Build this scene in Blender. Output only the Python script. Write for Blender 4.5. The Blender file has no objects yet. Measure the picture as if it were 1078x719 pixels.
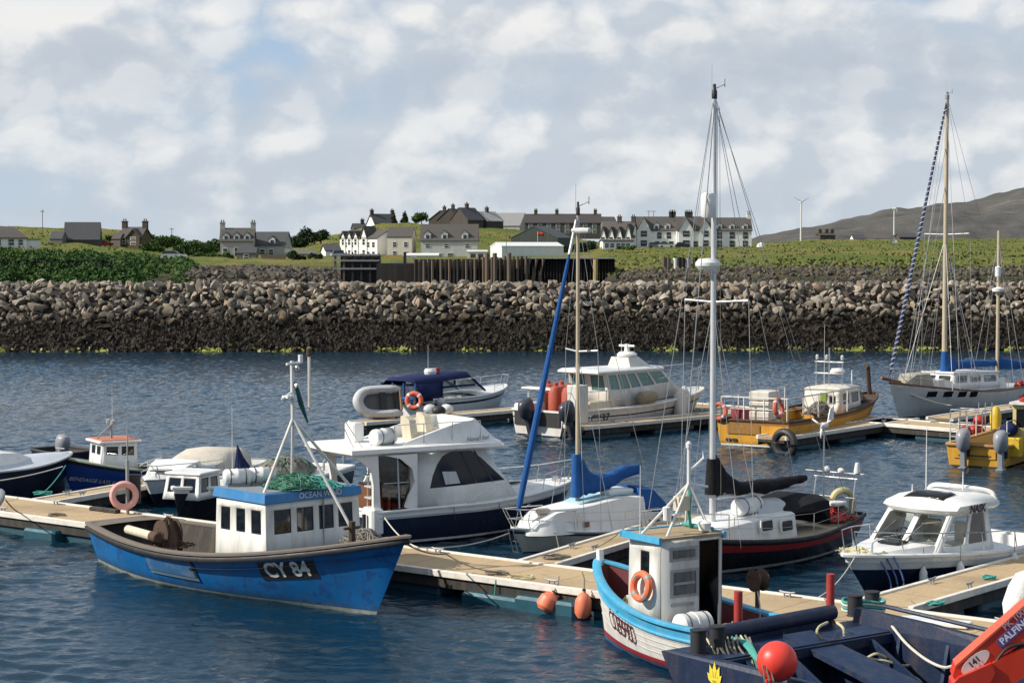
import bpy, bmesh, math, random
import numpy as np
from mathutils import Vector, Matrix
from mathutils.bvhtree import BVHTree
random.seed(7); RNG = np.random.default_rng(7)
PI = math.pi
scene = bpy.context.scene
COL = scene.collection
# ---------------------------------------------------------------- camera model (metres)
FPX, CX, CY, HCAM = 2000.0, 539.0, 359.5, 7.0
PITCH = math.atan((359.5 - 268) / FPX)
CP, SP = math.cos(PITCH), math.sin(PITCH)
def ray(px, py):
    u = (px - CX) / FPX; v = -(py - CY) / FPX
    return Vector((u, CP + v * SP, -SP + v * CP))
def at(px, py, z=0.0):
    d = ray(px, py); t = (z - HCAM) / d.z
    return Vector((d.x * t, d.y * t, z))
def atD(px, py, D):
    d = ray(px, py); t = D / d.y
    return Vector((d.x * t, D, HCAM + d.z * t))
cam = bpy.data.cameras.new('Camera'); camo = bpy.data.objects.new('Camera', cam); COL.objects.link(camo)
camo.location = (0, 0, HCAM); camo.rotation_euler = (PI / 2 - PITCH, 0, 0)
cam.sensor_width = 36; cam.lens = 36 * FPX / 1078; cam.clip_end = 20000; cam.clip_start = 0.1
scene.camera = camo
# ---------------------------------------------------------------- materials
MATS = {}
def srgb(r, g, b):
    f = lambda c: (c / 12.92 if c <= .04045 else ((c + .055) / 1.055) ** 2.4)
    return (f(r / 255), f(g / 255), f(b / 255))
class NT:
    def __init__(s, tree): s.t = tree
    def n(s, typ, **kw):
        x = s.t.nodes.new(typ)
        for k, v in kw.items():
            if k.startswith('i_'):
                key = k[2:]; key = int(key) if key.isdigit() else key.replace('_', ' ')
                x.inputs[key].default_value = v
            else: setattr(x, k, v)
        return x
    def l(s, a, b): s.t.links.new(a, b)
    def math(s, op, a, b=None, clamp=False):
        x = s.t.nodes.new('ShaderNodeMath'); x.operation = op; x.use_clamp = clamp
        for i, q in enumerate((a, b)):
            if q is None: continue
            if isinstance(q, (int, float)): x.inputs[i].default_value = q
            else: s.l(q, x.inputs[i])
        return x.outputs[0]
    def mix(s, fac, a, b, mode='MIX'):
        x = s.t.nodes.new('ShaderNodeMix'); x.data_type = 'RGBA'; x.blend_type = mode
        for i, q in ((0, fac), (6, a), (7, b)):
            if isinstance(q, (int, float)): x.inputs[i].default_value = q
            elif isinstance(q, tuple): x.inputs[i].default_value = (*q[:3], 1)
            else: s.l(q, x.inputs[i])
        return x.outputs[2]
    def ramp(s, fac, stops, interp='LINEAR'):
        x = s.t.nodes.new('ShaderNodeValToRGB'); cr = x.color_ramp; cr.interpolation = interp
        while len(cr.elements) < len(stops): cr.elements.new(.5)
        for e, (p, c) in zip(cr.elements, stops):
            e.position = p; e.color = (*c[:3], 1) if isinstance(c, tuple) else (c, c, c, 1)
        s.l(fac, x.inputs[0]); return x.outputs[0]
    def noise(s, vec, scale, detail=4, rough=.55, dist=0):
        x = s.n('ShaderNodeTexNoise'); x.inputs['Scale'].default_value = scale
        x.inputs['Detail'].default_value = detail; x.inputs['Roughness'].default_value = rough
        x.inputs['Distortion'].default_value = dist
        if vec is not None: s.l(vec, x.inputs['Vector'])
        return x.outputs['Fac']
    def scalev(s, vec, sc):
        x = s.n('ShaderNodeMapping'); x.inputs['Scale'].default_value = sc; s.l(vec, x.inputs['Vector']); return x.outputs[0]
def newmat(name):
    m = bpy.data.materials.new(name); m.use_nodes = True; t = m.node_tree; t.nodes.clear()
    g = NT(t); out = g.n('ShaderNodeOutputMaterial'); b = g.n('ShaderNodeBsdfPrincipled')
    g.l(b.outputs[0], out.inputs[0]); return m, g, b, out
def paint(name, col, rough=.4, dirt=.25, dirtcol=(.16, .12, .08), scale=3.0, streak=True, bump=.0, metal=0.0, var=.12, spec=.5, wl=False, chips=None):
    """painted / plain surface with wear: broad tone variation, vertical runs, optional waterline stain and chipped patches"""
    if name in MATS: return MATS[name]
    m, g, b, out = newmat(name)
    tc = g.n('ShaderNodeTexCoord').outputs['Object']
    n1 = g.noise(tc, scale, 5)
    c = g.mix(g.math('MULTIPLY', n1, 1.0), tuple(x * (1 - var) for x in col), tuple(min(1, x * (1 + var)) for x in col))
    if dirt:
        sv = g.scalev(tc, (scale * 2.2, scale * 2.2, scale * .22)) if streak else tc
        n2 = g.noise(sv, 1.0 if streak else scale * 1.7, 6, .65)
        f = g.math('MULTIPLY', g.ramp(n2, [(.47, 0.0), (.75, 1.0)]), dirt)
        c = g.mix(f, c, dirtcol)
    if chips:
        n3 = g.noise(tc, 2.6, 7, .7); c = g.mix(g.ramp(n3, [(.54, 0.0), (.59, .9)]), c, chips)
    if wl:
        z = g.n('ShaderNodeSeparateXYZ'); g.l(tc, z.inputs[0])
        h = g.math('ADD', z.outputs[2], g.math('MULTIPLY', g.noise(g.scalev(tc, (5, 5, 1)), 1.0, 5), .22))
        c = g.mix(g.ramp(h, [(.13, .75), (.34, 0.0)]), c, (.045, .05, .03))
    g.l(c, b.inputs['Base Color'])
    g.l(g.ramp(n1, [(.3, max(.05, rough - .08)), (.7, min(1, rough + .12))]), b.inputs['Roughness'])
    b.inputs['Metallic'].default_value = metal; b.inputs['Specular IOR Level'].default_value = spec
    if bump:
        bp = g.n('ShaderNodeBump'); bp.inputs['Strength'].default_value = bump; bp.inputs['Distance'].default_value = .02
        g.l(g.noise(tc, scale * 6, 4), bp.inputs['Height']); g.l(bp.outputs[0], b.inputs['Normal'])
    MATS[name] = m; return m
def cloth(name, col, rough=.85): return paint(name, col, rough, .3, tuple(min(1, x * 1.6 + .02) for x in col), 1.5, False, 1.0, 0, .3, .2)
def wood(name, col, sc=(3, 40, 40), rough=.75, dark=.55):
    if name in MATS: return MATS[name]
    m, g, b, out = newmat(name); tc = g.n('ShaderNodeTexCoord').outputs['Object']
    n = g.noise(g.scalev(tc, sc), 1, 5, .6); n2 = g.noise(tc, 1.3, 4)
    c = g.mix(n, tuple(x * dark for x in col), tuple(min(1, x * 1.15) for x in col)); c = g.mix(g.math('MULTIPLY', n2, .4), c, tuple(x * .6 for x in col))
    g.l(c, b.inputs['Base Color']); b.inputs['Roughness'].default_value = rough
    bp = g.n('ShaderNodeBump'); bp.inputs['Strength'].default_value = .4; bp.inputs['Distance'].default_value = .01
    g.l(n, bp.inputs['Height']); g.l(bp.outputs[0], b.inputs['Normal']); MATS[name] = m; return m
def glass(name, tint=(.6, .7, .7), refl=.14):
    if name in MATS: return MATS[name]
    m, g, b, out = newmat(name); g.t.nodes.remove(b)
    tr = g.n('ShaderNodeBsdfTransparent'); tr.inputs[0].default_value = (*tint, 1)
    gl = g.n('ShaderNodeBsdfGlossy'); gl.inputs['Roughness'].default_value = .03
    fr = g.n('ShaderNodeFresnel'); fr.inputs[0].default_value = 1.5
    mx = g.n('ShaderNodeMixShader'); g.l(g.math('ADD', fr.outputs[0], refl - .04, True), mx.inputs[0])
    g.l(tr.outputs[0], mx.inputs[1]); g.l(gl.outputs[0], mx.inputs[2]); g.l(mx.outputs[0], out.inputs[0]); MATS[name] = m; return m
W = lambda: paint('white_gelcoat', (.76, .76, .74), .3, .16, (.36, .3, .22), 2.2)
def M(k):
    T = {
     'white': lambda: W(),
     'white_old': lambda: paint('white_paint_worn', (.72, .71, .66), .45, .5, (.3, .2, .12), 2.5),
     'cream': lambda: paint('cream_plastic', (.62, .55, .42), .5, .3),
     'chrome': lambda: paint('steel_rail', (.6, .6, .6), .25, .1, (.3, .25, .2), 3, False, 0, .9),
     'alu': lambda: paint('mast_alloy', (.62, .63, .64), .38, .15, (.3, .3, .3), 2, True, 0, .35),
     'alu_tan': lambda: paint('mast_tan', (.5, .42, .3), .45, .25, (.25, .2, .12), 2, True, 0, .1),
     'wire': lambda: paint('rigging_wire', (.42, .42, .42), .4, 0, metal=.5),
     'rope_white': lambda: paint('rope_white', (.62, .58, .5), .9, .3, (.25, .22, .15), 8, False, .6),
     'rope_cream': lambda: paint('rope_cream', (.55, .5, .3), .9, .3, (.25, .22, .12), 8, False, .6),
     'rope_grey': lambda: paint('rope_grey', (.2, .18, .15), .9, .3, (.1, .1, .08), 8, False, .6),
     'rope_teal': lambda: paint('rope_teal', (.06, .33, .28), .85, .3, (.2, .3, .25), 8, False, .6),
     'rope_blue': lambda: paint('rope_blue', (.06, .13, .3), .85, .3, (.2, .2, .25), 8, False, .6),
     'net_green': lambda: paint('net_green', (.018, .12, .075), .9, .5, (.2, .3, .2), 7, False, .8, 0, .5),
     'black': lambda: paint('black_rubber', (.018, .018, .02), .55, .35, (.09, .08, .07), 3),
     'dark': lambda: paint('dark_interior', (.02, .021, .022), .7, .2),
     'grey': lambda: paint('grey_paint', (.3, .31, .32), .5, .3),
     'lgrey': lambda: paint('pale_grey_deck', (.5, .52, .53), .6, .3),
     'net_pale': lambda: paint('net_pale', (.08, .22, .16), .9, .4, (.3, .35, .28), 7, False, .6, 0, .4),
     'net_dark': lambda: paint('net_dark', (.015, .09, .085), .9, .5, (.05, .15, .12), 7, False, .8, 0, .5),
     'rust': lambda: paint('rusty_steel', (.07, .045, .03), .85, .6, (.16, .07, .03), 6, False, .6, 0, .4),
     'orange': lambda: paint('orange_plastic', (.75, .16, .06), .45, .25, (.6, .4, .3), 5, False),
     'fender_orange': lambda: paint('faded_orange_fender', (.8, .2, .1), .5, .4, (.75, .4, .3), 4),
     'red_ball': lambda: paint('red_buoy', (.75, .05, .032), .38, .12, (.5, .1, .05), 4, False),
     'pink_ring': lambda: paint('faded_pink_ring', (.72, .36, .32), .6, .3, (.7, .6, .55), 5, False),
     'red': lambda: paint('red_paint', (.42, .03, .02), .5, .35, (.15, .03, .02), 4),
     'win': lambda: glass('dark_window', (.16, .19, .2), .1),
     'clear': lambda: glass('clear_window', (.7, .74, .72), .08),
     'teal_win': lambda: paint('green_window', (.09, .2, .185), .12, .3, (.3, .4, .38), 3),
     'rubber': lambda: paint('window_gasket', (.02, .02, .022), .6, .1),
     'teak': lambda: wood('weathered_teak', (.3, .2, .11)),
     'brown': lambda: wood('varnished_wood', (.22, .09, .04), (3, 30, 30), .4),
     'engine': lambda: paint('outboard_dark', (.035, .04, .055), .35, .2, (.1, .1, .1)),
     'engine_silver': lambda: paint('outboard_silver', (.26, .27, .3), .35, .2, (.15, .15, .15)),
     'yellow': lambda: paint('yellow_paint', (.6, .42, .03), .5, .3),
     'canvas_blue': lambda: cloth('blue_canvas', (.02, .09, .28)),
     'canvas_navy': lambda: cloth('navy_canvas', (.012, .02, .075)),
     'canvas_black': lambda: cloth('black_canvas', (.012, .012, .014)),
     'canvas_beige': lambda: cloth('beige_canvas', (.55, .5, .42)),
     'canvas_white': lambda: cloth('white_canvas', (.72, .72, .7)),
    }
    return T[k]()
# ---------------------------------------------------------------- mesh builder
class MB:
    def __init__(s): s.v = []; s.f = []; s.mi = []
    def add(s, vs, fs, m=0):
        o = len(s.v); s.v += [tuple(p) for p in vs]
        for f in fs: s.f.append(tuple(i + o for i in f)); s.mi.append(m)
        return s
    def quad(s, a, b, c, d, m=0): return s.add([a, b, c, d], [(0, 1, 2, 3)], m)
    def box(s, x0, x1, y0, y1, z0, z1, m=0, taper=0, bev=0):
        t = taper
        if bev:
            bx = [x0 + bev, x1 - bev]; by = [y0 + bev, y1 - bev]
            ring = lambda ix, iy, z: [(x0 + ix, y0 + iy + bev, z), (x0 + ix + bev, y0 + iy, z), (x1 - ix - bev, y0 + iy, z), (x1 - ix, y0 + iy + bev, z), (x1 - ix, y1 - iy - bev, z), (x1 - ix - bev, y1 - iy, z), (x0 + ix + bev, y1 - iy, z), (x0 + ix, y1 - iy - bev, z)]
            return s.loft([ring(bev * .7, bev * .7, z0), ring(0, 0, z0 + bev), ring(t, t, z1 - bev), ring(t + bev * .7, t + bev * .7, z1)], m)
        vs = [(x0, y0, z0), (x1, y0, z0), (x1, y1, z0), (x0, y1, z0), (x0 + t, y0 + t, z1), (x1 - t, y0 + t, z1), (x1 - t, y1 - t, z1), (x0 + t, y1 - t, z1)]
        return s.add(vs, [(3, 2, 1, 0), (4, 5, 6, 7), (0, 1, 5, 4), (1, 2, 6, 5), (2, 3, 7, 6), (3, 0, 4, 7)], m)
    def loft(s, rings, m=0, cap=True, closed=True):
        n = len(rings[0]); vs = [p for r in rings for p in r]; fs = []
        for i in range(len(rings) - 1):
            for j in range(n if closed else n - 1):
                k = (j + 1) % n; fs.append((i * n + j, i * n + k, (i + 1) * n + k, (i + 1) * n + j))
        if cap and closed: fs.append(tuple(range(n - 1, -1, -1))); fs.append(tuple(range((len(rings) - 1) * n, len(rings) * n)))
        return s.add(vs, fs, m)
    def tube(s, pts, r, seg=6, m=0, r2=None, closed=False):
        pts = [Vector(p) for p in pts]; rings = []; n = len(pts)
        for i, p in enumerate(pts):
            if closed: t = pts[(i + 1) % n] - pts[i - 1]
            else: t = pts[min(i + 1, n - 1)] - pts[max(i - 1, 0)]
            t.normalize(); a = t.orthogonal() if abs(t.z) > .99 else t.cross(Vector((0, 0, 1))); a.normalize(); b = a.cross(t)
            if isinstance(r, (list, tuple)): rr = r[i]
            else: rr = r if r2 is None else r + (r2 - r) * i / max(1, n - 1)
            rings.append([p + a * rr * math.cos(2 * PI * k / seg) + b * rr * math.sin(2 * PI * k / seg) for k in range(seg)])
        if closed: rings.append(rings[0])
        return s.loft(rings, m, cap=not closed)
    def lathe(s, c, prof, seg=16, m=0, axis='z'):
        c = Vector(c); rings = []
        for r, h in prof:
            ring = []
            for k in range(seg):
                a = 2 * PI * k / seg; p = (r * math.cos(a), r * math.sin(a), h)
                if axis == 'x': p = (p[2], p[0], p[1])
                elif axis == 'y': p = (p[1], p[2], p[0])
                ring.append(c + Vector(p))
            rings.append(ring)
        return s.loft(rings, m)
    def ball(s, c, r, seg=16, m=0, sc=(1, 1, 1)):
        c = Vector(c); n = seg // 2
        prof = [(max(.001, math.sin(PI * i / n)), -math.cos(PI * i / n)) for i in range(n + 1)]
        return s.loft([[c + Vector((a * math.cos(2 * PI * k / seg) * r * sc[0], a * math.sin(2 * PI * k / seg) * r * sc[1], h * r * sc[2])) for k in range(seg)] for a, h in prof], m)
    def torus(s, c, R, r, nrm=(0, 0, 1), seg=28, rs=10, m=0):
        c = Vector(c); q = Vector(nrm).to_track_quat('Z', 'Y')
        return s.tube([c + q @ Vector((R * math.cos(2 * PI * k / seg), R * math.sin(2 * PI * k / seg), 0)) for k in range(seg)], r, rs, m, closed=True)
    def prism(s, poly, ext, m=0):
        e = Vector(ext); a = [Vector(p) for p in poly]; return s.loft([a, [p + e for p in a]], m)
    def build(s, name, mats, parent=None, sharp=32, solid=0, smooth=True, recalc=True):
        me = bpy.data.meshes.new(name); me.from_pydata(s.v, [], s.f)
        if not isinstance(mats, (list, tuple)): mats = [mats]
        for m in mats: me.materials.append(M(m) if isinstance(m, str) else m)
        if len(mats) > 1: me.polygons.foreach_set('material_index', s.mi)
        bm = bmesh.new(); bm.from_mesh(me); bmesh.ops.remove_doubles(bm, verts=bm.verts, dist=1e-4)
        if recalc: bmesh.ops.recalc_face_normals(bm, faces=bm.faces)
        bm.to_mesh(me); bm.free()
        if smooth:
            me.polygons.foreach_set('use_smooth', [True] * len(me.polygons)); me.set_sharp_from_angle(angle=math.radians(sharp))
        o = bpy.data.objects.new(name, me); COL.objects.link(o)
        if parent: o.parent = parent
        if solid:
            md = o.modifiers.new('Solidify', 'SOLIDIFY'); md.thickness = solid; md.offset = 0
        return o
def tag(o, label, cat, group=None):
    o['label'] = label; o['category'] = cat
    if group: o['group'] = group
    return o
def structure(o): o['kind'] = 'structure'; return o
def empty(name, loc, rz, label, cat, group=None):
    o = bpy.data.objects.new(name, None); COL.objects.link(o); o.location = loc; o.rotation_euler = (0, 0, rz); o.empty_display_size = .3
    return tag(o, label, cat, group)
def copy_tree(o, parent=None):
    c = o.copy(); COL.objects.link(c)
    if parent: c.parent = parent
    for ch in list(o.children): copy_tree(ch, c)
    return c
# ---------------------------------------------------------------- lettering
def text_geo(s, size, shear=0, bold=0):
    cu = bpy.data.curves.new('lettering', 'FONT'); cu.body = s; cu.size = size; cu.shear = shear; cu.align_x = 'CENTER'; cu.align_y = 'CENTER'; cu.offset = bold; cu.resolution_u = 3
    o = bpy.data.objects.new('lettering', cu); COL.objects.link(o); dg = bpy.context.evaluated_depsgraph_get()
    me = bpy.data.meshes.new_from_object(o.evaluated_get(dg)); vs = [v.co.copy() for v in me.vertices]; fs = [tuple(p.vertices) for p in me.polygons]
    bpy.data.objects.remove(o); bpy.data.meshes.remove(me); bpy.data.curves.remove(cu); return vs, fs
def lettering(s, size, o, right, up, mat, parent, drape=None, off=.012, shear=0, bold=0, name='lettering', xs=1.0):
    vs, fs = text_geo(s, size, shear, bold); o = Vector(o); r = Vector(right).normalized(); u = Vector(up).normalized(); n = r.cross(u)
    out = []
    for v in vs:
        p = o + r * v.x * xs + u * v.y
        if drape:
            h = drape.ray_cast(p + n * 2, -n, 4)
            if h[0] is not None: p = h[0] + n * off
            else: p = p + n * off
        else: p = p + n * off
        out.append(p)
    mb = MB(); mb.add(out, fs); return mb.build(name, mat, parent, smooth=False, recalc=False)
def bvh_of(o):
    me = o.data; return BVHTree.FromPolygons([v.co.copy() for v in me.vertices], [tuple(p.vertices) for p in me.polygons])
# ---------------------------------------------------------------- boats
class Frame:
    """a boat frame: +x bow, +y port, z up from the waterline"""
    def __init__(s, bow, stern, zb=0):
        B = at(*bow, zb); S = at(*stern, zb); s.o = (B + S) / 2; s.d = (B - S); s.L = s.d.length; s.d.normalize(); s.n = Vector((-s.d.y, s.d.x, 0)); s.rz = math.atan2(s.d.y, s.d.x)
    def P(s, x, y): return s.o + s.d * x + s.n * y
    def X(s, px, py=480, y=0.0):
        r = ray(px, py); k = r.x / r.y; q = s.o + s.n * y
        return (k * q.y - q.x) / (s.d.x - k * s.d.y)
    def Y(s, px, py=480, x=0.0):
        r = ray(px, py); k = r.x / r.y; q = s.o + s.d * x
        return (k * q.y - q.x) / (s.n.x - k * s.n.y)
    def Z(s, py, x, y=0.0):
        r = ray(CX, py); return HCAM + s.P(x, y).y * r.z / r.y
    def hit(s, bv, px, py):
        o = s.local(Vector((0, 0, HCAM))); r = ray(px, py); d = Vector((r.dot(s.d), r.dot(s.n), r.z)).normalized(); h = bv.ray_cast(o, d, 500)
        return h[0] if h[0] is not None else Vector((0, 0, .5))
    def local(s, w):
        q = Vector(w) - s.o; return Vector((q.dot(s.d), q.dot(s.n), w[2]))
class Hull:
    def __init__(s, L, B, fs, fm, fb, tr=.8, rake=.5, tm=.45, em=.22, eb=.9, zk=-.35, pw=2.1, q=.75, srake=0, tz=.4, bp=1.8):
        s.__dict__.update(locals()); del s.__dict__['s']
    def b(s, t):
        if t < s.tm: return s.B / 2 * (s.tr + (1 - s.tr) * math.sin(t / s.tm * PI / 2))
        return s.B / 2 * max(0, 1 - ((t - s.tm) / (1 - s.tm)) ** s.pw) ** s.q
    def zs(s, t):
        return s.fm + (s.fs - s.fm) * ((s.tz - t) / s.tz) ** 2 if t < s.tz else s.fm + (s.fb - s.fm) * ((t - s.tz) / (1 - s.tz)) ** s.bp
    def S(s, t, v, side=1, inset=0):
        zs = s.zs(t); z = s.zk + (zs - s.zk) * v; v0 = -s.zk / (zs - s.zk); e = s.em + (s.eb - s.em) * t ** 3
        y = max(0, s.b(t) * v ** e - inset); w = (v - v0) / (1 - v0)
        x = -s.L / 2 + t * s.L + t ** 4 * s.rake * w + (1 - t) ** 6 * s.srake * w
        return Vector((x, y * side, z))
    def vz(s, t, z): return max(0, min(1, (z - s.zk) / (s.zs(t) - s.zk)))
    def tx(s, x):
        return max(0, min(1, (x + s.L / 2) / (s.L + s.rake * max(0, (x + s.L / 2) / s.L) ** 4)))
    ts = lambda s, a=0, b=1, n=32: [a + (b - a) * (1 - (1 - i / n) ** 1.25) for i in range(n + 1)]
    def mesh(s, rows, bands, mats, parent, name='hull', n=34):
        mb = MB(); ts = s.ts(n=n); grid = {}
        for side in (1, -1):
            g = []
            for t in ts:
                col = []
                for k, a in rows:
                    z = a if k == 'z' else a * s.zs(t); col.append(s.S(t, s.vz(t, z), side))
                g.append(col)
            grid[side] = g
            for i in range(len(ts) - 1):
                for j in range(len(rows) - 1): mb.quad(g[i][j], g[i + 1][j], g[i + 1][j + 1], g[i][j + 1], bands[j])
        for j in range(len(rows) - 1):
            a, b = grid[1][0], grid[-1][0]; mb.quad(a[j], a[j + 1], b[j + 1], b[j], bands[j])
        return mb.build(name, mats, parent, sharp=38)
    def deck(s, t0, t1, mat, parent, dz=0, camber=.05, inset=.02, name='deck', n=20):
        mb = MB(); k = 6; rings = []
        for i in range(n + 1):
            t = t0 + (t1 - t0) * i / n; p = s.S(t, 1, 1, inset); w = p.y
            rings.append([Vector((p.x, w * (1 - 2 * j / k), p.z + dz + camber * (1 - (1 - 2 * j / k) ** 2) * min(1, w))) for j in range(k + 1)])
        mb.loft(rings, 0, False, False); return mb.build(name, mat, parent)
    def strake(s, mat, parent, w=.07, h=.09, dz=0, name='gunwale', t0=0, t1=1, off=0, v=1.0, transom=True, both=True):
        mb = MB()
        ts = [t0 + (t1 - t0) * (1 - (1 - i / 40) ** 1.4) for i in range(41)]
        V = lambda t: s.vz(t, v * s.zs(t))
        pts = [s.S(t, V(t), 1, -off) for t in ts] + ([s.S(t, V(t), -1, -off) for t in reversed(ts)][1 if t1 > .99 else 0:] if both else [])
        closed = both and t0 < .01 and transom
        rings = []; N = len(pts)
        for i, p in enumerate(pts):
            tg = (pts[(i + 1) % N] - pts[i - 1]) if closed else (pts[min(i + 1, N - 1)] - pts[max(0, i - 1)])
            tg.z = 0; tg.normalize(); nr = Vector((-tg.y, tg.x, 0))
            rings.append([p + nr * a * w / 2 + Vector((0, 0, dz + b * h / 2)) for a, b in ((-1, -.6), (-.6, -1), (.6, -1), (1, -.6), (1, .6), (.6, 1), (-.6, 1), (-1, .6))])
        if closed: rings.append(rings[0])
        mb.loft(rings, 0, not closed); return mb.build(name, mat, parent, sharp=50)
    def well(s, t0, t1, zf, mats, parent, th=.08, name='cockpit', n=24):
        """open inside: side walls, sole and the two end walls"""
        mb = MB(); cols = []
        for i in range(n + 1):
            t = t0 + (t1 - t0) * i / n; c = []
            for side in (1, -1):
                top = s.S(t, 1, side); top.y -= side * min(th, abs(top.y)); lo = s.S(t, s.vz(t, zf), side); lo.y -= side * min(th, abs(lo.y)); lo.z = zf
                if t > .9: lo.x = top.x if i == n else lo.x
                c += [top, lo]
            cols.append(c)
        for i in range(n):
            a, b = cols[i], cols[i + 1]
            mb.quad(a[0], b[0], b[1], a[1], 0); mb.quad(a[2], a[3], b[3], b[2], 0); mb.quad(a[1], b[1], b[3], a[3], 1)
        for c in (cols[0], cols[-1]): mb.quad(c[0], c[1], c[3], c[2], 0)
        return mb.build(name, mats, parent, sharp=40)
def wallmesh(quad, holes, mb, m=0):
    """a wall over a bilinear quad with rectangular openings (u0,u1,v0,v1)"""
    a, b, c, d = [Vector(p) for p in quad]
    P = lambda u, v: (a * (1 - u) + b * u) * (1 - v) + (d * (1 - u) + c * u) * v
    us = sorted({0.0, 1.0, *[h[0] for h in holes], *[h[1] for h in holes]}); vs = sorted({0.0, 1.0, *[h[2] for h in holes], *[h[3] for h in holes]})
    for i in range(len(us) - 1):
        for j in range(len(vs) - 1):
            uc = (us[i] + us[i + 1]) / 2; vc = (vs[j] + vs[j + 1]) / 2
            if any(h[0] < uc < h[1] and h[2] < vc < h[3] for h in holes): continue
            mb.quad(P(us[i], vs[j]), P(us[i + 1], vs[j]), P(us[i + 1], vs[j + 1]), P(us[i], vs[j + 1]), m)
    return P
def rrect(u0, u1, v0, v1, ru, rv, n=3):
    out = []
    for cu, cv, a0 in ((u1 - ru, v0 + rv, -PI / 2), (u1 - ru, v1 - rv, 0), (u0 + ru, v1 - rv, PI / 2), (u0 + ru, v0 + rv, PI)):
        for i in range(n + 1):
            a = a0 + PI / 2 * i / n; out.append((cu + ru * math.cos(a), cv + rv * math.sin(a)))
    return out
def window_on(quad, h, parent, gl='win', fr='rubber', fw=.035, rad=.06, out=.012, name='window'):
    a, b, c, d = [Vector(p) for p in quad]
    P = lambda u, v: (a * (1 - u) + b * u) * (1 - v) + (d * (1 - u) + c * u) * v
    n = (b - a).cross(d - a).normalized(); lu = ((b - a).length + (c - d).length) / 2; lv = ((d - a).length + (c - b).length) / 2
    u0, u1, v0, v1 = h
    o = rrect(u0 - fw * .4 / lu, u1 + fw * .4 / lu, v0 - fw * .4 / lv, v1 + fw * .4 / lv, rad / lu, rad / lv)
    i = rrect(u0 + fw * .6 / lu, u1 - fw * .6 / lu, v0 + fw * .6 / lv, v1 - fw * .6 / lv, rad * .7 / lu, rad * .7 / lv)
    mb = MB(); N = len(o)
    O = [P(*q) + n * out for q in o]; I = [P(*q) + n * out for q in i]; O2 = [P(*q) - n * .03 for q in o]; I2 = [P(*q) - n * .03 for q in i]
    for k in range(N):
        j = (k + 1) % N; mb.quad(O[k], O[j], I[j], I[k]); mb.quad(O2[k], O2[j], O[j], O[k]); mb.quad(I[k], I[j], I2[j], I2[k])
    w = mb.build(name, fr, parent)
    MB().add([P(*q) + n * (out - .006) for q in i], [tuple(range(N))]).build('pane', gl, w, smooth=False, recalc=False)
    return w
def house_shell(parent, bot, top, wins, wall, gl='win', name='wheelhouse', fr='rubber', solid=.04, rad=.06, fw=.035, faces=None):
    """bot/top: corners front-port, front-stbd, aft-stbd, aft-port. wins: {side: [(u0,u1,v0,v1)]}; u runs left to right seen from outside"""
    order = {'front': (0, 1), 'stbd': (1, 2), 'aft': (2, 3), 'port': (3, 0)}; mb = MB(); q = {}
    for k, (i, j) in order.items():
        quad = (bot[j], bot[i], top[i], top[j])      # u=0 is the left end seen from outside
        q[k] = quad; wallmesh(quad, wins.get(k, []), mb)
    o = mb.build(name, wall, parent, solid=solid, recalc=False)
    for k, hs in wins.items():
        for h in hs:
            if len(h) > 4: continue
            window_on(q[k], h, o, gl, fr, fw, rad)
    return o, q
def rail(parent, posts, height, r=.012, mid=True, name='guard_rail', mat='chrome', top=None):
    """rail over deck points"""
    mb = MB(); tops = [Vector(p) + Vector((0, 0, height)) for p in posts] if top is None else top
    for p, t in zip(posts, tops): mb.tube([p, t], r, 5)
    mb.tube(tops, r, 5)
    if mid: mb.tube([(Vector(p) + t) / 2 for p, t in zip(posts, tops)], r * .6, 4)
    return mb.build(name, mat, parent)
def outboard(parent, x, y, z, mat='engine', tilt=0, s=1.0):
    """outboard engine hung on the transom: cowl, leg, propeller"""
    R = Matrix.Rotation(tilt, 4, 'Y'); T = Matrix.Translation((x, y, z)) @ R
    def tf(mb): mb.v = [tuple(T @ (Vector(p) * s)) for p in mb.v]; return mb
    c = MB(); rg = lambda a, b, cx, zz: [Vector((cx + a * math.cos(2 * PI * k / 14), b * math.sin(2 * PI * k / 14), zz)) for k in range(14)]
    c.loft([rg(.2, .14, -.12, .02), rg(.26, .19, -.14, .12), rg(.28, .2, -.15, .35), rg(.25, .18, -.14, .5), rg(.15, .1, -.1, .58)])
    o = tf(c).build('outboard', mat, parent, sharp=50)
    l = MB(); l.loft([[Vector((-.14 + a * .11, b * .06, zz)) for a, b in ((1, 1), (-1, 1), (-1, -1), (1, -1))] for zz in (.05, -.45)]); l.box(-.34, .0, -.1, .1, -.5, -.45); l.lathe((-.3, 0, -.68), [(.01, -.2), (.07, -.1), (.07, .2), (.01, .28)], 10, 0, 'x'); l.box(-.2, -.05, -.03, .03, -.7, -.45)
    tf(l).build('leg', mat, o)
    b = MB(); b.box(.0, .14, -.12, .12, -.2, .12); tf(b).build('bracket', 'black', o)
    p = MB()
    for k in range(3):
        a = 2 * PI * k / 3; p.loft([[Vector((-.5 + dx, rr * math.cos(a + da), -.68 + rr * math.sin(a + da))) for dx, da in ((0, -.35), (.04, .35), (.045, .35), (.005, -.35))] for rr in (.05, .16)])
    tf(p).build('propeller', 'grey', o); return o
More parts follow.
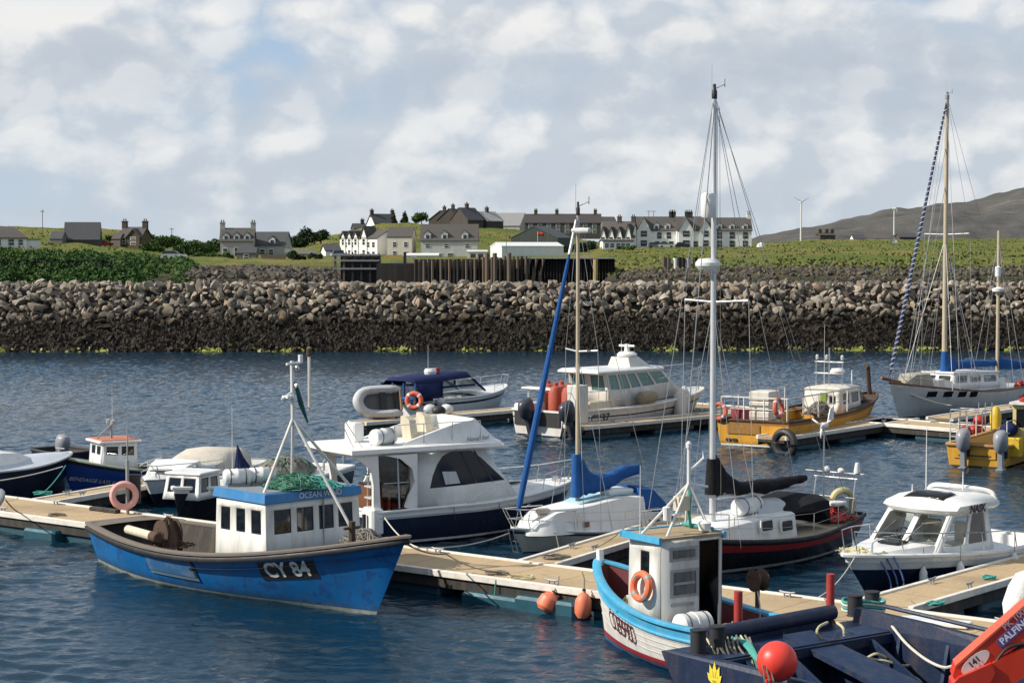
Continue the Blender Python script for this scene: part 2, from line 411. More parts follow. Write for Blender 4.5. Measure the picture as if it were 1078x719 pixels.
def lifebuoy(loc, nrm, label, group='lifebuoys', R=.3, r=.07, mat='orange', bands='white', parent=None, name='lifebuoy'):
    mb = MB(); c = Vector(loc); q = Vector(nrm).to_track_quat('Z', 'Y'); seg = 32
    mb.torus((0, 0, 0), R, r, (0, 0, 1), seg, 10)
    o = mb.build(name, [mat, bands], parent)
    for k in range(4):
        a0 = PI / 4 + k * PI / 2; MB().tube([(R * math.cos(a0 + d), R * math.sin(a0 + d), 0) for d in (-.13, 0, .13)], r * 1.06, 10).build('band', bands, o)
    o.location = c; o.rotation_euler = q.to_euler()
    if parent is None: tag(o, label, 'lifebuoy', group)
    return o
def rope(pts, r, mat, label, sag=0, cat='rope', name='mooring_rope', n=12):
    P = [Vector(p) for p in pts]; out = []
    for a, b in zip(P[:-1], P[1:]):
        for i in range(n):
            t = i / n; out.append(a.lerp(b, t) - Vector((0, 0, sag * 4 * t * (1 - t))))
    out.append(P[-1]); o = MB().tube(out, r, 5).build(name, mat); return tag(o, label, cat)
def spline(pts, n=8):
    P = [Vector(p) for p in pts]; P = [2 * P[0] - P[1]] + P + [2 * P[-1] - P[-2]]; out = []
    for i in range(1, len(P) - 2):
        for k in range(n):
            t = k / n; a, b, c, d = P[i - 1:i + 3]
            out.append(.5 * ((2 * b) + (c - a) * t + (2 * a - 5 * b + 4 * c - d) * t * t + (3 * b - a - 3 * c + d) * t ** 3))
    out.append(P[-2]); return out
# ================================================================ sky, sun
SUN = Vector((-0.955, -0.17, 0.0)).normalized() * math.cos(math.radians(36)); SUN.z = math.sin(math.radians(36))
world = bpy.data.worlds.new('World'); scene.world = world; world.use_nodes = True
g = NT(world.node_tree); g.t.nodes.clear()
wo = g.n('ShaderNodeOutputWorld'); bg = g.n('ShaderNodeBackground'); bg.inputs[1].default_value = 0.1; g.l(bg.outputs[0], wo.inputs[0])
sky = g.n('ShaderNodeTexSky', sky_type='NISHITA', sun_disc=False, sun_elevation=math.radians(36), sun_rotation=math.atan2(SUN.x, SUN.y), altitude=0, air_density=1.0, dust_density=1.2, ozone_density=1.2)
gen = g.n('ShaderNodeTexCoord').outputs['Generated']
sx = g.n('ShaderNodeSeparateXYZ'); g.l(gen, sx.inputs[0]); el = sx.outputs[2]
cv = g.scalev(gen, (1, 1, 1.5))
def off(v): 
    m_ = g.n('ShaderNodeMapping'); m_.inputs['Location'].default_value = v; g.l(cv, m_.inputs['Vector']); return m_.outputs[0]
big = g.noise(g.scalev(off((3.1, 1.7, .35)), (1, 1, 1.6)), 5, 2, .5)
def puffs(o):
    v = off(o); tot = g.math('MULTIPLY', g.noise(v, 9, 5, .5), .95)
    for sc, w in ((17, .36), (38, .2), (80, .1)):
        tot = g.math('ADD', tot, g.math('MULTIPLY', g.math('ABSOLUTE', g.math('SUBTRACT', g.noise(v, sc, 0 if sc < 60 else 3), .5)), w * 2.2))
    return tot
den = puffs((.4, 2.2, .9)); den_s = puffs((.4 + .012, 2.2 - .002, .9 - .013))
d = g.math('ADD', g.math('MULTIPLY', big, .75), g.math('MULTIPLY', den, .6))
mask = g.ramp(d, [(.57, 0.0), (.67, .72), (.82, 1.0)])
lit = g.math('ADD', g.math('MULTIPLY', g.math('SUBTRACT', den, den_s), 3.8), .5, True)
fine = g.noise(off((7, 3, 2)), 9, 6, .6)
lit = g.math('ADD', lit, g.math('MULTIPLY', g.math('SUBTRACT', fine, .5), 1.3), True)
e2 = g.math('ADD', el, g.math('MULTIPLY', g.math('SUBTRACT', g.noise(off((5, 1, 2)), 7, 6, .55), .5), .075))
bank = g.ramp(e2, [(0, .4), (.02, .45), (.045, .62), (.064, .9), (.076, .3), (.092, .22), (.11, .55), (.128, .9), (.16, .6)])
lit = g.math('ADD', g.math('MULTIPLY', lit, .44), g.math('MULTIPLY', bank, .5), True)
ccol = g.ramp(lit, [(.12, (4.75, 5.3, 6.0)), (.42, (5.5, 5.95, 6.5)), (.8, (8.1, 8.1, 8.0))])
haze = g.ramp(el, [(.0, (5.1, 5.9, 6.6)), (.06, (4.5, 5.55, 6.7)), (.12, (3.7, 5.1, 6.8)), (.16, (2.9, 4.3, 6.0)), (.4, (1.1, 2.4, 4.3))])
up = g.ramp(el, [(.4, 0.0), (.6, 1.0)])
base = g.mix(up, haze, sky.outputs[0])
hi = g.math('MULTIPLY', mask, g.ramp(el, [(.0, .35), (.03, .8), (.12, 1.0), (.17, .55), (.3, .1), (.48, .12), (.62, .9), (1, 1.0)]))  # dense bright cloud high overhead, out of view, added to fill shaded sides
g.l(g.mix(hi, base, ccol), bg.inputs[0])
sl = bpy.data.lights.new('sun', 'SUN'); sl.energy = 5.0; sl.angle = math.radians(.5); sl.color = (1, .93, .82)
so = bpy.data.objects.new('sun', sl); COL.objects.link(so); so.rotation_euler = SUN.to_track_quat('Z', 'Y').to_euler()
scene.view_settings.view_transform = 'Standard'; scene.view_settings.look = 'None'; scene.view_settings.exposure = .11; scene.view_settings.gamma = 1
scene.cycles.use_denoising = True; scene.cycles.max_bounces = 6; scene.cycles.transparent_max_bounces = 12; scene.cycles.caustics_reflective = False; scene.cycles.caustics_refractive = False
# ================================================================ water
def water_mat():
    m, g, b, out = newmat('sea_water'); tc = g.n('ShaderNodeTexCoord').outputs['Object']
    b.inputs['Base Color'].default_value = (.003, .023, .044, 1); b.inputs['Roughness'].default_value = .07; b.inputs['IOR'].default_value = 1.33
    n = g.noise(g.scalev(tc, (1.0, 1.5, 1)), 3.2, 5, .55, .3); n2 = g.noise(g.scalev(tc, (.03, .05, 1)), 1, 3)
    bp = g.n('ShaderNodeBump'); bp.inputs['Distance'].default_value = .05; g.l(n, bp.inputs['Height'])
    g.l(g.ramp(n2, [(.35, .55), (.65, 1.0)]), bp.inputs['Strength']); g.l(bp.outputs[0], b.inputs['Normal']); return m
WATER = water_mat()
def wave(X, Y):
    Z = np.zeros_like(X); r = np.random.default_rng(3)
    for i in range(46):
        lam = .26 * (4.6 ** r.random()); k = 2 * PI / lam; th = math.radians(248 + r.normal() * 26); A = .0115 * lam ** .85 * (0.6 + .8 * r.random())
        Z += A * .6 * np.sin(k * (np.cos(th) * X + np.sin(th) * Y) + r.random() * 6.28)
    patch = .75 + .35 * np.sin(X * .11 + 1.3 + np.sin(Y * .07)) * np.sin(Y * .09 + .4)
    return Z * patch
def grid_mesh(name, xs, ys, zf, mat):
    X, Y = np.meshgrid(xs, ys); Z = zf(X, Y); nx, ny = len(xs), len(ys)
    co = np.stack([X, Y, Z], -1).reshape(-1, 3).astype(np.float32)
    idx = np.arange(nx * ny).reshape(ny, nx); q = np.stack([idx[:-1, :-1], idx[:-1, 1:], idx[1:, 1:], idx[1:, :-1]], -1).reshape(-1, 4)
    me = bpy.data.meshes.new(name); me.vertices.add(len(co)); me.vertices.foreach_set('co', co.ravel())
    me.loops.add(q.size); me.loops.foreach_set('vertex_index', q.ravel().astype(np.int32)); me.polygons.add(len(q)); me.polygons.foreach_set('loop_start', np.arange(0, q.size, 4, dtype=np.int32)); me.polygons.foreach_set('loop_total', np.full(len(q), 4, dtype=np.int32))
    me.polygons.foreach_set('use_smooth', np.ones(len(q), bool)); me.update(calc_edges=True); me.materials.append(mat)
    o = bpy.data.objects.new(name, me); COL.objects.link(o); return o
ys = [16.0]
while ys[-1] < 141: ys.append(ys[-1] + max(.07, ys[-1] * .0024))
structure(grid_mesh('harbour_water', np.linspace(-44, 44, 800), np.array(ys), wave, WATER))
structure(grid_mesh('sea', np.linspace(-9000, 9000, 9), np.linspace(-2000, 12000, 9), lambda X, Y: X * 0 - .12, WATER))
# ================================================================ breakwater
BW = lambda x: 138.2 + .012 * x + .5 * math.sin(x * .06)
def rock_mat(name, weed=True):
    m, g, b, out = newmat(name); tc = g.n('ShaderNodeTexCoord'); geo = g.n('ShaderNodeNewGeometry'); oi = g.n('ShaderNodeObjectInfo')
    rnd = g.math('FRACT', g.math('ADD', geo.outputs['Random Per Island'], oi.outputs['Random']))
    tone = g.ramp(rnd, [(0, (.06, .05, .042)), (.18, (.15, .126, .1)), (.36, (.38, .31, .215)), (.48, (.17, .15, .132)), (.62, (.43, .37, .29)), (.76, (.33, .2, .11)), (.87, (.58, .51, .41)), (.95, (.22, .19, .155))])
    pos = geo.outputs['Position']; n = g.noise(pos, 2.2, 6, .65); n2 = g.noise(pos, 9, 4)
    c = g.mix(g.ramp(n, [(.35, 0.0), (.7, .6)]), tone, (.1, .095, .08)); c = g.mix(g.ramp(n2, [(.5, 0.0), (.75, .4)]), c, (.42, .4, .34))
    if weed == 'dark': c = g.mix(.72, c, (.028, .025, .022))
    elif weed:
        z = g.n('ShaderNodeSeparateXYZ'); g.l(pos, z.inputs[0]); zz = g.math('ADD', z.outputs[2], g.math('MULTIPLY', g.math('SUBTRACT', g.noise(pos, .35, 5), .5), 2.0))
        wc = g.mix(g.noise(pos, 1.6, 4), (.012, .011, .009), (.05, .036, .02))
        c = g.mix(g.ramp(g.math('DIVIDE', zz, 6), [(.33, 1.0), (.41, .55), (.56, 0.0)]), c, wc)
        yg = g.math('MULTIPLY', g.ramp(g.math('DIVIDE', z.outputs[2], 2), [(.16, 1.0), (.34, 0.0)]), g.ramp(g.noise(pos, .55, 2), [(.64, 0.0), (.68, 1.0)]))
        c = g.mix(yg, c, (.2, .21, .03))
    g.l(c, b.inputs['Base Color']); b.inputs['Roughness'].default_value = .85; b.inputs['Specular IOR Level'].default_value = .25
    bp = g.n('ShaderNodeBump'); bp.inputs['Strength'].default_value = .6; bp.inputs['Distance'].default_value = .06; g.l(g.noise(pos, 5, 6, .7), bp.inputs['Height']); g.l(bp.outputs[0], b.inputs['Normal'])
    return m
ROCK = rock_mat('breakwater_rock'); ROCK2 = rock_mat('shore_rock', False)
def boulder_geo(seed, sub=2):
    r = np.random.default_rng(seed); bm = bmesh.new(); bmesh.ops.create_icosphere(bm, subdivisions=sub, radius=1)
    v = np.array([x.co for x in bm.verts]); f = np.array([[q.index for q in p.verts] for p in bm.faces]); bm.free()
    for _ in range(10):
        n = r.normal(size=3); n /= np.linalg.norm(n); d = r.uniform(.36, .8); t = v @ n - d; v = v - np.outer(np.maximum(t, 0), n) * .97
    v *= np.array([1.0, r.uniform(.55, .95), r.uniform(.42, .8)]); v += r.normal(size=v.shape) * .012
    return v / np.abs(v).max(), f
BGEO = [boulder_geo(i) for i in range(14)]
def rotm(r):
    q = r.normal(size=4); q /= np.linalg.norm(q); w, x, y, z = q
    return np.array([[1 - 2 * (y * y + z * z), 2 * (x * y - z * w), 2 * (x * z + y * w)], [2 * (x * y + z * w), 1 - 2 * (x * x + z * z), 2 * (y * z - x * w)], [2 * (x * z - y * w), 2 * (y * z + x * w), 1 - 2 * (x * x + y * y)]])
def mesh_np(name, v, f, mat, smooth=True, sharp=28):
    me = bpy.data.meshes.new(name); n = f.shape[1]
    me.vertices.add(len(v)); me.vertices.foreach_set('co', v.astype(np.float32).ravel()); me.loops.add(f.size); me.loops.foreach_set('vertex_index', f.astype(np.int32).ravel())
    me.polygons.add(len(f)); me.polygons.foreach_set('loop_start', np.arange(0, f.size, n, dtype=np.int32)); me.polygons.foreach_set('loop_total', np.full(len(f), n, dtype=np.int32))
    me.update(calc_edges=True); me.materials.append(mat)
    if smooth:
        me.polygons.foreach_set('use_smooth', np.ones(len(f), bool)); me.set_sharp_from_angle(angle=math.radians(sharp))
    o = bpy.data.objects.new(name, me); COL.objects.link(o); return o
rr = np.random.default_rng(11); rocks = []
zrow = 4.72
while zrow > -.3:
    x = -62.0
    while x < 62:
        big = zrow > 1.9; s = .19 + .36 * rr.random() ** 1.3 if big else rr.uniform(.24, .46)
        if rr.random() < .1: s *= 1.15
        z = zrow + rr.normal() * .13; y = BW(x) + max(0, z) * 1.28 + rr.normal() * .26 + (.4 if z > 4.6 else 0)
        if zrow > 4.6: z = zrow - abs(rr.normal()) * .1
        rocks.append((x, y, z, s, rr.integers(14), big)); x += s * rr.uniform(1.25, 1.6)
    zrow -= .31
for yb in (146.2, 147.2, 148.6, 150):
    x = -62.0
    while x < 62: s = rr.uniform(.3, .6); rocks.append((x, yb + rr.normal() * .3, 4.5 + rr.normal() * .06, s, rr.integers(14), False)); x += s * 1.5
vis = [i for i, q in enumerate(rocks) if q[5] and abs(q[0]) < q[1] * .268]
ind = set(sorted(vis, key=lambda i: -rocks[i][3])[:298])
protos = []
for k, (v, f) in enumerate(BGEO):
    me = mesh_np('boulder', v, f, ROCK); protos.append(me.data); bpy.data.objects.remove(me)
BV, BF, n0 = [], [], 0
for i, (x, y, z, s, k, b_) in enumerate(rocks):
    R = rotm(rr)
    if i in ind:
        o = bpy.data.objects.new('boulder', protos[k]); COL.objects.link(o); o.location = (x, y, z); o.scale = (s, s, s); o.rotation_euler = Matrix(R.tolist()).to_euler()
        tag(o, 'rough angular boulder in the grey rock armour of the breakwater', 'boulder', 'boulders of the breakwater armour')
    else:
        v, f = BGEO[k]; BV.append(v @ R.T * s + np.array([x, y, z])); BF.append(f + n0); n0 += len(v)
o = mesh_np('breakwater_rubble', np.concatenate(BV), np.concatenate(BF), ROCK); o['kind'] = 'stuff'; o['label'] = 'smaller boulders and weed covered rocks of the breakwater slope'
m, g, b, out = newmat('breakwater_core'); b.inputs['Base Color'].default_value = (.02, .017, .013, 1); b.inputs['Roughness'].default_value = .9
core = MB(); xs_ = [-75 + i * 3 for i in range(51)]
core.loft([[(x, BW(x) - 1.2, -1.4), (x, BW(x) + .3, 0), (x, BW(x) + 6.6, 4.55), (x, BW(x) + 12, 4.55), (x, BW(x) + 20, -1.4)] for x in xs_], 0)
o = core.build('breakwater', m); structure(o); o['label'] = 'dark inner core of the breakwater under the boulders'
# bladder weed: ragged tufts hanging on the lower rocks
wm = paint('brown_weed', (.02, .014, .008), .7, .6, (.006, .005, .004), 1.2, False, 0, 0, .4, .3)
N = 52000; x = rr.uniform(-60, 60, N); z = rr.uniform(-.05, 2.3, N) * rr.uniform(.5, 1.0, N) + .25 * np.sin(x * .21) + .3 * np.sin(x * .53 + 1) * rr.random(N) + (rr.random(N) < .1) * rr.uniform(0, 1.0, N); y = np.array([BW(a) for a in x]) + z * 1.28 - rr.uniform(.05, .8, N)
a = rr.uniform(0, 2 * PI, N); L_ = rr.uniform(.12, .34, N); t1 = np.stack([np.cos(a), np.sin(a) * .5, rr.normal(size=N) * .4], 1) * L_[:, None]; t2 = np.stack([rr.normal(size=N) * .3, -np.abs(rr.normal(size=N)) * .4, -np.ones(N)], 1) * L_[:, None] * .9
c0 = np.stack([x, y, z], 1); vv = np.stack([c0, c0 + t1, c0 + t1 * .7 + t2, c0 - t1 * .2 + t2], 1).reshape(-1, 3)
o = mesh_np('seaweed', vv, np.arange(N * 4).reshape(-1, 4), wm, False); o['kind'] = 'stuff'
yw = paint('yellow_weed', (.22, .24, .03), .6, .4, (.1, .1, .02), 3, False, 0, 0, .3)
P_ = []
for _ in range(30):
    cx_ = rr.uniform(-42, 42); n_ = rr.integers(6, 34); ww = rr.uniform(.25, 1.0)
    for _ in range(n_): P_.append((cx_ + rr.normal() * ww, rr.uniform(.02, .32)))
P_ = np.array(P_); N = len(P_); x = P_[:, 0]; z = P_[:, 1]; y = np.array([BW(a) for a in x]) + z * 1.28 - rr.uniform(.5, 1.0, N)
a = rr.uniform(0, 2 * PI, N); L_ = rr.uniform(.12, .3, N); t1 = np.stack([np.cos(a), np.sin(a) * .5, rr.normal(size=N) * .3], 1) * L_[:, None]; t2 = np.stack([rr.normal(size=N) * .3, -np.ones(N) * .5, -np.ones(N) * .6], 1) * L_[:, None]
c0 = np.stack([x, y, z], 1); vv = np.stack([c0, c0 + t1, c0 + t1 + t2, c0 + t2], 1).reshape(-1, 3)
o = mesh_np('yellow_seaweed', vv, np.arange(N * 4).reshape(-1, 4), yw, False); o['kind'] = 'stuff'
# ================================================================ land behind
PXC = [-400, 0, 60, 130, 200, 240, 300, 360, 400, 440, 520, 600, 640, 700, 800, 860, 1078, 1500]
DC = [150, 172, 200, 215, 300, 430, 520, 640, 760, 1000]
YP = {200: [292, 291, 291, 291, 292, 292, 292, 330, 345, 345, 345, 345, 294, 292, 290, 290, 290, 290],
      215: [284, 284, 284, 286, 288, 288, 288, 300, 342, 342, 342, 342, 291, 285, 284, 283, 283, 283],
      300: [266, 267, 268, 272, 279, 280, 280, 279, 278, 277, 277, 277, 275, 274, 272, 271, 271, 270],
      430: [254, 254, 256, 261, 270, 271, 271, 271, 271, 272, 272, 271, 266, 265, 263, 262, 262, 261],
      520: [246, 246, 246, 250, 262, 262, 262, 256, 252, 256, 260, 264, 262, 261, 260, 258, 257, 256],
      640: [237, 238, 240, 243, 256, 256, 254, 246, 236, 236, 240, 250, 256, 257, 256, 253.5, 252.5, 251],
      760: [241, 243, 246, 249, 262, 262, 260, 252, 243, 243, 247, 257, 262, 263, 260, 254, 252.5, 250]}
def ground_z(px, D):
    def row(d):
        if d == 150: return -3.0
        if d == 172: return -2.0
        if d == 1000: return 4.0
        yy = np.interp(px, PXC, YP[d]); return HCAM + (268 - yy) * d / 2000
    for i in range(len(DC) - 1):
        if D <= DC[i + 1]:
            t = (D - DC[i]) / (DC[i + 1] - DC[i]); t = max(0, t); return row(DC[i]) * (1 - t) + row(DC[i + 1]) * t
    return 4.0
def gp(px, D, dz=0): x = (px - CX) / 2000 * D; return Vector((x, D, ground_z(px, D) + dz))
def bump2(X, Y): return .5 * np.sin(X * .13 + 1.1 * np.sin(Y * .05)) * np.sin(Y * .11) + .25 * np.sin(X * .37 + Y * .21) + .18 * np.sin(X * .71 - Y * .53)
m, g, b, out = newmat('machair_grass'); pos = g.n('ShaderNodeNewGeometry').outputs['Position']
n1 = g.noise(pos, .035, 5, .6); n2 = g.noise(g.scalev(pos, (.25, .1, .6)), 1, 6, .7); n3 = g.noise(pos, 1.3, 4, .7)
c = g.mix(g.ramp(n1, [(.4, 0.0), (.62, 1.0)]), (.115, .155, .032), (.235, .2, .065)); c = g.mix(g.ramp(n2, [(.5, 0.0), (.68, .7)]), c, (.045, .085, .02)); c = g.mix(g.ramp(n3, [(.5, 0.0), (.7, .5)]), c, (.19, .18, .07))
sz = g.n('ShaderNodeSeparateXYZ'); g.l(pos, sz.inputs[0]); c = g.mix(g.ramp(g.math('DIVIDE', g.math('ADD', sz.outputs[2], g.math('MULTIPLY', n2, 1.5)), 10), [(.5, 1.0), (.64, 0.0)]), c, (.045, .04, .034))
g.l(c, b.inputs['Base Color']); b.inputs['Roughness'].default_value = .95; b.inputs['Specular IOR Level'].default_value = .1
bp = g.n('ShaderNodeBump'); bp.inputs['Strength'].default_value = 1; bp.inputs['Distance'].default_value = .8; g.l(n3, bp.inputs['Height']); g.l(bp.outputs[0], b.inputs['Normal']); GRASS = m
us = np.arange(-500, 1620, 7.0); Ds = np.concatenate([np.linspace(152, 230, 24), np.linspace(235, 1000, 90)])
U, DD = np.meshgrid(us, Ds); XX = (U - CX) / 2000 * DD; ZZ = np.vectorize(ground_z)(U, DD); ZZ = ZZ + bump2(XX, DD) * np.clip((DD - 205) / 60, 0, 1) * .7
o = grid_mesh('ground', us, Ds, lambda X, Y: ZZ, GRASS); co = np.stack([XX, DD, ZZ], -1).reshape(-1, 3).astype(np.float32); o.data.vertices.foreach_set('co', co.ravel()); o.data.update(); structure(o)
# far hill
m, g, b, out = newmat('heather_hill'); pos = g.n('ShaderNodeNewGeometry').outputs['Position']
n1 = g.noise(pos, .006, 6, .65); n2 = g.noise(g.scalev(pos, (.012, .012, .04)), 1, 7, .7)
c = g.mix(g.ramp(n1, [(.4, 0.0), (.6, 1.0)]), (.088, .09, .088), (.112, .107, .1)); c = g.mix(g.ramp(n2, [(.56, 0.0), (.68, .7)]), c, (.17, .17, .17)); c = g.mix(g.ramp(n2, [(.33, .6), (.45, 0.0)]), c, (.06, .058, .052))
g.l(c, b.inputs['Base Color']); b.inputs['Roughness'].default_value = 1; b.inputs['Specular IOR Level'].default_value = 0
bp = g.n('ShaderNodeBump'); bp.inputs['Strength'].default_value = .8; bp.inputs['Distance'].default_value = 7; g.l(g.noise(pos, .02, 6, .7), bp.inputs['Height']); g.l(bp.outputs[0], b.inputs['Normal']); HILL = m
hp = [(500, 268), (700, 264), (780, 254), (800, 248), (830, 241), (855, 236), (880, 230), (905, 226), (930, 221), (955, 219), (985, 213), (1010, 209), (1030, 207.5), (1050, 202), (1078, 197.5), (1130, 190), (1250, 182), (1500, 200), (1900, 268)]
hu = np.arange(480, 1920, 5.0); hD = np.linspace(1100, 4200, 44); crest = 2400.0
def hill_z(U, Dv):
    top = HCAM + (268 - np.interp(U, [a for a, _ in hp], [b for _, b in hp])) * crest / 2000
    t = np.clip((Dv - 1100) / (crest - 1100), 0, 1); f = np.where(Dv < crest, t ** 1.15, 1 - ((Dv - crest) / (4200 - crest)) ** 1.5)
    nz = (np.sin(U * .045 + Dv * .004) * 2.2 + np.sin(U * .13 - Dv * .011) * 1.0 + np.sin(U * .31 + Dv * .02) * .6) * np.clip(f * 3, 0, 1) * np.where(Dv < crest, 1, .3)
    return -2 + top * f + nz * np.clip((top - 8) / 40, 0, 1)
U, DD = np.meshgrid(hu, hD); XX = (U - CX) / 2000 * DD; ZZ = hill_z(U, DD)
o = grid_mesh('hill', hu, hD, lambda X, Y: ZZ, HILL); o.data.vertices.foreach_set('co', np.stack([XX, DD, ZZ], -1).reshape(-1, 3).astype(np.float32).ravel()); o.data.update(); structure(o)
# shore rocks behind the breakwater
BV, BF, n0 = [], [], 0
for _ in range(4600):
    px = rr.uniform(195, 365) if rr.random() < .42 else rr.uniform(650, 1200); D = (rr.uniform(195, 203) if px < 195 else rr.uniform(195, 262)) if px < 400 else rr.uniform(193, 224)
    s = rr.uniform(.3, .75) if px < 400 else rr.uniform(.18, .5); v, f = BGEO[rr.integers(14)]; p = gp(px, D)
    BV.append(v @ rotm(rr).T * s + np.array(p)); BF.append(f + n0); n0 += len(v)
o = mesh_np('shore_rocks', np.concatenate(BV), np.concatenate(BF), rock_mat('dark_shore_rock', 'dark')); o['kind'] = 'stuff'
# ---------------------------------------------------------------- vegetation
def leaf_mat(name, c1, c2):
    m, g, b, out = newmat(name); geo = g.n('ShaderNodeNewGeometry'); c = g.mix(geo.outputs['Random Per Island'], c1, c2)
    g.l(g.mix(g.noise(geo.outputs['Position'], .5, 3), c, tuple(x * .5 for x in c1)), b.inputs['Base Color']); b.inputs['Roughness'].default_value = .8; b.inputs['Specular IOR Level'].default_value = .2; return m
LG = leaf_mat('leaf_green', (.05, .105, .025), (.11, .18, .045)); LD = leaf_mat('leaf_dark', (.018, .038, .014), (.04, .07, .022)); LB = leaf_mat('bracken', (.04, .1, .022), (.1, .18, .04))
def leaves(centres, radii, n, size, seed, flat=.8):
    r = np.random.default_rng(seed); w = np.array([q ** 2 for q in radii]); w /= w.sum(); ci = r.choice(len(centres), n, p=w)
    d = r.normal(size=(n, 3)); d /= np.linalg.norm(d, axis=1)[:, None]; R = np.array(radii)[ci] * r.uniform(.55, 1.08, n)
    c = np.array(centres)[ci] + d * R[:, None] * np.array([1, 1, flat]); t = r.normal(size=(n, 3)); t /= np.linalg.norm(t, axis=1)[:, None]; u = np.cross(t, d + r.normal(size=(n, 3)) * .5); u /= np.linalg.norm(u, axis=1)[:, None] + 1e-6
    s = size * r.uniform(.5, 1.2, n)[:, None]; return np.stack([c - t * s, c + u * s * .5, c + t * s, c - u * s * .5], 1).reshape(-1, 3)
BARK = None
def plant(name, label, cat, p, w, h, mat, seed, group=None, n=900, size=.3, trunk=True, kind='round'):
    e = empty(name, p, 0, label, cat, group); r = random.Random(seed); cs, rs = [], []
    if kind == 'round':
        for _ in range(14): a = r.uniform(0, 2 * PI); q = r.uniform(0, .8) ** .6; rad = r.uniform(.2, .34) * min(w, h * 1.3); cs.append((math.cos(a) * q * (w / 2 - rad * .6), math.sin(a) * q * (w / 2 - rad * .6), r.uniform(.18 if not trunk else .35, .86 - .25 * q) * h)); rs.append(rad * .75)
    else:
        for i in range(14): t = i / 13; cs.append((r.uniform(-.1, .1) * w, r.uniform(-.1, .1) * w, h * (.12 + .84 * t))); rs.append(max(.12, w / 2 * (1 - t) ** .8))
    vv = leaves(cs, rs, n, size, seed); o = mesh_np('crown', vv, np.arange(len(vv)).reshape(-1, 4), mat, False); o.parent = e
    mb = MB(); mb.tube([(0, 0, -.6), (.05, 0, h * .3), (0, .05, h * .75)], [.05 * h, .035 * h, .01 * h], 6)
    for k in range(5): a = k * 1.3; mb.tube([(0, 0, h * .28), (math.cos(a) * w * .2, math.sin(a) * w * .2, h * .5), (math.cos(a) * w * .34, math.sin(a) * w * .34, h * .66)], [.022 * h, .014 * h, .005 * h], 5)
    mb.build('trunk', paint('bark', (.08, .06, .045), .9), e); return e
sd = 0
def pl(px, D, wpx, hpx, **k):
    global sd; sd += 1; s = D / 2000; return plant(p=gp(px, D, -.3), w=wpx * s, h=hpx * s, seed=sd, **k)
for i, (px, D, w, h) in enumerate([(150, 455, 34, 16), (168, 440, 38, 20), (186, 450, 38, 22), (203, 445, 34, 18), (140, 470, 30, 13), (120, 470, 26, 9), (218, 450, 34, 17), (228, 460, 24, 18), (194, 425, 30, 14), (160, 420, 30, 12)]):
    pl(px, D, w, h, name='broadleaf_tree', label='wind-bent green tree in the thicket right of the stone cottage', cat='tree', group='trees beside the stone cottage', mat=LG, n=1100, size=.42)
for i, (px, D, w, h) in enumerate([(306, 520, 26, 18), (322, 525, 30, 21), (338, 520, 24, 20), (316, 500, 26, 16)]):
    pl(px, D, w, h, name='broadleaf_tree', label='dark rounded tree in the clump right of the grey dormer house', cat='tree', group='trees right of the dormer house', mat=LD, n=1200, size=.42)
for px, D, w, h in [(222, 400, 22, 9), (240, 396, 20, 9), (212, 405, 18, 8), (228, 385, 24, 8)]:
    pl(px, D, w, h, name='garden_shrub', label='pale green shrub before the grey dormer house', cat='shrub', group='shrubs before the dormer house', mat=LG, n=700, size=.3, trunk=False)
for px, D, w, h in [(315, 390, 22, 8), (332, 395, 26, 8), (308, 400, 16, 11)]:
    pl(px, D, w, h, name='garden_shrub', label='low dark shrub on the bank right of the dormer house', cat='shrub', group='shrubs right of the dormer house', mat=LD, n=700, size=.3, trunk=False)
pl(426, 640, 9, 16, name='conifer_tree', label='narrow dark conifer on the skyline right of the white hilltop house', cat='tree', mat=LD, n=800, size=.4, kind='cone')
pl(415, 640, 7, 14, name='conifer_tree', label='smallest dark conifer touching the white hilltop house', cat='tree', mat=LD, n=600, size=.4, kind='cone')
pl(444, 640, 22, 14, name='broadleaf_tree', label='rounded tree on the skyline left of the dark stepped row houses', cat='tree', mat=LG, n=1100, size=.4)
for px, D, w, h in [(592, 470, 26, 12), (612, 470, 22, 14), (622, 500, 18, 14), (606, 490, 20, 10)]:
    pl(px, D, w, h, name='garden_shrub', label='dark shrub between the boat shed and the white hotel', cat='shrub', group='shrubs left of the hotel', mat=LD, n=800, size=.34, trunk=False)
for px, D, w, h in [(655, 470, 16, 7), (664, 465, 14, 7)]:
    pl(px, D, w, h, name='garden_shrub', label='brownish shrub on the grass before the white hotel', cat='shrub', group='shrubs before the hotel', mat=LG, n=500, size=.3, trunk=False)
# bracken bank behind the left end of the breakwater (uncountable ground cover)
cs, rs = [], []
for i_ in range(640):
    px = rr.uniform(-120, 205); D = rr.uniform(200, 300) if i_ < 420 else rr.uniform(191, 206); q = gp(px, D)
    if px > 150 and rr.random() < .5: continue
    cs.append((q.x, q.y, q.z + rr.uniform(-.2, .4))); rs.append(rr.uniform(.6, 1.7))
vv = leaves(cs, rs, 78000, .26, 99, .7); o = mesh_np('bracken_bank', vv, np.arange(len(vv)).reshape(-1, 4), LB, False); o['kind'] = 'stuff'
cs, rs = [], []
for cx_, w_ in ((45, 26), (70, 22), (20, 24), (122, 20), (108, 14)):
    for _ in range(22): q = gp(cx_ + rr.uniform(-w_, w_), rr.uniform(203, 212)); cs.append((q.x, q.y, q.z + rr.uniform(0, .9))); rs.append(rr.uniform(.5, 1.1))
vv = leaves(cs, rs, 15000, .24, 98, .8); o = mesh_np('bramble_thicket', vv, np.arange(len(vv)).reshape(-1, 4), LD, False); o['kind'] = 'stuff'
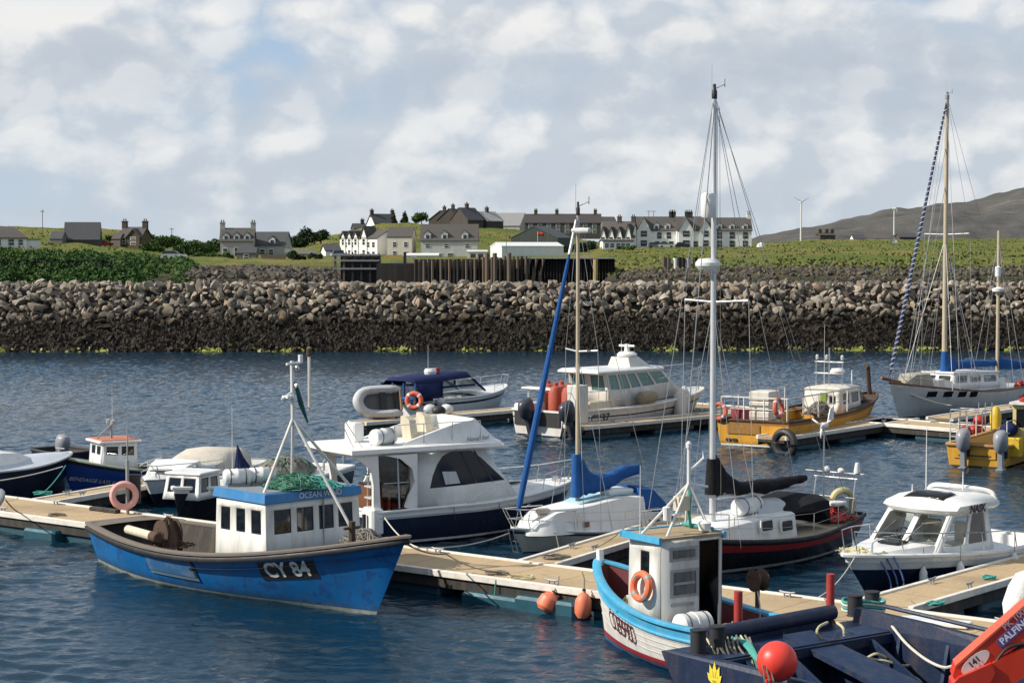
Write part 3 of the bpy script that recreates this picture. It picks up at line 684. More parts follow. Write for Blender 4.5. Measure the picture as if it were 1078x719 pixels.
# long grass tussocks on the right field and slopes
N = 14000; U = rr.uniform(-60, 1160, N); Dv = 208 + 420 * rr.random(N) ** 1.4; keep = ((U > 640) | ((U < 130) & (Dv > 300)) | ((U > 340) & (Dv > 520))); U, Dv = U[keep], Dv[keep]
c0 = np.array([gp(a, b) for a, b in zip(U, Dv)]); N = len(c0); a = rr.uniform(0, 2 * PI, N); s = rr.uniform(.15, .42, N); t = np.stack([np.cos(a), np.sin(a), 0 * a], 1) * (s * .7)[:, None]; h = np.stack([rr.normal(size=N) * .15, rr.normal(size=N) * .15, s], 1)
vv = np.stack([c0 - t, c0 + t, c0 + t * .5 + h, c0 - t * .5 + h], 1).reshape(-1, 3)
o = mesh_np('grass_tussocks', vv, np.arange(N * 4).reshape(-1, 4), leaf_mat('tussock', (.125, .16, .04), (.24, .215, .075)), False); o['kind'] = 'stuff'
# ================================================================ town on the far shore
harl = lambda n, c, d=.3: paint(n, c, .9, d, tuple(x * .55 for x in c), .6, True, .3, 0, .12, .2)
WH = harl('white_harling', (.8, .79, .76), .15); CRM = harl('cream_harling', (.42, .39, .33)); STONE = harl('grey_stone', (.2, .185, .165), .6); DSTONE = harl('dark_stone', (.085, .075, .065), .5); GREYW = harl('grey_harling', (.4, .39, .37), .45)
SLATE = paint('slate_roof', (.055, .058, .065), .75, .3, (.11, .1, .09), .8, True, .4); BSLATE = paint('brown_slate', (.08, .072, .068), .8, .3, (.13, .11, .08), .8, True, .4)
TRIM = paint('white_trim', (.7, .7, .68), .6, .1); BTRIM = paint('black_trim', (.03, .03, .035), .6, .1); WIN = paint('house_window', (.025, .03, .036), .12, 0, spec=.6)
ROCKW = paint('weathered_timber', (.16, .12, .085), .9, .5, (.06, .04, .03), 2); DTIM = paint('dark_timber', (.035, .03, .028), .9, .5, (.09, .07, .05), 1.5); SHEET = paint('sheet_piling', (.03, .026, .024), .8, .6, (.1, .07, .045), .7)
def win_at(parent, x, y, z, w, h, nrm=(0, -1), trim=TRIM, name='window', sash=True):
    n = Vector((nrm[0], nrm[1], 0)); r = Vector((-n.y, n.x, 0)); c = Vector((x, y, z))
    def slab(w_, h_, t0, t1):
        mb = MB(); a = [c + r * sx_ * w_ / 2 + Vector((0, 0, sz_ * h_ / 2)) + n * t0 for sx_, sz_ in ((-1, -1), (1, -1), (1, 1), (-1, 1))]; mb.prism(a, n * (t1 - t0)); return mb
    f = slab(w + .28, h + .28, -.05, .05).build(name, trim, parent); slab(w, h, .03, .085).build('pane', WIN, f)
    if sash: mb = slab(w, .09, .07, .11); mb.build('glazing_bar', TRIM, f)
    return f
def house(label, px0, px1, yb, ye, yr, D, dep, rz=0, wall=WH, roof=SLATE, wins=(), chim=(), dorm=(), gables=(), W_=None, name='house', cat='house', trim=TRIM, group=None, end=(), chw=STONE, hip=False, over=.25):
    s = D / 2000; W0 = W_ or (px1 - px0) * s / max(.4, math.cos(rz)); zb = HCAM + (268 - yb) * s; hw = (yb - ye) * s; hr = (ye - yr) * s; pc = (px0 + px1) / 2
    e = empty(name, ((pc - CX) * s, D, zb), rz, label, cat, group); w = W0 / 2; d = dep / 2
    mb = MB()
    if hip: mb.loft([[(-w, -d, z), (w, -d, z), (w, d, z), (-w, d, z)] for z in (-1.5, hw)])
    else: mb.prism([(-w, -d, -1.5), (-w, d, -1.5), (-w, d, hw), (-w, 0, hw + hr), (-w, -d, hw)], (2 * w, 0, 0))
    wl_ = mb.build('wall', wall, e)
    mb = MB()
    if hip:
        o_ = over; k = min(w * .55, d); mb.loft([[(-w - o_, -d - o_, hw - .1), (w + o_, -d - o_, hw - .1), (w + o_, d + o_, hw - .1), (-w - o_, d + o_, hw - .1)], [(-w - o_, -d - o_, hw + .08), (w + o_, -d - o_, hw + .08), (w + o_, d + o_, hw + .08), (-w - o_, d + o_, hw + .08)], [(-w + k, -.1, hw + hr), (w - k, -.1, hw + hr), (w - k, .1, hw + hr), (-w + k, .1, hw + hr)]])
    else:
        sl_ = hr / d; ey = d + over; ez = hw - over * sl_; t = .2
        mb.prism([(-w - over, -ey, ez), (-w - over, 0, hw + hr), (-w - over, ey, ez), (-w - over, ey, ez + t), (-w - over, 0, hw + hr + t), (-w - over, -ey, ez + t)], (2 * w + 2 * over, 0, 0))
    rf = mb.build('roof', roof, e)
    for c in chim:
        cx_ = -w + c * 2 * w; mb = MB(); mb.box(cx_ - .55, cx_ + .55, -.45, .45, hw + hr * .7, hw + hr + 1.3); mb.box(cx_ - .65, cx_ + .65, -.55, .55, hw + hr + 1.3, hw + hr + 1.5)
        ch = mb.build('chimney', chw, rf); pt = MB()
        for q in (-.25, .25): pt.lathe((cx_ + q, 0, hw + hr + 1.5), [(.14, 0), (.16, .2), (.12, .55)], 8)
        pt.build('chimney_pots', ROCKW, rf)
    for q in wins:
        x = -w + q[0] * 2 * w; win_at(e, x, -d, q[1], q[2], q[3], (0, -1), trim)
    for q in end:   # left end wall windows
        win_at(e, -w, q[0] * d, q[1], q[2], q[3], (-1, 0), trim)
    for q in dorm:
        x = -w + q * 2 * w; dw = .75; z0 = hw + .05; dz = min(1.5, hr * .42); yf = -d + .35; yb_ = -d + .35 + (dz + .7) / (hr / d) * 1.0
        mb = MB(); mb.prism([(x - dw, yf, z0 - .2), (x + dw, yf, z0 - .2), (x + dw, yf, z0 + dz), (x, yf, z0 + dz + .75), (x - dw, yf, z0 + dz)], (0, yb_ - yf, 0)); dm = mb.build('dormer', TRIM if wall is not STONE else wall, e)
        mb = MB(); mb.prism([(x - dw - .15, yf - .12, z0 + dz - .1), (x, yf - .12, z0 + dz + .75), (x + dw + .15, yf - .12, z0 + dz - .1), (x + dw + .15, yf - .12, z0 + dz + .05), (x, yf - .12, z0 + dz + .9), (x - dw - .15, yf - .12, z0 + dz + .05)], (0, yb_ - yf + .4, 0)); mb.build('dormer_roof', roof, dm)
        win_at(dm, x, yf, z0 + dz * .5, .75, .95, (0, -1), TRIM, 'dormer_window', False)
    for q in gables:
        x = -w + q[0] * 2 * w; gw = q[1]; gh = q[2]; pr = q[3] if len(q) > 3 else .5; yf = -d - pr
        mb = MB(); mb.prism([(x - gw, yf, -1.5), (x + gw, yf, -1.5), (x + gw, yf, hw), (x, yf, hw + gh), (x - gw, yf, hw)], (0, pr + d * .9, 0)); gb = mb.build('gable', wall, e)
        mb = MB(); mb.prism([(x - gw - .25, yf - .25, hw - .2), (x, yf - .25, hw + gh), (x + gw + .25, yf - .25, hw - .2), (x + gw + .25, yf - .25, hw), (x, yf - .25, hw + gh + .25), (x - gw - .25, yf - .25, hw)], (0, pr + d + .2, 0)); mb.build('gable_roof', roof, gb)
        for zz in (hw * .3, hw * .82): win_at(gb, x, yf, zz, min(2.0, gw * .75), hw * .26, (0, -1), trim, 'gable_window')
    return e, w, d, hw, hr
# --- left
e, w, d, hw, hr = house('white cottage with brown hipped roof at the far left edge', -14, 25, 262, 251, 238.5, 360, 7, .35, WH, BSLATE, [(.3, 1.2, 1, 1.1), (.62, 1.2, 1, 1.1), (.85, 1.2, .8, 1)], hip=True)
mb = MB(); mb.box(w, w + 2.6, -2, 2, -1, 1.7); mb.build('annexe', WH, e); mb = MB(); mb.box(w - .1, w + 2.8, -2.2, 2.2, 1.7, 1.85); mb.build('annexe_roof', BSLATE, e)
house('big dark slate barn with one high steep roof above the bracken', 70, 106, 262, 253, 235, 420, 7.5, .15, DSTONE, SLATE, name='barn', cat='barn', over=.1)
house('small stone lean-to shed left of the dark barn', 56, 69, 262, 252, 244.5, 415, 3.5, -.12, STONE, SLATE, name='shed', cat='shed', over=.1)
house('dark stone cottage with a gabled bay and tall chimney left of the green trees', 131, 155, 259, 250, 240, 430, 6, -.2, harl('brown_stone', (.13, .095, .06), .5), BSLATE, [(.22, 1.1, .7, 1)], chim=(.03, .96), gables=[(.68, 1.5, 1.7)], chw=DSTONE)
house('little brown outhouse beside the dark stone cottage', 121, 130, 259, 252, 246.5, 428, 3, -.2, STONE, BSLATE, name='outhouse', cat='shed', over=.1)
def car(px, py, D, label, col, rz=0, name='parked_car', group=None, z=None):
    p = atD(px, py, D); e = empty(name, p, rz, label, 'car', group); c = paint('car_' + '_'.join(str(int(q * 99)) for q in col), col, .25, .05)
    mb = MB(); mb.loft([[(x, -.82, z0), (x, .82, z0), (x, .85, z1), (x, -.85, z1)] for x, z0, z1 in ((-2.05, .35, .75), (-1.9, .22, .88), (-.9, .2, .92), (.9, .2, .9), (1.8, .22, .78), (2.05, .35, .6))]); mb.build('body', c, e, 40)
    mb = MB(); mb.loft([[(-1.85, -.74, .88), (.95, -.74, .88), (.95, .74, .88), (-1.85, .74, .88)], [(-1.45, -.6, 1.42), (.15, -.6, 1.42), (.15, .6, 1.42), (-1.45, .6, 1.42)]]); mb.build('cabin_glass', WIN, e)
    mb = MB(); mb.box(-1.42, .12, -.58, .58, 1.42, 1.46); mb.build('roof', c, e)
    for x in (-1.25, 1.25):
        for y in (-.8, .8): MB().lathe((x, y, .32), [(.01, -.1), (.32, -.1), (.32, .1), (.01, .1)], 12, 0, 'y').build('wheel', 'black', e)
car(110, 259.5, 425, 'red car parked between the barn and the stone cottage', (.5, .02, .02), .2)
car(701, 261, 500, 'white car parked before the hotel gables', (.75, .75, .75), .1)
car(719, 261, 500, 'dark car parked close to the white gabled hotel', (.03, .035, .05), .1)
car(690, 261, 500, 'grey car parked left of the white one by the hotel', (.18, .19, .2), .1)
car(358, 271, 420, 'silver car parked by the little white cottage', (.45, .46, .47), .3)
car(183, 273.5, 300, 'white car on the shore road behind the bracken', (.72, .72, .7), .1)
# --- grey dormer house
house('grey stone house with dormers and tall end chimneys', 234, 268, 271, 254, 241, 440, 7, .05, GREYW, BSLATE, [(.15, 1.3, .9, 1.4), (.5, 1.2, .9, 2), (.85, 1.3, .9, 1.4)], chim=(.03, .97), gables=(), dorm=(.18, .5, .82), chw=GREYW)
house('long grey wing with a white skew gable joined to the dormer house', 268, 304, 271, 258, 245, 445, 7, -.12, GREYW, SLATE, [(.35, 1.2, 1, 1.2), (.6, 1.2, 1, 1.2)], chim=(), dorm=(.62,), chw=GREYW)
house('small stone outbuilding with a dark arch before the dormer house', 251, 271, 273, 267, 261.5, 400, 4, 0, STONE, SLATE, [(.5, .5, .9, .9)], name='outbuilding', cat='shed', over=.1)
def wall_run(pts, D, yt, yb, label, mat, t=.5, name='stone_wall'):
    mb = MB(); s = D / 2000; mb.loft([[((px - CX) * s, D - t / 2, HCAM + (268 - y1) * s), ((px - CX) * s, D + t / 2, HCAM + (268 - y1) * s), ((px - CX) * s, D + t / 2, HCAM + (268 - y0) * s), ((px - CX) * s, D - t / 2, HCAM + (268 - y0) * s)] for px, y1, y0 in pts]); return tag(mb.build(name, mat), label, 'wall')
wall_run([(275, 275, 268), (300, 275, 268), (301, 275, 269)], 398, 0, 0, 'low brown garden wall right of the small stone outbuilding', harl('brown_wall', (.16, .13, .1)))
wall_run([(300, 266, 262), (334, 268, 264)], 425, 0, 0, 'pale garden wall below the long grey wing', GREYW)
wall_run([(140, 276, 271.5), (200, 277, 272)], 310, 0, 0, 'roadside drystone wall behind the bracken bank', STONE)
house('little white cottage left of the tall white terrace', 341, 356, 272, 264, 258, 430, 5, .3, WH, SLATE, [(.5, 1.1, .9, .9)])
# --- white terrace, cream house
e, w, d, hw, hr = house('long white terrace of gabled houses facing the harbour', 366, 412, 273, 251, 243, 450, 7, -.75, WH, BSLATE, [(a, z, .8, 1.1) for a in (.08, .2, .34, .48, .62, .76, .9) for z in (1.2, 3.4)], gables=[(.1, .8, 1.5, .2), (.27, .8, 1.5, .2), (.44, .8, 1.5, .2), (.66, 1.0, 2.6, .2)], W_=13)
house('cream gable-end house with pale side joined to the white terrace', 410, 436, 273, 250, 240, 440, 6.5, -.1, harl('beige_harling', (.66, .6, .5)), BSLATE, [(.3, 1.3, .7, 1), (.75, 1.3, .9, .8), (.3, 3.4, .7, 1), (.75, 3.4, .7, 1)], over=.1)
wall_run([(405, 276, 268.5), (424, 276, 268.5)], 420, 0, 0, 'ochre painted quayside wall below the white terrace', paint('ochre_wall', (.5, .33, .1), .8, .3))
house('white house with two chimneys alone on the hilltop', 391, 414, 248, 236, 226, 655, 6.5, .5, WH, SLATE, [(.3, 2, .9, 1.2), (.7, 2, .9, 1.2)], chim=(.05, .95), chw=DSTONE)
house('dark house half hidden on the slope left of the hilltop house', 372, 384, 246, 241, 236, 640, 5, .3, DSTONE, SLATE, chim=(.8,), chw=DSTONE)
house('broad grey house with slate roof and three round dormers', 444, 503, 274, 253.5, 237, 440, 8, 0, harl('pale_grey_harling', (.58, .57, .54), .3), BSLATE, [(.12, 3.3, .9, .7), (.45, 3.3, .9, .7), (.82, 3.3, .9, .7), (.1, 1.1, 1.1, 1.0), (.33, 1.1, 1.0, .8), (.52, 1.1, 1.2, .9), (.9, 1.1, 1.2, .9)], dorm=(.12, .42, .78), chim=())
house('low white annexe before the broad grey house', 428, 462, 275, 269.5, 267.5, 415, 4, 0, harl('grey_white', (.5, .5, .48)), TRIM, [(.25, .5, .8, .6)], name='annexe', cat='building', over=.1)
for i, (a, b_, yr) in enumerate([(462, 474, 222.5), (471, 483, 220.5), (482, 501, 219.5)]):
    house(['lowest dark stepped house at the left of the skyline row', 'middle dark stepped house of the skyline row', 'tallest dark stepped house with a round gable window'][i], a, b_, 243, 232, yr, 660 - i * 8, 9, 1.15 if i < 2 else .75, DSTONE, SLATE, chim=(.5,), chw=DSTONE, W_=6.5 if i < 2 else 7, group='stepped houses on the skyline')
house('dark gabled house with pale roof right of the stepped houses', 499, 526, 243, 233, 223.5, 650, 8, .8, DSTONE, GREYW, chim=(.5,), chw=DSTONE, W_=8)
house('long pale roofed hall behind the dark gabled house', 522, 552, 246, 238, 225, 690, 12, -.3, GREYW, paint('pale_roof', (.24, .24, .24), .8, .2))
house('long dark two storey terrace with four chimneys on the skyline', 553, 632, 247, 235, 226, 640, 8, -.06, DSTONE, paint('dark_tiles', (.05, .046, .048), .8, .3), [(a, z, 1.2, 1.1) for a in (.08, .2, .32, .44, .56, .68, .8, .92) for z in (1.0, 2.7)], chim=(.14, .42, .7, .93), chw=DSTONE)
house('brown roofed house behind the right end of the dark terrace', 632, 646, 244, 237, 229, 650, 7, .3, STONE, BSLATE)
house('dark green boat shed with a wide low gable', 548, 592, 263, 251, 239, 540, 14, 1.2, paint('green_cladding', (.03, .045, .042), .7, .3), paint('green_roof', (.06, .075, .078), .7, .3), W_=12, name='boat_shed', cat='shed', over=.1)
house('long white harbour shed with pale metal roof', 516, 593, 277, 260, 256, 430, 9, .3, paint('shed_cladding', (.72, .72, .7), .6, .15), paint('shed_roof', (.7, .7, .7), .5, .15), name='harbour_shed', cat='shed', W_=14.5, end=[(.4, .8, 1, 1.4)], over=.1)
house('small cream store with brown doors left of the white harbour shed', 492, 513, 277, 265.5, 264.3, 400, 3, 0, paint('store_white', (.68, .66, .6), .7, .3), TRIM, [], name='store', cat='shed', over=.1)
for px in (498, 506):
    p = atD(px, 276, 398.2); mb = MB(); mb.box(-.55, .55, -.06, .06, 0, 1.7); o = mb.build('store_door', 'rust'); o.location = p; tag(o, 'brown boarded door on the small cream store, ' + ('left one' if px < 500 else 'right one'), 'door', 'doors of the cream store')
# --- hotel
HT = BTRIM
house('white hotel wing with a row of steep little gables', 636, 668, 262, 250, 234, 520, 8, -.3, WH, BSLATE, [], chim=(.5, .95), gables=[(.1, .75, 2.6), (.36, .75, 2.6), (.62, .75, 2.6), (.9, .8, 3.4)], chw=DSTONE, trim=HT)
house('white flat roofed sun lounge before the gabled hotel wing', 633, 665, 263, 254.5, 253, 500, 5, .12, WH, BTRIM, [(a, 1.1, 1.0, 1.0) for a in (.12, .3, .5, .66, .82)], name='sun_lounge', cat='building', trim=TRIM)
house('white hotel block with one broad gable at its left end', 669, 712, 262, 243, 229, 525, 9, 0, WH, BSLATE, [(.55, 3.6, .9, 1.4), (.78, 3.6, .9, 1.4), (.5, 1.2, .9, 1.3), (.66, 1.2, .9, 1.3), (.84, 1.2, .9, 1.3)], chim=(.86, .93), gables=[(.17, 1.9, 3.6)], dorm=(.48, .75), chw=DSTONE, trim=HT)
house('white hotel block with twin gables behind the tall mast', 711, 750, 262, 243, 229, 522, 9, 0, WH, BSLATE, [(.5, 1.2, .9, 1.3), (.9, 1.2, .9, 1.3)], chim=(.3, .4), gables=[(.24, 2.0, 3.5), (.76, 1.7, 3.0)], chw=DSTONE, trim=HT)
house('white hotel end block with three dormers right of the mast', 750, 789, 262, 243, 230, 522, 8, 0, WH, BSLATE, [(a, z, 1.1, 1.5) for a in (.14, .48, .83) for z in (1.3, 3.6)], chim=(.97,), dorm=(.14, .48, .83), chw=WH, trim=HT)
wall_run([(760, 266, 263), (815, 268, 264.5)], 480, 0, 0, 'dark boundary wall right of the hotel', STONE)
o = MB().lathe((0, 0, 0), [(.02, 0), (1.1, .1), (1.2, 1.0), (.7, 2.0), (.02, 2.3)], 12).build('storage_tank', TRIM); o.location = atD(801, 265, 470); tag(o, 'squat white tank on the grass right of the hotel', 'tank')
# --- right fields
def turbine(px, yb, yh, D, label, blade, ang, yaw):
    p = atD(px, yb, D); h = (yb - yh) * D / 2000; e = empty('wind_turbine', p, yaw, label, 'wind turbine'); c = TRIM
    MB().tube([(0, 0, -2), (0, 0, h)], h * .022, 10, 0, h * .013).build('tower', c, e); mb = MB(); mb.lathe((0, 0, h), [(.02, -h * .05), (h * .022, -h * .04), (h * .026, h * .04), (.02, h * .05)], 10, 0, 'y'); mb.build('nacelle', c, e)
    for k in range(3):
        a = ang + k * 2 * PI / 3; mb = MB(); dx, dz = math.cos(a), math.sin(a)
        mb.loft([[Vector((dx * q * blade - dz * wq, -h * .06 + ty, h + dz * q * blade + dx * wq)) for wq, ty in ((-w2, 0), (w2 * .6, -.05 * w2), (w2 * .6, .2 * w2), (-w2, .1 * w2))] for q, w2 in ((0, blade * .025), (.2, blade * .06), (1, blade * .02))]); mb.build('blade', c, e)
turbine(843, 262, 213, 620, 'white wind turbine with spread blades on the green field', 3.0, math.radians(30), .1)
turbine(941, 262, 220, 660, 'slim far turbine seen edge-on behind the tiny white chapel', 2.6, math.radians(90), 1.45)
house('roofless ruined stone house on the far green field', 861, 877, 256, 248, 246, 720, 5, .1, DSTONE, DSTONE, chim=(.1, .55, .92), chw=DSTONE, name='ruin', cat='ruin')
house('small white cottage standing alone in the far field', 896, 908, 256, 252, 247.5, 740, 5, .15, WH, SLATE, [(.5, .8, .6, .7)])
house('low brown farmhouse between the white cottage and the chapel', 922, 936, 256, 251.5, 248, 730, 5, -.2, harl('tan_stone', (.3, .25, .18)), BSLATE)
house('tiny white chapel with steep grey gable', 937, 944, 266, 257, 248, 560, 2.4, 1.45, WH, SLATE, W_=2.6, name='chapel', cat='chapel')
house('long low grey barn right of the tiny white chapel', 944, 962, 256, 250, 246, 720, 6, .1, DSTONE, SLATE, name='barn', cat='barn')
wall_run([(835, 257.5, 254), (850, 257.5, 254)], 700, 0, 0, 'dark ruined wall beside the white turbine', DSTONE)
o = MB().box(-.2, .2, -.2, .2, -.5, 1.6).build('field_marker', TRIM); o.location = atD(866, 266, 470); tag(o, 'white marker post standing in the green field', 'post')
def pole(px, yt, yb, D, label, r=.1, arms=0, name='utility_pole'):
    b_ = atD(px, yb, D); h = (yb - yt) * D / 2000; mb = MB(); mb.tube([(0, 0, -1), (0, 0, h)], r, 6)
    e = empty(name, b_, 0, label, 'pole'); mb.build('post', ROCKW, e)
    if arms:
        mb = MB(); mb.tube([(-arms, 0, h * .93), (arms, 0, h * .93)], r * .7, 5)
        for q in (-1, 1): mb.tube([(q * arms * .8, 0, h * .93), (q * arms * .8, 0, h * .98)], r * .5, 5)
        mb.build('crossarm', ROCKW, e)
pole(45, 221, 252, 520, 'thin utility pole on the left hill above the bracken', .1, .5); pole(194, 262, 276, 330, 'short lamp pole beside the shore road', .07); pole(181, 240, 262, 520, 'thin utility pole above the green thicket', .1, .6)
pole(683, 222, 232, 600, 'left one of two aerial poles above the hotel roof', .09, .8); pole(688, 222, 232, 600, 'right one of two aerial poles above the hotel roof', .09, .8); pole(577, 238, 262, 480, 'flagless lamp pole behind the white harbour shed', .09)
pole(533, 240, 262, 400, 'thin lamp pole before the white harbour shed', .06)
# red flag
mb = MB(); p = atD(566, 246, 470); mb.tube([(0, 0, -3.2), (0, 0, .5)], .05, 6); e = empty('flagpole', p, 0, 'short flagpole with a red flag before the green boat shed', 'flagpole'); mb.build('pole', TRIM, e)
mb = MB(); mb.loft([[(x, .15 * math.sin(x * 4), .4 - a - .1 * x) for a in (0, .9)] for x in (0, .4, .8, 1.2, 1.6)], 0, False, False); mb.build('flag', 'red', e, solid=.02)
# --- quay and timber works (about 225 m out)
DQ = 222
def qx(px, D=DQ): return (px - CX) / 2000 * D
def qz(py, D=DQ): return HCAM + (268 - py) * D / 2000
mb = MB(); n_ = 60
mb.loft([[(qx(551 + 96 * i / n_), DQ + (.25 if i % 2 else -.25), z) for z in (-2, qz(272.5))] + [(qx(551 + 96 * i / n_), DQ + 45, z) for z in (qz(272.5), -2)] for i in range(n_ + 1)]); tag(mb.build('quay_wall', SHEET, smooth=False), 'dark sheet piled quay wall behind the breakwater', 'quay')
mb = MB(); mb.box(qx(550), qx(648), DQ - .6, DQ + .2, qz(272.5), qz(271.2)); tag(mb.build('quay_coping', GREYW), 'pale coping beam along the sheet piled quay', 'coping')
for k in range(27):
    px = 438 + k * 4.45; hh = (270.5 if k > 14 else 273.5) + random.uniform(-1, 1.2); mb = MB(); mb.tube([(0, 0, -3), (0, 0, 3.5), (0, 0, qz(hh))], .16, 7); o = mb.build('timber_pile', ROCKW if k % 5 else DTIM); o.location = (qx(px), DQ - 1.2 + .3 * (k % 2), 0); tag(o, 'weathered upright pile of the old timber pier', 'pile', 'piles of the timber pier')
mb = MB()
mb.box(qx(436), qx(553), DQ - .3, DQ + .3, qz(275), qz(273)); mb.box(qx(436), qx(553), DQ - .3, DQ + .3, qz(283), qz(281.6)); tag(mb.build('pier_waling', DTIM), 'dark horizontal walings tying the timber pier piles', 'timber pier')
mb = MB(); mb.box(qx(436), qx(556), DQ + .5, DQ + 45, -2, qz(274.5)); tag(mb.build('pier_backing', SHEET), 'dark retaining wall behind the timber pier piles', 'wall')
for k, px in enumerate((556, 563, 570)):
    mb = MB(); mb.tube([(qx(px + 9), DQ - .9, -2), (qx(px - 2), DQ - 1.0, 4.2), (qx(px + 2), DQ - 1.1, qz(272))], .22, 7); tag(mb.build('leaning_fender_pile', ROCKW), 'bent rubbing pile leaning on the quay wall', 'pile', 'leaning piles on the quay')
for px in (513, 521, 536):
    mb = MB(); mb.tube([(qx(px), DQ - 1.9, -2), (qx(px), DQ - 1.9, qz(266.5))], .26, 8); tag(mb.build('mooring_pile', ROCKW), 'tall thick mooring pile of the timber pier', 'pile', 'tall mooring piles')
mb = MB(); mb.tube([(qx(626.5), DQ - 1, -2), (qx(626.5), DQ - 1, qz(273))], .28, 8); tag(mb.build('yellow_pile', paint('yellow_pile', (.42, .33, .12), .8, .4)), 'yellow painted fender pile on the dark quay wall', 'pile')
for k, (a, b_) in enumerate([(697.5, ROCKW), (702, ROCKW), (709.5, TRIM), (713, DTIM), (717, DTIM), (723, GREYW), (730, SHEET)]):
    mb = MB(); mb.tube([(qx(a), DQ - 2, -2), (qx(a), DQ - 2, qz(271 + (k % 3) * .4))], .3, 10); tag(mb.build('steel_dolphin_pile', b_), ['rusty brown', 'rusty brown', 'white painted', 'black', 'black', 'pale grey', 'dark'][k] + ' round pile in the cluster right of the quay', 'pile', 'dolphin piles right of the quay')
# dark framed landing stage at the left of the pier
e = empty('landing_stage', (qx(352), DQ + 1, 0), 0, 'dark framed landing stage of rusty steel bays left of the timber pier', 'landing stage')
bw = (396 - 350) / 2000 * DQ; zt = qz(268.5)
mb = MB(); mb.box(.6, bw, .6, 4, -2, zt); mb.build('panel', SHEET, e)
for k in range(6):
    MB().box(k * bw / 5 - .12, k * bw / 5 + .12, .1, .5, -2, zt + .15).build('post', ROCKW if k < 2 else DTIM, e)
for z in (qz(283), qz(274.5), zt): MB().box(-.3, bw + .1, 0, .09, z - .09, z + .09).build('beam', 'grey', e)
mb = MB(); mb.box(qx(396), qx(437), DQ + .5, DQ + 45, -2, qz(277.5)); tag(mb.build('quay_block', SHEET), 'dark quay block between the landing stage and the timber pier', 'quay')
mb = MB(); mb.box(qx(425), qx(428), DQ - .4, DQ, 2, qz(266)); tag(mb.build('ladder_post', DTIM), 'dark ladder post at the left end of the timber pier', 'post')
# ================================================================ floating pontoons
def deck_mat():
    m, g, b, out = newmat('pontoon_deck'); tc = g.n('ShaderNodeTexCoord').outputs['Object']
    n = g.noise(tc, .9, 6, .65); n2 = g.noise(tc, 14, 4, .7); sp = g.noise(g.scalev(tc, (1.5, 6, 1)), 1, 6, .7)
    c = g.mix(n, (.4, .29, .165), (.56, .43, .27)); c = g.mix(g.ramp(n2, [(.45, 0.0), (.75, .5)]), c, (.29, .21, .13)); c = g.mix(g.ramp(sp, [(.58, 0.0), (.72, .65)]), c, (.19, .15, .11))
    n3 = g.noise(tc, 5.5, 2); n4 = g.noise(tc, .45, 4, .6); c = g.mix(g.ramp(n3, [(.7, 0.0), (.73, .7)]), c, (.62, .6, .54)); c = g.mix(g.ramp(n4, [(.5, 0.0), (.68, .55)]), c, (.2, .15, .1))
    x = g.n('ShaderNodeSeparateXYZ'); g.l(tc, x.inputs[0]); fr = g.math('FRACT', g.math('DIVIDE', x.outputs[0], 1.25)); ln = g.math('LESS_THAN', fr, .018)
    c = g.mix(g.math('MULTIPLY', ln, .7), c, (.1, .08, .06)); g.l(c, b.inputs['Base Color']); b.inputs['Roughness'].default_value = .85; b.inputs['Specular IOR Level'].default_value = .2
    bp = g.n('ShaderNodeBump'); bp.inputs['Strength'].default_value = .5; bp.inputs['Distance'].default_value = .01; g.l(n2, bp.inputs['Height']); g.l(bp.outputs[0], b.inputs['Normal']); return m
DECK = deck_mat(); EDGE = paint('pontoon_edge', (.74, .7, .62), .6, .35, (.22, .18, .13), 3, False); FLOAT = paint('float_blue', (.02, .08, .11), .5, .5, (.02, .025, .025), 2, True); DARKB = paint('fender_board', (.03, .027, .025), .8, .4)
def pontoon(name, label, A, B, w, side, z=.5, cleats=3, edges=True):
    """A,B: ends of one long edge (world); the deck extends w to `side` (+1 left of A->B)"""
    A, B = Vector(A), Vector(B); d = (B - A); L = d.length; d.normalize(); rz = math.atan2(d.y, d.x); e = empty(name, (A.x, A.y, 0), rz, label, 'pontoon'); y0, y1 = (0, w) if side > 0 else (-w, 0)
    MB().box(0, L, y0 + .1, y1 - .1, z - .1, z).build('deck', DECK, e)
    for a, b in ((y0, y0 + .115), (y1 - .115, y1)):
        MB().box(-.01, L + .01, a, b, z - .1, z + .035, bev=.01).build('edge_rail', EDGE, e); 
        q = .06; MB().box(.05, L - .05, a + q, b - .02 if b < y1 else b - q, z - .32, z - .102).build('side_board', DARKB, e)
    mb = MB()
    for x in (0, L): mb.box(x - .04 if x else -.03, x + .03, y0 + .12, y1 - .12, z - .2, z - .1)
    mb.build('end_board', DARKB, e)
    n = max(2, int(L / 2.6)); 
    for k in range(n):
        xc = (k + .5) * L / n; fl = min(1.0, L / n * .42); MB().box(xc - fl, xc + fl, y0 + .14, y1 - .14, -.3, z - .33, bev=.05).build('float', FLOAT, e)
    for k in range(cleats):
        xc = (k + .5) * L / cleats
        for yy in (y0 + .22, y1 - .22):
            mb = MB(); mb.tube([(xc - .17, yy, z + .11), (xc - .08, yy, z + .09), (xc + .08, yy, z + .09), (xc + .17, yy, z + .11)], [.016, .024, .024, .016], 6)
            for q in (-.06, .06): mb.tube([(xc + q, yy, z), (xc + q, yy, z + .09)], .02, 6)
            mb.build('cleat', 'grey', e)
    return e
zP = .5
pontoon('main_pontoon', 'long tan pontoon walkway crossing the harbour before the blue fishing boat bow', at(-90, 510.4, zP), at(1190, 671.5, zP), 2.1, -1, cleats=8)
MP0, MP1 = at(-90, 510.4, zP), at(1190, 671.5, zP); MPD = (MP1 - MP0).normalized(); MPN = Vector((MPD.y, -MPD.x, 0))
def on_main(px, t=0.0, z=zP):
    r = ray(px, 600); k = r.x / r.y; q = MP0 + MPN * t; s = (k * q.y - q.x) / (MPD.x - k * MPD.y); p = q + MPD * s; p.z = z; return p
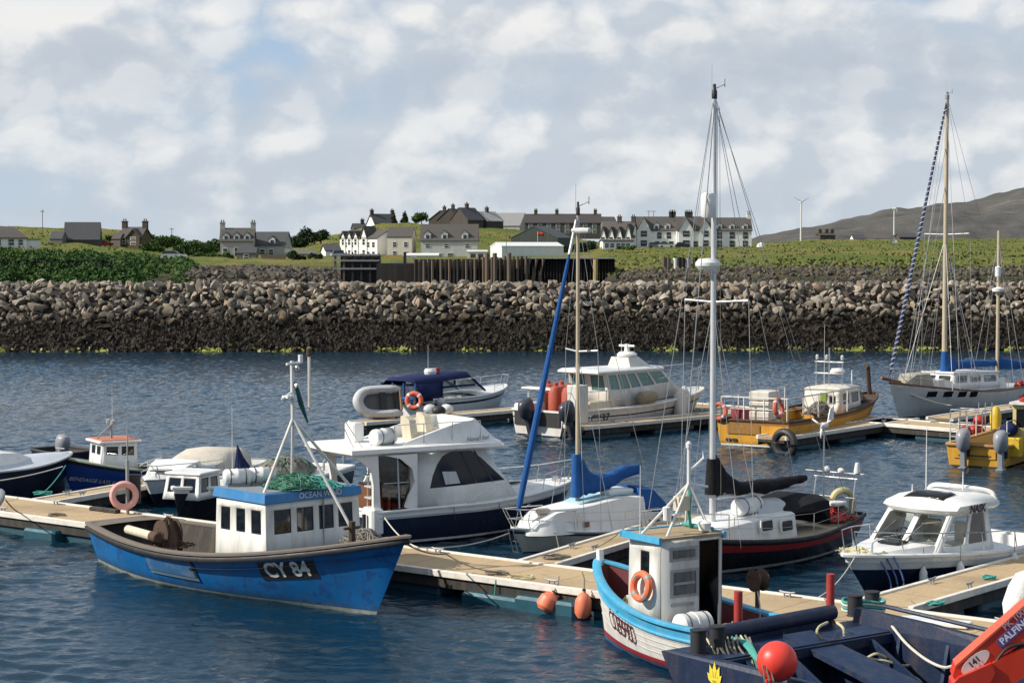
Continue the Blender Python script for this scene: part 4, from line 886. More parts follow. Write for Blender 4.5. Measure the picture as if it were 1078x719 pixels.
def finger(label, a, b, w, side, ext=0, name='finger_pontoon', **k):
    A, B = at(*a, zP), at(*b, zP); d = (B - A).normalized(); return pontoon(name, label, A, B + d * ext, w, side, **k)
FG = []
finger('short finger pontoon below the navy hulled boats at the left', (61, 528.2), (148, 513), .95, 1, 1.5, cleats=2)
finger('finger pontoon between the small blue covered yacht and the black yacht', (589, 594), (690, 563), 1.0, 1, 3.5, cleats=2)
finger('finger pontoon in front of the white cuddy boat at the right', (962, 640.5), (1078, 606.5), 1.25, 1, 6, cleats=2)
finger('far finger pontoon under the blue canopied boat', (386, 445.5), (556, 431), 1.1, 1, 5, cleats=2)
finger('far finger pontoon along the white twin engined workboat', (617, 450), (745, 438.3), 1.2, 1, 3.0, cleats=2)
finger('far finger pontoon in front of the ochre workboat', (829, 461), (962, 441.5), 1.3, 1, .5, cleats=2)
pontoon('far_main_pontoon', 'far pontoon walkway behind the yellow boat and below the grey ketch', at(700, 421.8, zP), at(1200, 461.5, zP), 2.1, -1, cleats=4)
finger('far finger pontoon in front of the grey ketch hull', (1004, 441), (1070, 430.5), 1.2, 1, 6, cleats=1)
# corner gussets
for a, b_, c_, lb in (((560, 592.5), (588, 596.5), (610, 588), 'tan corner plate where the centre finger meets the walkway'), ((925, 636.5), (965, 641.5), (988, 633), 'tan corner plate where the right finger meets the walkway'), ((40, 527.5), (60, 530), (78, 525.5), 'tan corner plate where the left finger meets the walkway')):
    P3 = [at(*q, .45) for q in (a, b_, c_)]; tag(MB().prism(P3, (0, 0, .052)).build('corner_plate', DECK), lb, 'plate')
# lifebuoy post with housing
p = on_main(135, .25); e = empty('lifebuoy_post', p, 0, 'grey post with a dark cabinet holding the faded lifebuoy', 'post')
MB().tube([(0, 0, 0), (0, 0, 1.35)], .045, 8).build('pole', 'grey', e); MB().box(.03, .3, .04, .2, .25, .98, bev=.02).build('cabinet', paint('dark_cabinet', (.035, .025, .025), .6, .2), e); MB().tube([(0, 0, 1.35), (.02, 0, 2.35)], .018, 5).build('thin_rod', 'grey', e)
lifebuoy(p + Vector((-.06, -.12, .48)), (.25, -1, .1), 'faded pink lifebuoy hung on the post behind the blue boat stern', None, .285, .08, 'pink_ring', 'pink_ring')
MB_ = MB().box(-.22, -.05, -.1, .0, .62, .74); o = MB_.build('throw_line_bag', 'white'); o.location = p; tag(o, 'small white throw line bag beside the faded lifebuoy', 'bag')
# pontoon fenders and floats
def buoy(px, py, r, h, label, mat, tilt=0, t=2.25):
    p = on_main(px, t); p = Vector((p.x, p.y, 0)); D = p.y; z = HCAM + D * ray(px, py).z / ray(px, py).y; e = empty('fender_buoy', (p.x, p.y, z), 0, label, 'fender', 'orange fenders on the walkway edge')
    e.rotation_euler = (0, tilt, .3); mb = MB(); mb.lathe((0, 0, 0), [(.02, -h), (r * .6, -h * .93), (r * .94, -h * .6), (r, -h * .1), (r * .95, h * .4), (r * .6, h * .8), (r * .25, h * .95), (r * .18, h * 1.12), (.02, h * 1.14)], 18); mb.build('float_body', mat, e); MB().lathe((0, 0, 0), [(r * .19, h * 1.05), (r * .22, h * 1.08), (r * .22, h * 1.2), (r * .1, h * 1.25)], 12).build('eye', 'black', e)
    MB().tube([(0, 0, h * 1.2), (.03, .1, h * 1.2 + .18), (.02, .22, h * 1.2 + .3)], .014, 5).build('lanyard', 'rope_grey', e)
buoy(577, 633.5, .2, .2, 'round orange fender, left one of the pair beside the white clinker boat', 'fender_orange', .55)
buoy(614, 637, .165, .26, 'oblong orange fender, right one of the pair beside the white clinker boat', 'fender_orange', .06)
for px, dz in ((528, 0),):
    o = MB().box(-.8, .8, -.35, .35, -.2, .2, bev=.06).build('drum_float', paint('teal_float', (.008, .075, .11), .5, .5, (.02, .03, .03))); o.location = on_main(px, 1.9, 0); o.rotation_euler[2] = math.atan2(MPD.y, MPD.x); tag(o, 'teal blue plastic float showing under the walkway', 'float')
o = MB().box(-.75, .75, -.35, .35, -.2, .28, bev=.06).build('drum_float', MATS['teal_float']); o.location = on_main(583, 1.95, 0); o.rotation_euler[2] = math.atan2(MPD.y, MPD.x); tag(o, 'teal plastic float behind the two orange fenders', 'float')
o = MB().box(-.6, .6, -.35, .35, -.2, .25, bev=.06).build('drum_float', MATS['teal_float']); o.location = on_main(52, 1.95, 0); o.rotation_euler[2] = math.atan2(MPD.y, MPD.x); tag(o, 'teal plastic float under the left end of the walkway', 'float')
# white board on the right part of the walkway
p = on_main(985, 1.0); o = MB().box(-.62, .62, -.2, .2, .02, .1, bev=.015).build('boarding_step', 'white'); o.location = p; o.rotation_euler[2] = math.atan2(MPD.y, MPD.x) + .15; tag(o, 'white plank lying on the walkway behind the blue barge', 'plank')
# coils of line lying on the decks
def coil(p, r, mat, label, n=3, seed=1):
    rr_ = random.Random(seed); pts = []
    for k in range(n * 14):
        a = k * 2 * PI / 14; q = r * (1 + .18 * math.sin(k * 1.7) + rr_.uniform(-.1, .1)); pts.append((math.cos(a) * q, math.sin(a) * q * .7, .02 + .012 * (k // 14) + rr_.uniform(0, .012)))
    o = MB().tube(spline(pts, 2), .013, 5).build('rope_coil', mat); o.location = p; return tag(o, label, 'rope')
coil(on_main(523, 1.6), .22, 'rope_grey', 'tangled grey line around the walkway cleat left of the fenders'); coil(on_main(548, 1.7), .26, 'rope_cream', 'loose cream line on the walkway left of the orange fenders', 2, 4)
coil(on_main(186, .5), .2, 'rope_grey', 'dark coil of line on the walkway right of the lifebuoy post', 3, 5); coil(on_main(60, 1.6), .2, 'rope_grey', 'dark coil of line on the left end of the walkway', 3, 6)
coil(at(586, 588, zP), .28, 'rope_grey', 'grey green coil of line at the foot of the centre finger', 4, 7); coil(at(985, 637.5, zP), .14, 'rope_teal', 'teal line wrapped at the foot of the right finger', 5, 8); coil(at(1041, 610, zP), .12, 'rope_teal', 'small teal line coil in the middle of the right finger', 5, 9)
coil(at(45, 521, zP), .22, 'rope_teal', 'teal heap of mooring line at the foot of the left finger', 6, 10)
for px, t in ((104, .35), (118, .35)):
    o = MB().box(-.25, .25, -.09, .09, 0, .1, bev=.02).build('plank_offcut', DARKB); o.location = on_main(px, t); o.rotation_euler[2] = -.6; tag(o, 'dark short baulk lying on the walkway left of the lifebuoy post', 'baulk', 'baulks beside the lifebuoy post')
# ================================================================ near boats
def sheet(poly, t, mat, name, parent, axis=1):
    """a plate in the local xz plane (axis=1: thickness along y)"""
    e = [0, 0, 0]; e[axis] = t; return MB().prism(poly, e).build(name, mat, parent)
def mounds(c, rx, ry, h, n, seed, mat, name, parent=None, r=.012, ln=1.2):
    """heap of net / line: many random loops over a low mound"""
    q = random.Random(seed); mb = MB(); c = Vector(c)
    core = [[c + Vector((math.cos(2 * PI * k / 16) * rx * f * (1 + .15 * math.sin(k * 2.1 + seed)), math.sin(2 * PI * k / 16) * ry * f * (1 + .12 * math.cos(k * 1.7)), z * h * (.9 + .2 * math.sin(k * 3.3 + f * 5)))) for k in range(16)] for f, z in ((1, 0), (.92, .3), (.7, .62), (.4, .85), (.05, .9))]
    mb.loft(core)
    for _ in range(n):
        a = q.uniform(0, 2 * PI); f = q.uniform(0, .9) ** .6; p = Vector((math.cos(a) * rx * f, math.sin(a) * ry * f, 0)); pts = []
        dr = q.uniform(0, 2 * PI)
        for i in range(7):
            f2 = min(1.1, math.hypot(p.x / rx, p.y / ry)); pts.append(c + Vector((p.x, p.y, h * max(0, 1 - f2 ** 2 * .9) + q.uniform(0, .04)))); dr += q.uniform(-1, 1); p = p + Vector((math.cos(dr), math.sin(dr), 0)) * ln * .14
            if math.hypot(p.x / rx, p.y / ry) > 1.05: p *= .85
        mb.tube(pts, r, 4)
    if isinstance(mat, list): mb.mi = [0 if (i < 80 or (i // 24) % 3) else 1 for i in range(len(mb.f))]
    return mb.build(name, mat, parent, sharp=60)
def whip(parent, x, y, z0, z1, r=.012, mat='white', lean=(0, 0), name='whip_aerial'):
    return MB().tube([(x, y, z0), (x + lean[0], y + lean[1], z1)], r, 5, 0, r * .4).build(name, mat, parent)
def canister(c, L, r, label, rz=0, mat='white', name='liferaft_canister', axis='x', group=None):
    e = empty(name, c, rz, label, 'liferaft', group)
    MB().lathe((0, 0, r), [(.02, -L / 2), (r * .8, -L / 2 + .01), (r, -L * .42), (r, -.03), (r * 1.05, -.02), (r * 1.05, .02), (r, .03), (r, L * .42), (r * .8, L / 2 - .01), (.02, L / 2)], 18, 0, axis).build('shell', mat, e, 45)
    for q in (-.28, .28):
        mb = MB(); pts = [Vector((q * L, r * 1.03 * math.cos(a), r + r * 1.03 * math.sin(a))) for a in [2 * PI * k / 16 for k in range(16)]]; mb.tube(pts, .012, 4, closed=True); mb.build('strap', 'black', e)
    mb = MB(); mb.box(-L * .4, L * .4, -r * .8, r * .8, -.03, .03); mb.build('cradle', 'grey', e); return e
# ---------------------------------------------------------------- blue fishing boat
F = Frame((396, 647), (129, 588)); B1 = F
e = empty('fishing_boat', F.o, F.rz, 'blue wooden fishing boat with white wheelhouse and tripod mast, nearest at the left', 'boat', 'working boats')
H = Hull(F.L, 3.1, .85, .8, 1.62, .5, .95, tm=.42, em=.2, eb=.8, zk=-.4, pw=2.2, q=.8, bp=2.0, srake=-.25)
BLUE = paint('worn_blue_hull', (.006, .14, .4), .42, .5, (.04, .075, .11), 1.3, True, .2, 0, .22, .5, True, (.012, .08, .26)); BOOT = paint('boot_green_white', (.3, .33, .3), .7, .8, (.06, .09, .05), 3)
rows = [('z', -.4), ('z', -.02), ('z', .07)] + [('v', a) for a in (.25, .45, .65, .82, .93, 1.0)]
hull = H.mesh(rows, [1, 2, 0, 0, 0, 0, 0, 0], [BLUE, paint('antifoul_dark', (.03, .035, .03), .8), BOOT], e); bv = bvh_of(hull)
WOOD = wood('gunwale_grey', (.2, .17, .14), (3, 25, 25), .85)
H.strake(WOOD, e, .2, .07, .02, off=-.03); H.strake('black', e, .07, .1, -.08, name='rubbing_strake', off=.03)
H.well(.03, .56, .25, [paint('bulwark_inside', (.04, .035, .03), .8, .5), paint('deck_boards', (.06, .05, .04), .85, .5)], e, .12)
H.deck(.52, 1, paint('foredeck_dark', (.035, .035, .035), .8), e, -.28, .05, .05, 'foredeck')
# stern platform boards
H.deck(.0, .055, WOOD, e, .03, .03, .02, 'stern_deck')
# wheelhouse: near corner is front-starboard
xf = F.X(280.4, 525, -.92); zr = F.Z(521, xf, -.92); hl = 1.75; zb = .5; roof = zr + .06; rt = .02
yp = min(1.5, F.Y(378, 517, xf)); print('B1 yp', yp, xf, zr)
bot = [(xf + .02, yp + .03, zb), (xf + .02, -.93, zb), (xf - hl, -.95, zb), (xf - hl, yp + .03, zb)]; top = [(xf - .06, yp, zr - .18), (xf - .06, -.9, zr - .18), (xf - hl, -.9, zr - .22), (xf - hl, yp, zr - .22)]
vz0 = .58; vz1 = .9
xx, q = house_shell(e, bot, top, {'stbd': [(.72 - .005, .92, vz0, vz1), (.41, .6, vz0, vz1), (.09, .29, vz0, vz1)], 'front': [(.08, .26, vz0, vz1), (.32, .5, vz0, vz1), (.56, .72, vz0, vz1), (.77, .93, vz0, vz1)], 'aft': [(.1, .4, vz0, vz1)], 'port': [(.15, .45, vz0, vz1), (.6, .9, vz0, vz1)]}, 'white_old', 'win', rad=.07)
BAND = paint('roof_band_blue', (.03, .2, .46), .5, .4, (.2, .3, .4), 3)
mb = MB(); z1, z2 = zr - .2, zr + .0; t1, t2 = .1, .06
ring = lambda g_, z: [(xf - .06 + g_, yp + g_, z), (xf - .06 + g_, -.9 - g_, z), (xf - hl - g_, -.9 - g_, z), (xf - hl - g_, yp + g_, z)]
mb.loft([ring(.02, z1), ring(.07, z1 + .02), ring(.05, z2), ring(-.02, z2)]); rf = mb.build('roof', BAND, e)
mb = MB(); mb.loft([ring(-.03, z2), ring(-.03, z2 + .015)]); mb.build('roof_felt', paint('roof_felt', (.2, .24, .27), .9, .4), rf)
lettering('OCEAN WIND', .17, (xf + .005, F.Y(337, 520, xf), (z1 + z2) / 2 + .01), (0, 1, 0), (0, 0, 1), 'white', e, None, .012, xs=.98)
mb = MB(); mb.box(xf - .02, xf + .012, .5, .515, zb + .4, zr - .2); mb.build('door_seam', 'grey', e)
# name board CY 84 on the starboard bow
q_ = F.hit(bv, 299, 592); xc, zc = q_.x, q_.z - .15
def hull_panel(hv, x0, x1, z0, z1, side, mat, parent, off=.012, n=12, name='name_board', slope=0.0):
    mb = MB(); P = []
    for i in range(n + 1):
        x = x0 + (x1 - x0) * i / n; r = []
        for zz in (z0, (z0 + z1) / 2, z1):
            zz = zz + slope * (x - (x0 + x1) / 2); h = hv.ray_cast(Vector((x, side * 4, zz)), Vector((0, -side, 0)), 8); p = h[0] if h[0] is not None else Vector((x, 0, zz)); r.append(p + Vector((0, side * off, 0)))
        P.append(r)
    for i in range(n):
        for j in range(2): mb.quad(P[i][j], P[i + 1][j], P[i + 1][j + 1], P[i][j + 1])
    return mb.build(name, mat, parent)
hull_panel(bv, xc - .68, xc + .68, zc - .2, zc + .17, -1, paint('board_black', (.012, .012, .014), .6, .1), e, slope=.13)
lettering('CY 84', .42, (xc, -1.2, zc - .01), (1, 0, .13), (-.13, 0, 1), 'white', e, bv, .02, bold=.012, xs=1.0)
# side hatch patch (bare and painted over planks)
hx = F.hit(bv, 182, 598).x
hull_panel(bv, hx - .95, hx + .75, .34, .74, -1, paint('patched_boards', (.03, .13, .3), .6, .7, (.25, .27, .27), 1.6, False, .2), e, .02, name='side_hatch')
hull_panel(bv, hx - .9, hx + .8, .27, .33, -1, paint('hatch_sill', (.12, .2, .25), .7, .6), e, .03, name='hatch_sill', n=8); hull_panel(bv, hx + .72, hx + .8, .3, .84, -1, 'dark', e, .03, name='hatch_bar', n=2)
# tripod mast
xa = xf - .35; ap = Vector((xa, 0, F.Z(440.5, xa, 0))); tp = F.Z(380, xa, 0); zt = zr
mb = MB(); mb.tube([ap + Vector((0, 0, -.1)), (xa - .02, 0, tp)], .04, 8); mast = mb.build('mast', 'white_old', e)
for pt, nm in (((xf - .25, -.8, zr), 'mast_leg'), ((xf - .1, yp - .15, zr - .02), 'mast_leg'), ((xf + .85, F.Y(373, 561, xf + .85), F.Z(562, xf + .85, F.Y(373, 561, xf + .85))), 'mast_leg'), ((xf - .8, .3, zr), 'mast_leg')): MB().tube([ap, pt], .032, 8).build(nm, 'white_old', e)
mb = MB(); mb.tube([(xa, -.15, tp - .06), (xa, .22, tp - .04)], .03, 6); mb.tube([(xa, .2, tp - .04), (xa, .2, tp + .12)], .05, 8); mb.build('masthead_fitting', 'white', mast); MB().box(xa - .1, xa + .1, -.2, .02, tp - .75, tp - .7).build('mast_bracket', 'white', mast); MB().tube([(xa, 0, ap.z + .55), (xa, -.28, ap.z + .4)], .025, 6).build('mast_cleat', 'white', mast)
mb = MB(); mb.tube([(xa + .02, .05, ap.z + .75), (xa + .06, .16, ap.z + .3), (xa + .1, .3, ap.z - .1)], [.035, .055, .02], 6); mb.build('hanging_net', 'net_dark', mast)
mb = MB(); mb.tube([(xa, .42, ap.z + .15), (xa, .42, ap.z + 1.25)], .03, 6); mb.tube([(xa, 0, ap.z + .2), (xa, .42, ap.z + .2)], .02, 5); mb.build('lamp_pole', 'white_old', mast); MB().lathe((xa, .42, ap.z + 1.25), [(.02, 0), (.06, .02), (.06, .16), (.02, .18)], 10).build('lamp', 'rust', mast)
for dz in (1.5, 2.3): MB().ball((xa + .06, .06, ap.z + dz * .45), .06, 8).build('lamp', 'chrome', mast)
# deck gear
mounds(F.P(xf - .62, .3) + Vector((0, 0, zr + .02)), .62, .78, .24, 170, 3, ['net_green', 'net_pale'], 'trawl_net', None, .012); tag(bpy.data.objects['trawl_net'], 'heap of green trawl net on the blue boat wheelhouse roof', 'net')
mounds(F.P(xf - .3, .5) + Vector((0, 0, zr + .02)), .5, .35, .2, 60, 5, 'rope_teal', 'rope_heap', None, .012); tag(bpy.data.objects['rope_heap'], 'pale teal rope heap on the right of the wheelhouse roof', 'rope')
for k in range(2): canister(F.P(xf - 1.55 + .1 * k, -.55 + .55 * k) + Vector((0, 0, zr + .03)), .58, .17, ['white liferaft drum at the left corner of the wheelhouse roof', 'white liferaft drum beside the green net on the wheelhouse roof'][k], F.rz + 1.2, group='liferafts on the blue boat')
o = MB().lathe((0, 0, 0), [(.02, -.14), (.13, -.14), (.15, 0), (.13, .2), (.02, .22)], 12).build('roof_vent', 'black'); o.location = F.P(xf - hl + .1, -.55) + Vector((0, 0, zr + .1)); tag(o, 'black ventilator on the aft edge of the wheelhouse roof', 'ventilator')
hx = F.X(181, 556, -.6); hc = Vector((hx, -.7, .95))
e2 = MB().lathe((hx, -.7, 1.0), [(.05, -.2), (.29, -.19), (.29, -.15), (.1, -.12), (.1, .12), (.29, .15), (.29, .19), (.05, .2)], 22, 0, 'y').build('net_hauler', 'rust', e)
mb = MB(); mb.tube([(hx, -1.0, .25), (hx, -1.0, 1.05)], .06, 7); mb.tube([(hx, -.4, .25), (hx, -.4, 1.05)], .06, 7); mb.tube([(hx, -1.02, 1.0), (hx, -.38, 1.0)], .05, 7); mb.build('hauler_frame', 'rust', e2); mounds((hx, -.7, .7), .3, .3, .62, 50, 8, 'rust', 'wound_net', e2, .014)
px0 = F.X(137, 558, -.95); o = MB().tube([(0, 0, 0), (1.3, 0, .02)], .1, 12).build('plastic_pipe', 'cream'); o.location = F.P(px0, -1.0) + Vector((0, 0, .98)); o.rotation_euler = (0, .02, F.rz - .12); tag(o, 'cream plastic pipe lying on the stern rail of the blue boat', 'pipe')
o = MB().lathe((0, 0, 0), [(.101, 0), (.115, .02), (.115, .3), (.1, .32)], 12, 0, 'x').build('pipe_collar', 'rust'); o.location = F.P(px0, -1.0) + F.d * 1.2 + F.n * -.15 + Vector((0, 0, .98)); o.rotation_euler = (0, .02, F.rz - .12); tag(o, 'rusty collar at the end of the cream pipe', 'collar')
mb = MB(); mb.box(xf - hl - .6, xf - hl - .05, -.5, .9, .26, .8, bev=.03); mb.build('engine_box', paint('tan_box', (.2, .16, .11), .8, .4), e)
o = MB().lathe((0, 0, 0), [(.02, 0), (.1, .0), (.12, .1), (.1, .2), (.02, .22)], 12).build('fuel_can', 'white'); o.location = on_main(190, 1.2); tag(o, 'small white can on the walkway behind the blue boat', 'can')
mb = MB(); mb.tube([(F.L / 2 - .75, 0, 1.2), (F.L / 2 - .75, 0, 1.75)], .07, 8); mb.tube([(F.L / 2 - .75, -.2, 1.62), (F.L / 2 - .75, .2, 1.62)], .03, 6); mb.build('samson_post', 'rust', e)
mounds((F.L / 2 - 1.0, .55, 1.28), .4, .28, .22, 40, 9, 'rope_grey', 'foredeck_rope', e, .018)
# ---------------------------------------------------------------- white flybridge cruiser
F = Frame((583, 551), (371, 570)); B2 = F; s0 = -F.L / 2
e = empty('motor_cruiser', F.o, F.rz, 'white flybridge motor cruiser with navy hull sides and arched cabin windows', 'boat', 'leisure boats')
H = Hull(F.L, 2.75, .82, .86, 1.12, .92, .6, tm=.4, em=.12, eb=.8, zk=-.3, pw=2.3, q=.72)
NAVY = paint('navy_gelcoat', (.012, .018, .045), .2, .15, (.05, .06, .08), 2)
hull = H.mesh([('z', -.3), ('z', .05), ('z', .11), ('v', .35), ('v', .62), ('v', .8), ('v', .9), ('v', 1)], [1, 2, 0, 0, 0, 2, 2], [NAVY, paint('antifoul_blue', (.03, .035, .05), .7), W()], e); bv = bvh_of(hull)
H.deck(.3, 1, 'white', e, .0, .08, .02); H.well(.02, .34, .38, ['white', 'teak'], e, .16); H.strake('white', e, .08, .07, .02); H.strake('lgrey', e, .03, .03, 0, 'rub_rail', off=.02, v=.86)
X = lambda px, py, y: F.X(px, py, y); Z = F.Z
xw0, xw1 = X(456, 500, -1.2), X(546, 500, -1.12); xc0 = X(437, 490, -1.2); zdk = .9; zro = Z(476, xw0, -1.15); yb, yt = 1.17, 1.02
# cabin: lower house with arched side windows
xfr = xw1 + .12; xtop = X(512, 476, -1.0)
bot = [(xfr, .92, zdk), (xfr, -.92, zdk), (xc0, -yb, zdk - .05), (xc0, yb, zdk - .05)]; top = [(xtop, .82, zro), (xtop, -.82, zro), (xc0, -yt, zro), (xc0, yt, zro)]
cab, q = house_shell(e, bot, top, {'front': [(.06, .94, .3, .95)], 'aft': [(.08, .92, .02, .92, 0)]}, 'white', 'win', 'cabin')
def side_glass(q, poly, nm='side_window', gl='win', out=.015, parent=None, fr='black'):
    a, b, c, d_ = [Vector(p) for p in q]; n = (b - a).cross(d_ - a).normalized(); P = lambda u, v: (a * (1 - u) + b * u) * (1 - v) + (d_ * (1 - u) + c * u) * v
    return MB().prism([P(u, v) + n * (out - .02) for u, v in poly], n * .02).build(nm, gl, parent, smooth=False)
DG = paint('smoked_glass', (.01, .011, .013), .08, 0, spec=.35)
for sd_ in ('stbd', 'port'):
    qq = q[sd_]; fl = (lambda u: 1 - u) if sd_ == 'stbd' else (lambda u: u)
    arc = [(fl(u), v) for u, v in ((.03, .36), (.1, .33), (.55, .36), (.8, .34), (.86, .42), (.93, .6), (.95, .84), (.9, .9), (.8, .97), (.62, .985), (.5, .985), (.35, .97), (.22, .9), (.1, .68))]
    pts = [(fl(u), v) for u, v in ((.015, .36), (.45, .34), (.83, .34), (.78, .55), (.7, .75), (.6, .9), (.48, .97), (.2, .985), (.11, .8))]
    w_ = side_glass(qq, pts, parent=cab, gl=DG)
    for u in (.33, .15): a, b = (fl(u), .36), (fl(u - .06 * 0), .97); side_glass(qq, [(fl(u - .012), .35), (fl(u + .012), .35), (fl(u + .012), .97), (fl(u - .012), .97)], 'window_bar', 'black', .022, w_)
    cur = side_glass(qq, [(fl(.5), .38), (fl(.66), .38), (fl(.66), .62), (fl(.5), .6)], 'curtain', 'lgrey', .019, w_)
# flybridge moulding
xfa, xff = X(367, 470, -1.1), X(517, 455, -.9); zf0 = zro; zf1 = Z(446, X(497, 446, -.9), -.9)
prof = lambda w, z, x0, x1: [(x0, w, z), (x1 - .35, w, z), (x1, w * .55, z), (x1 + .1, 0, z), (x1, -w * .55, z), (x1 - .35, -w, z), (x0, -w, z), (x0 - .1, 0, z)]
mb = MB(); mb.loft([prof(1.12, zf0 - .02, xfa + .15, xff + .55), prof(1.28, zf0 + .06, xfa, xff + .5), prof(1.27, zf0 + .16, xfa, xff + .35), prof(1.12, zf0 + .2, xfa + .05, xff + .28)]); fb = mb.build('flybridge', 'white', e, 40)
mb = MB(); xca = xc0 - .1
for sgn in (1, -1):
    mb.loft([[(x, sgn * 1.14, zf0 + .15), (x, sgn * (1.04 - .1 * h), zf0 + .15 + h * .95), (x, sgn * (.94 - .1 * h), zf0 + .15 + h * .95), (x, sgn * 1.02, zf0 + .15)] for x, h in ((xca - .25, .06), (xca + .5, .28), (xff - 1.1, .52), (xff - .55, .6))])
mb.loft([[(xff - .55, -1.08, zf0 + .15), (xff - .55, 1.08, zf0 + .15), (xff - .55, .9, zf0 + .72), (xff - .55, -.9, zf0 + .72)], [(xff + .34, -.6, zf0 + .15), (xff + .34, .6, zf0 + .15), (xff - .42, .8, zf0 + .74), (xff - .42, -.8, zf0 + .74)]])
cbv = bvh_of(mb.build('coaming', 'white', fb, 30))
lettering("Nomad's Reef", .15, (X(504, 470, -1.0), -1.13, max(zf0 + .27, F.Z(468, X(504, 470, -1.0), -1.0))), (1, 0, .04), (0, .12, 1), paint('script_grey', (.12, .13, .16), .5), e, cbv, .012, .35)
# flybridge gear
for yy, k in ((-.35, 0), (.4, 1)):
    xs_ = X(432 if k == 0 else 448, 445, yy); mb = MB(); mb.loft([[(xs_ - .08, yy - .22, zf0 + .2), (xs_ + .1, yy - .22, zf0 + .2), (xs_ + .1, yy + .22, zf0 + .2), (xs_ - .08, yy + .22, zf0 + .2)], [(xs_ - .16, yy - .22, zf0 + .75), (xs_ + .02, yy - .22, zf0 + .75), (xs_ + .02, yy + .22, zf0 + .75), (xs_ - .16, yy + .22, zf0 + .68)], [(xs_ - .2, yy - .12, zf0 + .84), (xs_ - .08, yy - .12, zf0 + .84), (xs_ - .08, yy + .12, zf0 + .84), (xs_ - .2, yy + .12, zf0 + .84)]]); mb.box(xs_ - .05, xs_ + .42, yy - .22, yy + .22, zf0 + .2, zf0 + .42, bev=.03); mb.build('helm_seat', 'cream', fb, 40)
mb = MB(); xp = X(390, 455, -.6); mb.box(xp - .1, xp + .2, .1, .6, zf0 + .2, zf0 + .68, bev=.04); mb.build('wet_bar', 'white', fb)
canister(F.P(X(404, 464, -.75), -.72) + Vector((0, 0, zf0 + .2)), .72, .2, 'white liferaft drum on the cruiser flybridge', F.rz + .35)
rail(fb, [(xca - .4 + t_ * .8, -1.1, zf0 + .2) for t_ in range(4)], .5, .012, False)
mb = MB(); xl = X(374, 450, -1.0); mb.tube([(xl, -1.0, zf0 + .1), (xl - .45, -1.0, zf0 + 1.0)], .012, 5); mb.tube([(xl + .25, -1.0, zf0 + .1), (xl - .3, -1.0, zf0 + .9)], .012, 5); mb.build('rod_holder', 'chrome', fb)
# cockpit: side arch, ladder, transparent screen, door
xs0 = s0 + .05
mb = MB()
for sgn in (-1, 1):
    ys_ = sgn * 1.2
    fwd = [(xc0 - .02, zdk - .05), (xc0 - .3, zdk + .02), (xc0 - .2, zdk + .3), (xc0 - .02, zdk + .62), (xc0 - .1, zdk + .95), (xc0 - .42, zro - .1), (xc0 - .85, zro), (xc0, zro), (xc0 + .05, zro), (xc0 + .05, zdk - .05)]
    MB().prism([(x, ys_ - .03, z) for x, z in fwd], (0, .06, 0)).build('cockpit_arch', 'white', e, 30)
for sgn in (-1, 1):
    ys_ = sgn * 1.12; mb = MB()
    mb.loft([[(x - w_, ys_ - .05, z), (x + w_, ys_ - .05, z), (x + w_, ys_ + .05, z), (x - w_, ys_ + .05, z)] for x, w_, z in ((xs0 + .02, .1, zdk - .1), (xs0 + .0, .08, zdk + .6), (xs0 - .05, .11, zdk + 1.0), (xs0 - .25, .3, zro))]); mb.build('aft_pillar', 'white', e, 40)

mb = MB(); xl = xs0 + .12
for yy in (-.95, -.62): mb.tube([(xl - .1, yy, .5), (xl - .02, yy, zro + .1)], .02, 6)
mb.build('ladder', 'chrome', e)
for k in range(6): zz = .6 + k * .27; MB().box(xl - .16, xl + .04, -.96, -.61, zz, zz + .035).build('ladder_step', 'lgrey', bpy.data.objects[-1] if False else e)
mb = MB(); mb.quad((xs0 + .2, -1.16, zdk), (xc0 - .1, -1.16, zdk), (xc0 - .1, -1.1, zro), (xs0 + .1, -1.1, zro)); mb.build('cockpit_screen', glass('smoked_vinyl', (.33, .28, .23), .07), e, recalc=False)
mb = MB(); mb.tube([(xs0 + .62, -1.17, zdk), (xs0 + .6, -1.11, zro)], .02, 6); mb.tube([(xs0 + .2, -1.16, zdk + .62), (xc0 - .15, -1.16, zdk + .62)], .012, 5); mb.build('screen_frame', 'lgrey', e)
mb = MB(); mb.box(xs0 + .5, xs0 + 1.0, .1, .8, .4, 1.35, bev=.03); mb.build('locker', 'brown', e); mb = MB(); mb.box(xc0 - .03, xc0 + .02, -.7, .0, .4, zro - .15); mb.build('cabin_door', DG, e)
mb = MB(); mb.box(s0 - .5, s0 + .02, -1.1, 1.1, .18, .3, bev=.03); mb.build('bathing_platform', 'white', e)
mb = MB(); mb.box(s0 - .12, s0 + .2, -1.28, -.7, .3, .95, bev=.05); mb.build('transom_locker', 'white', e)
mb = MB(); mb.tube([(s0 - .2, -1.0, .3), (s0 - .2, -1.0, .8)], .05, 8); mb.build('shower_post', 'black', e)
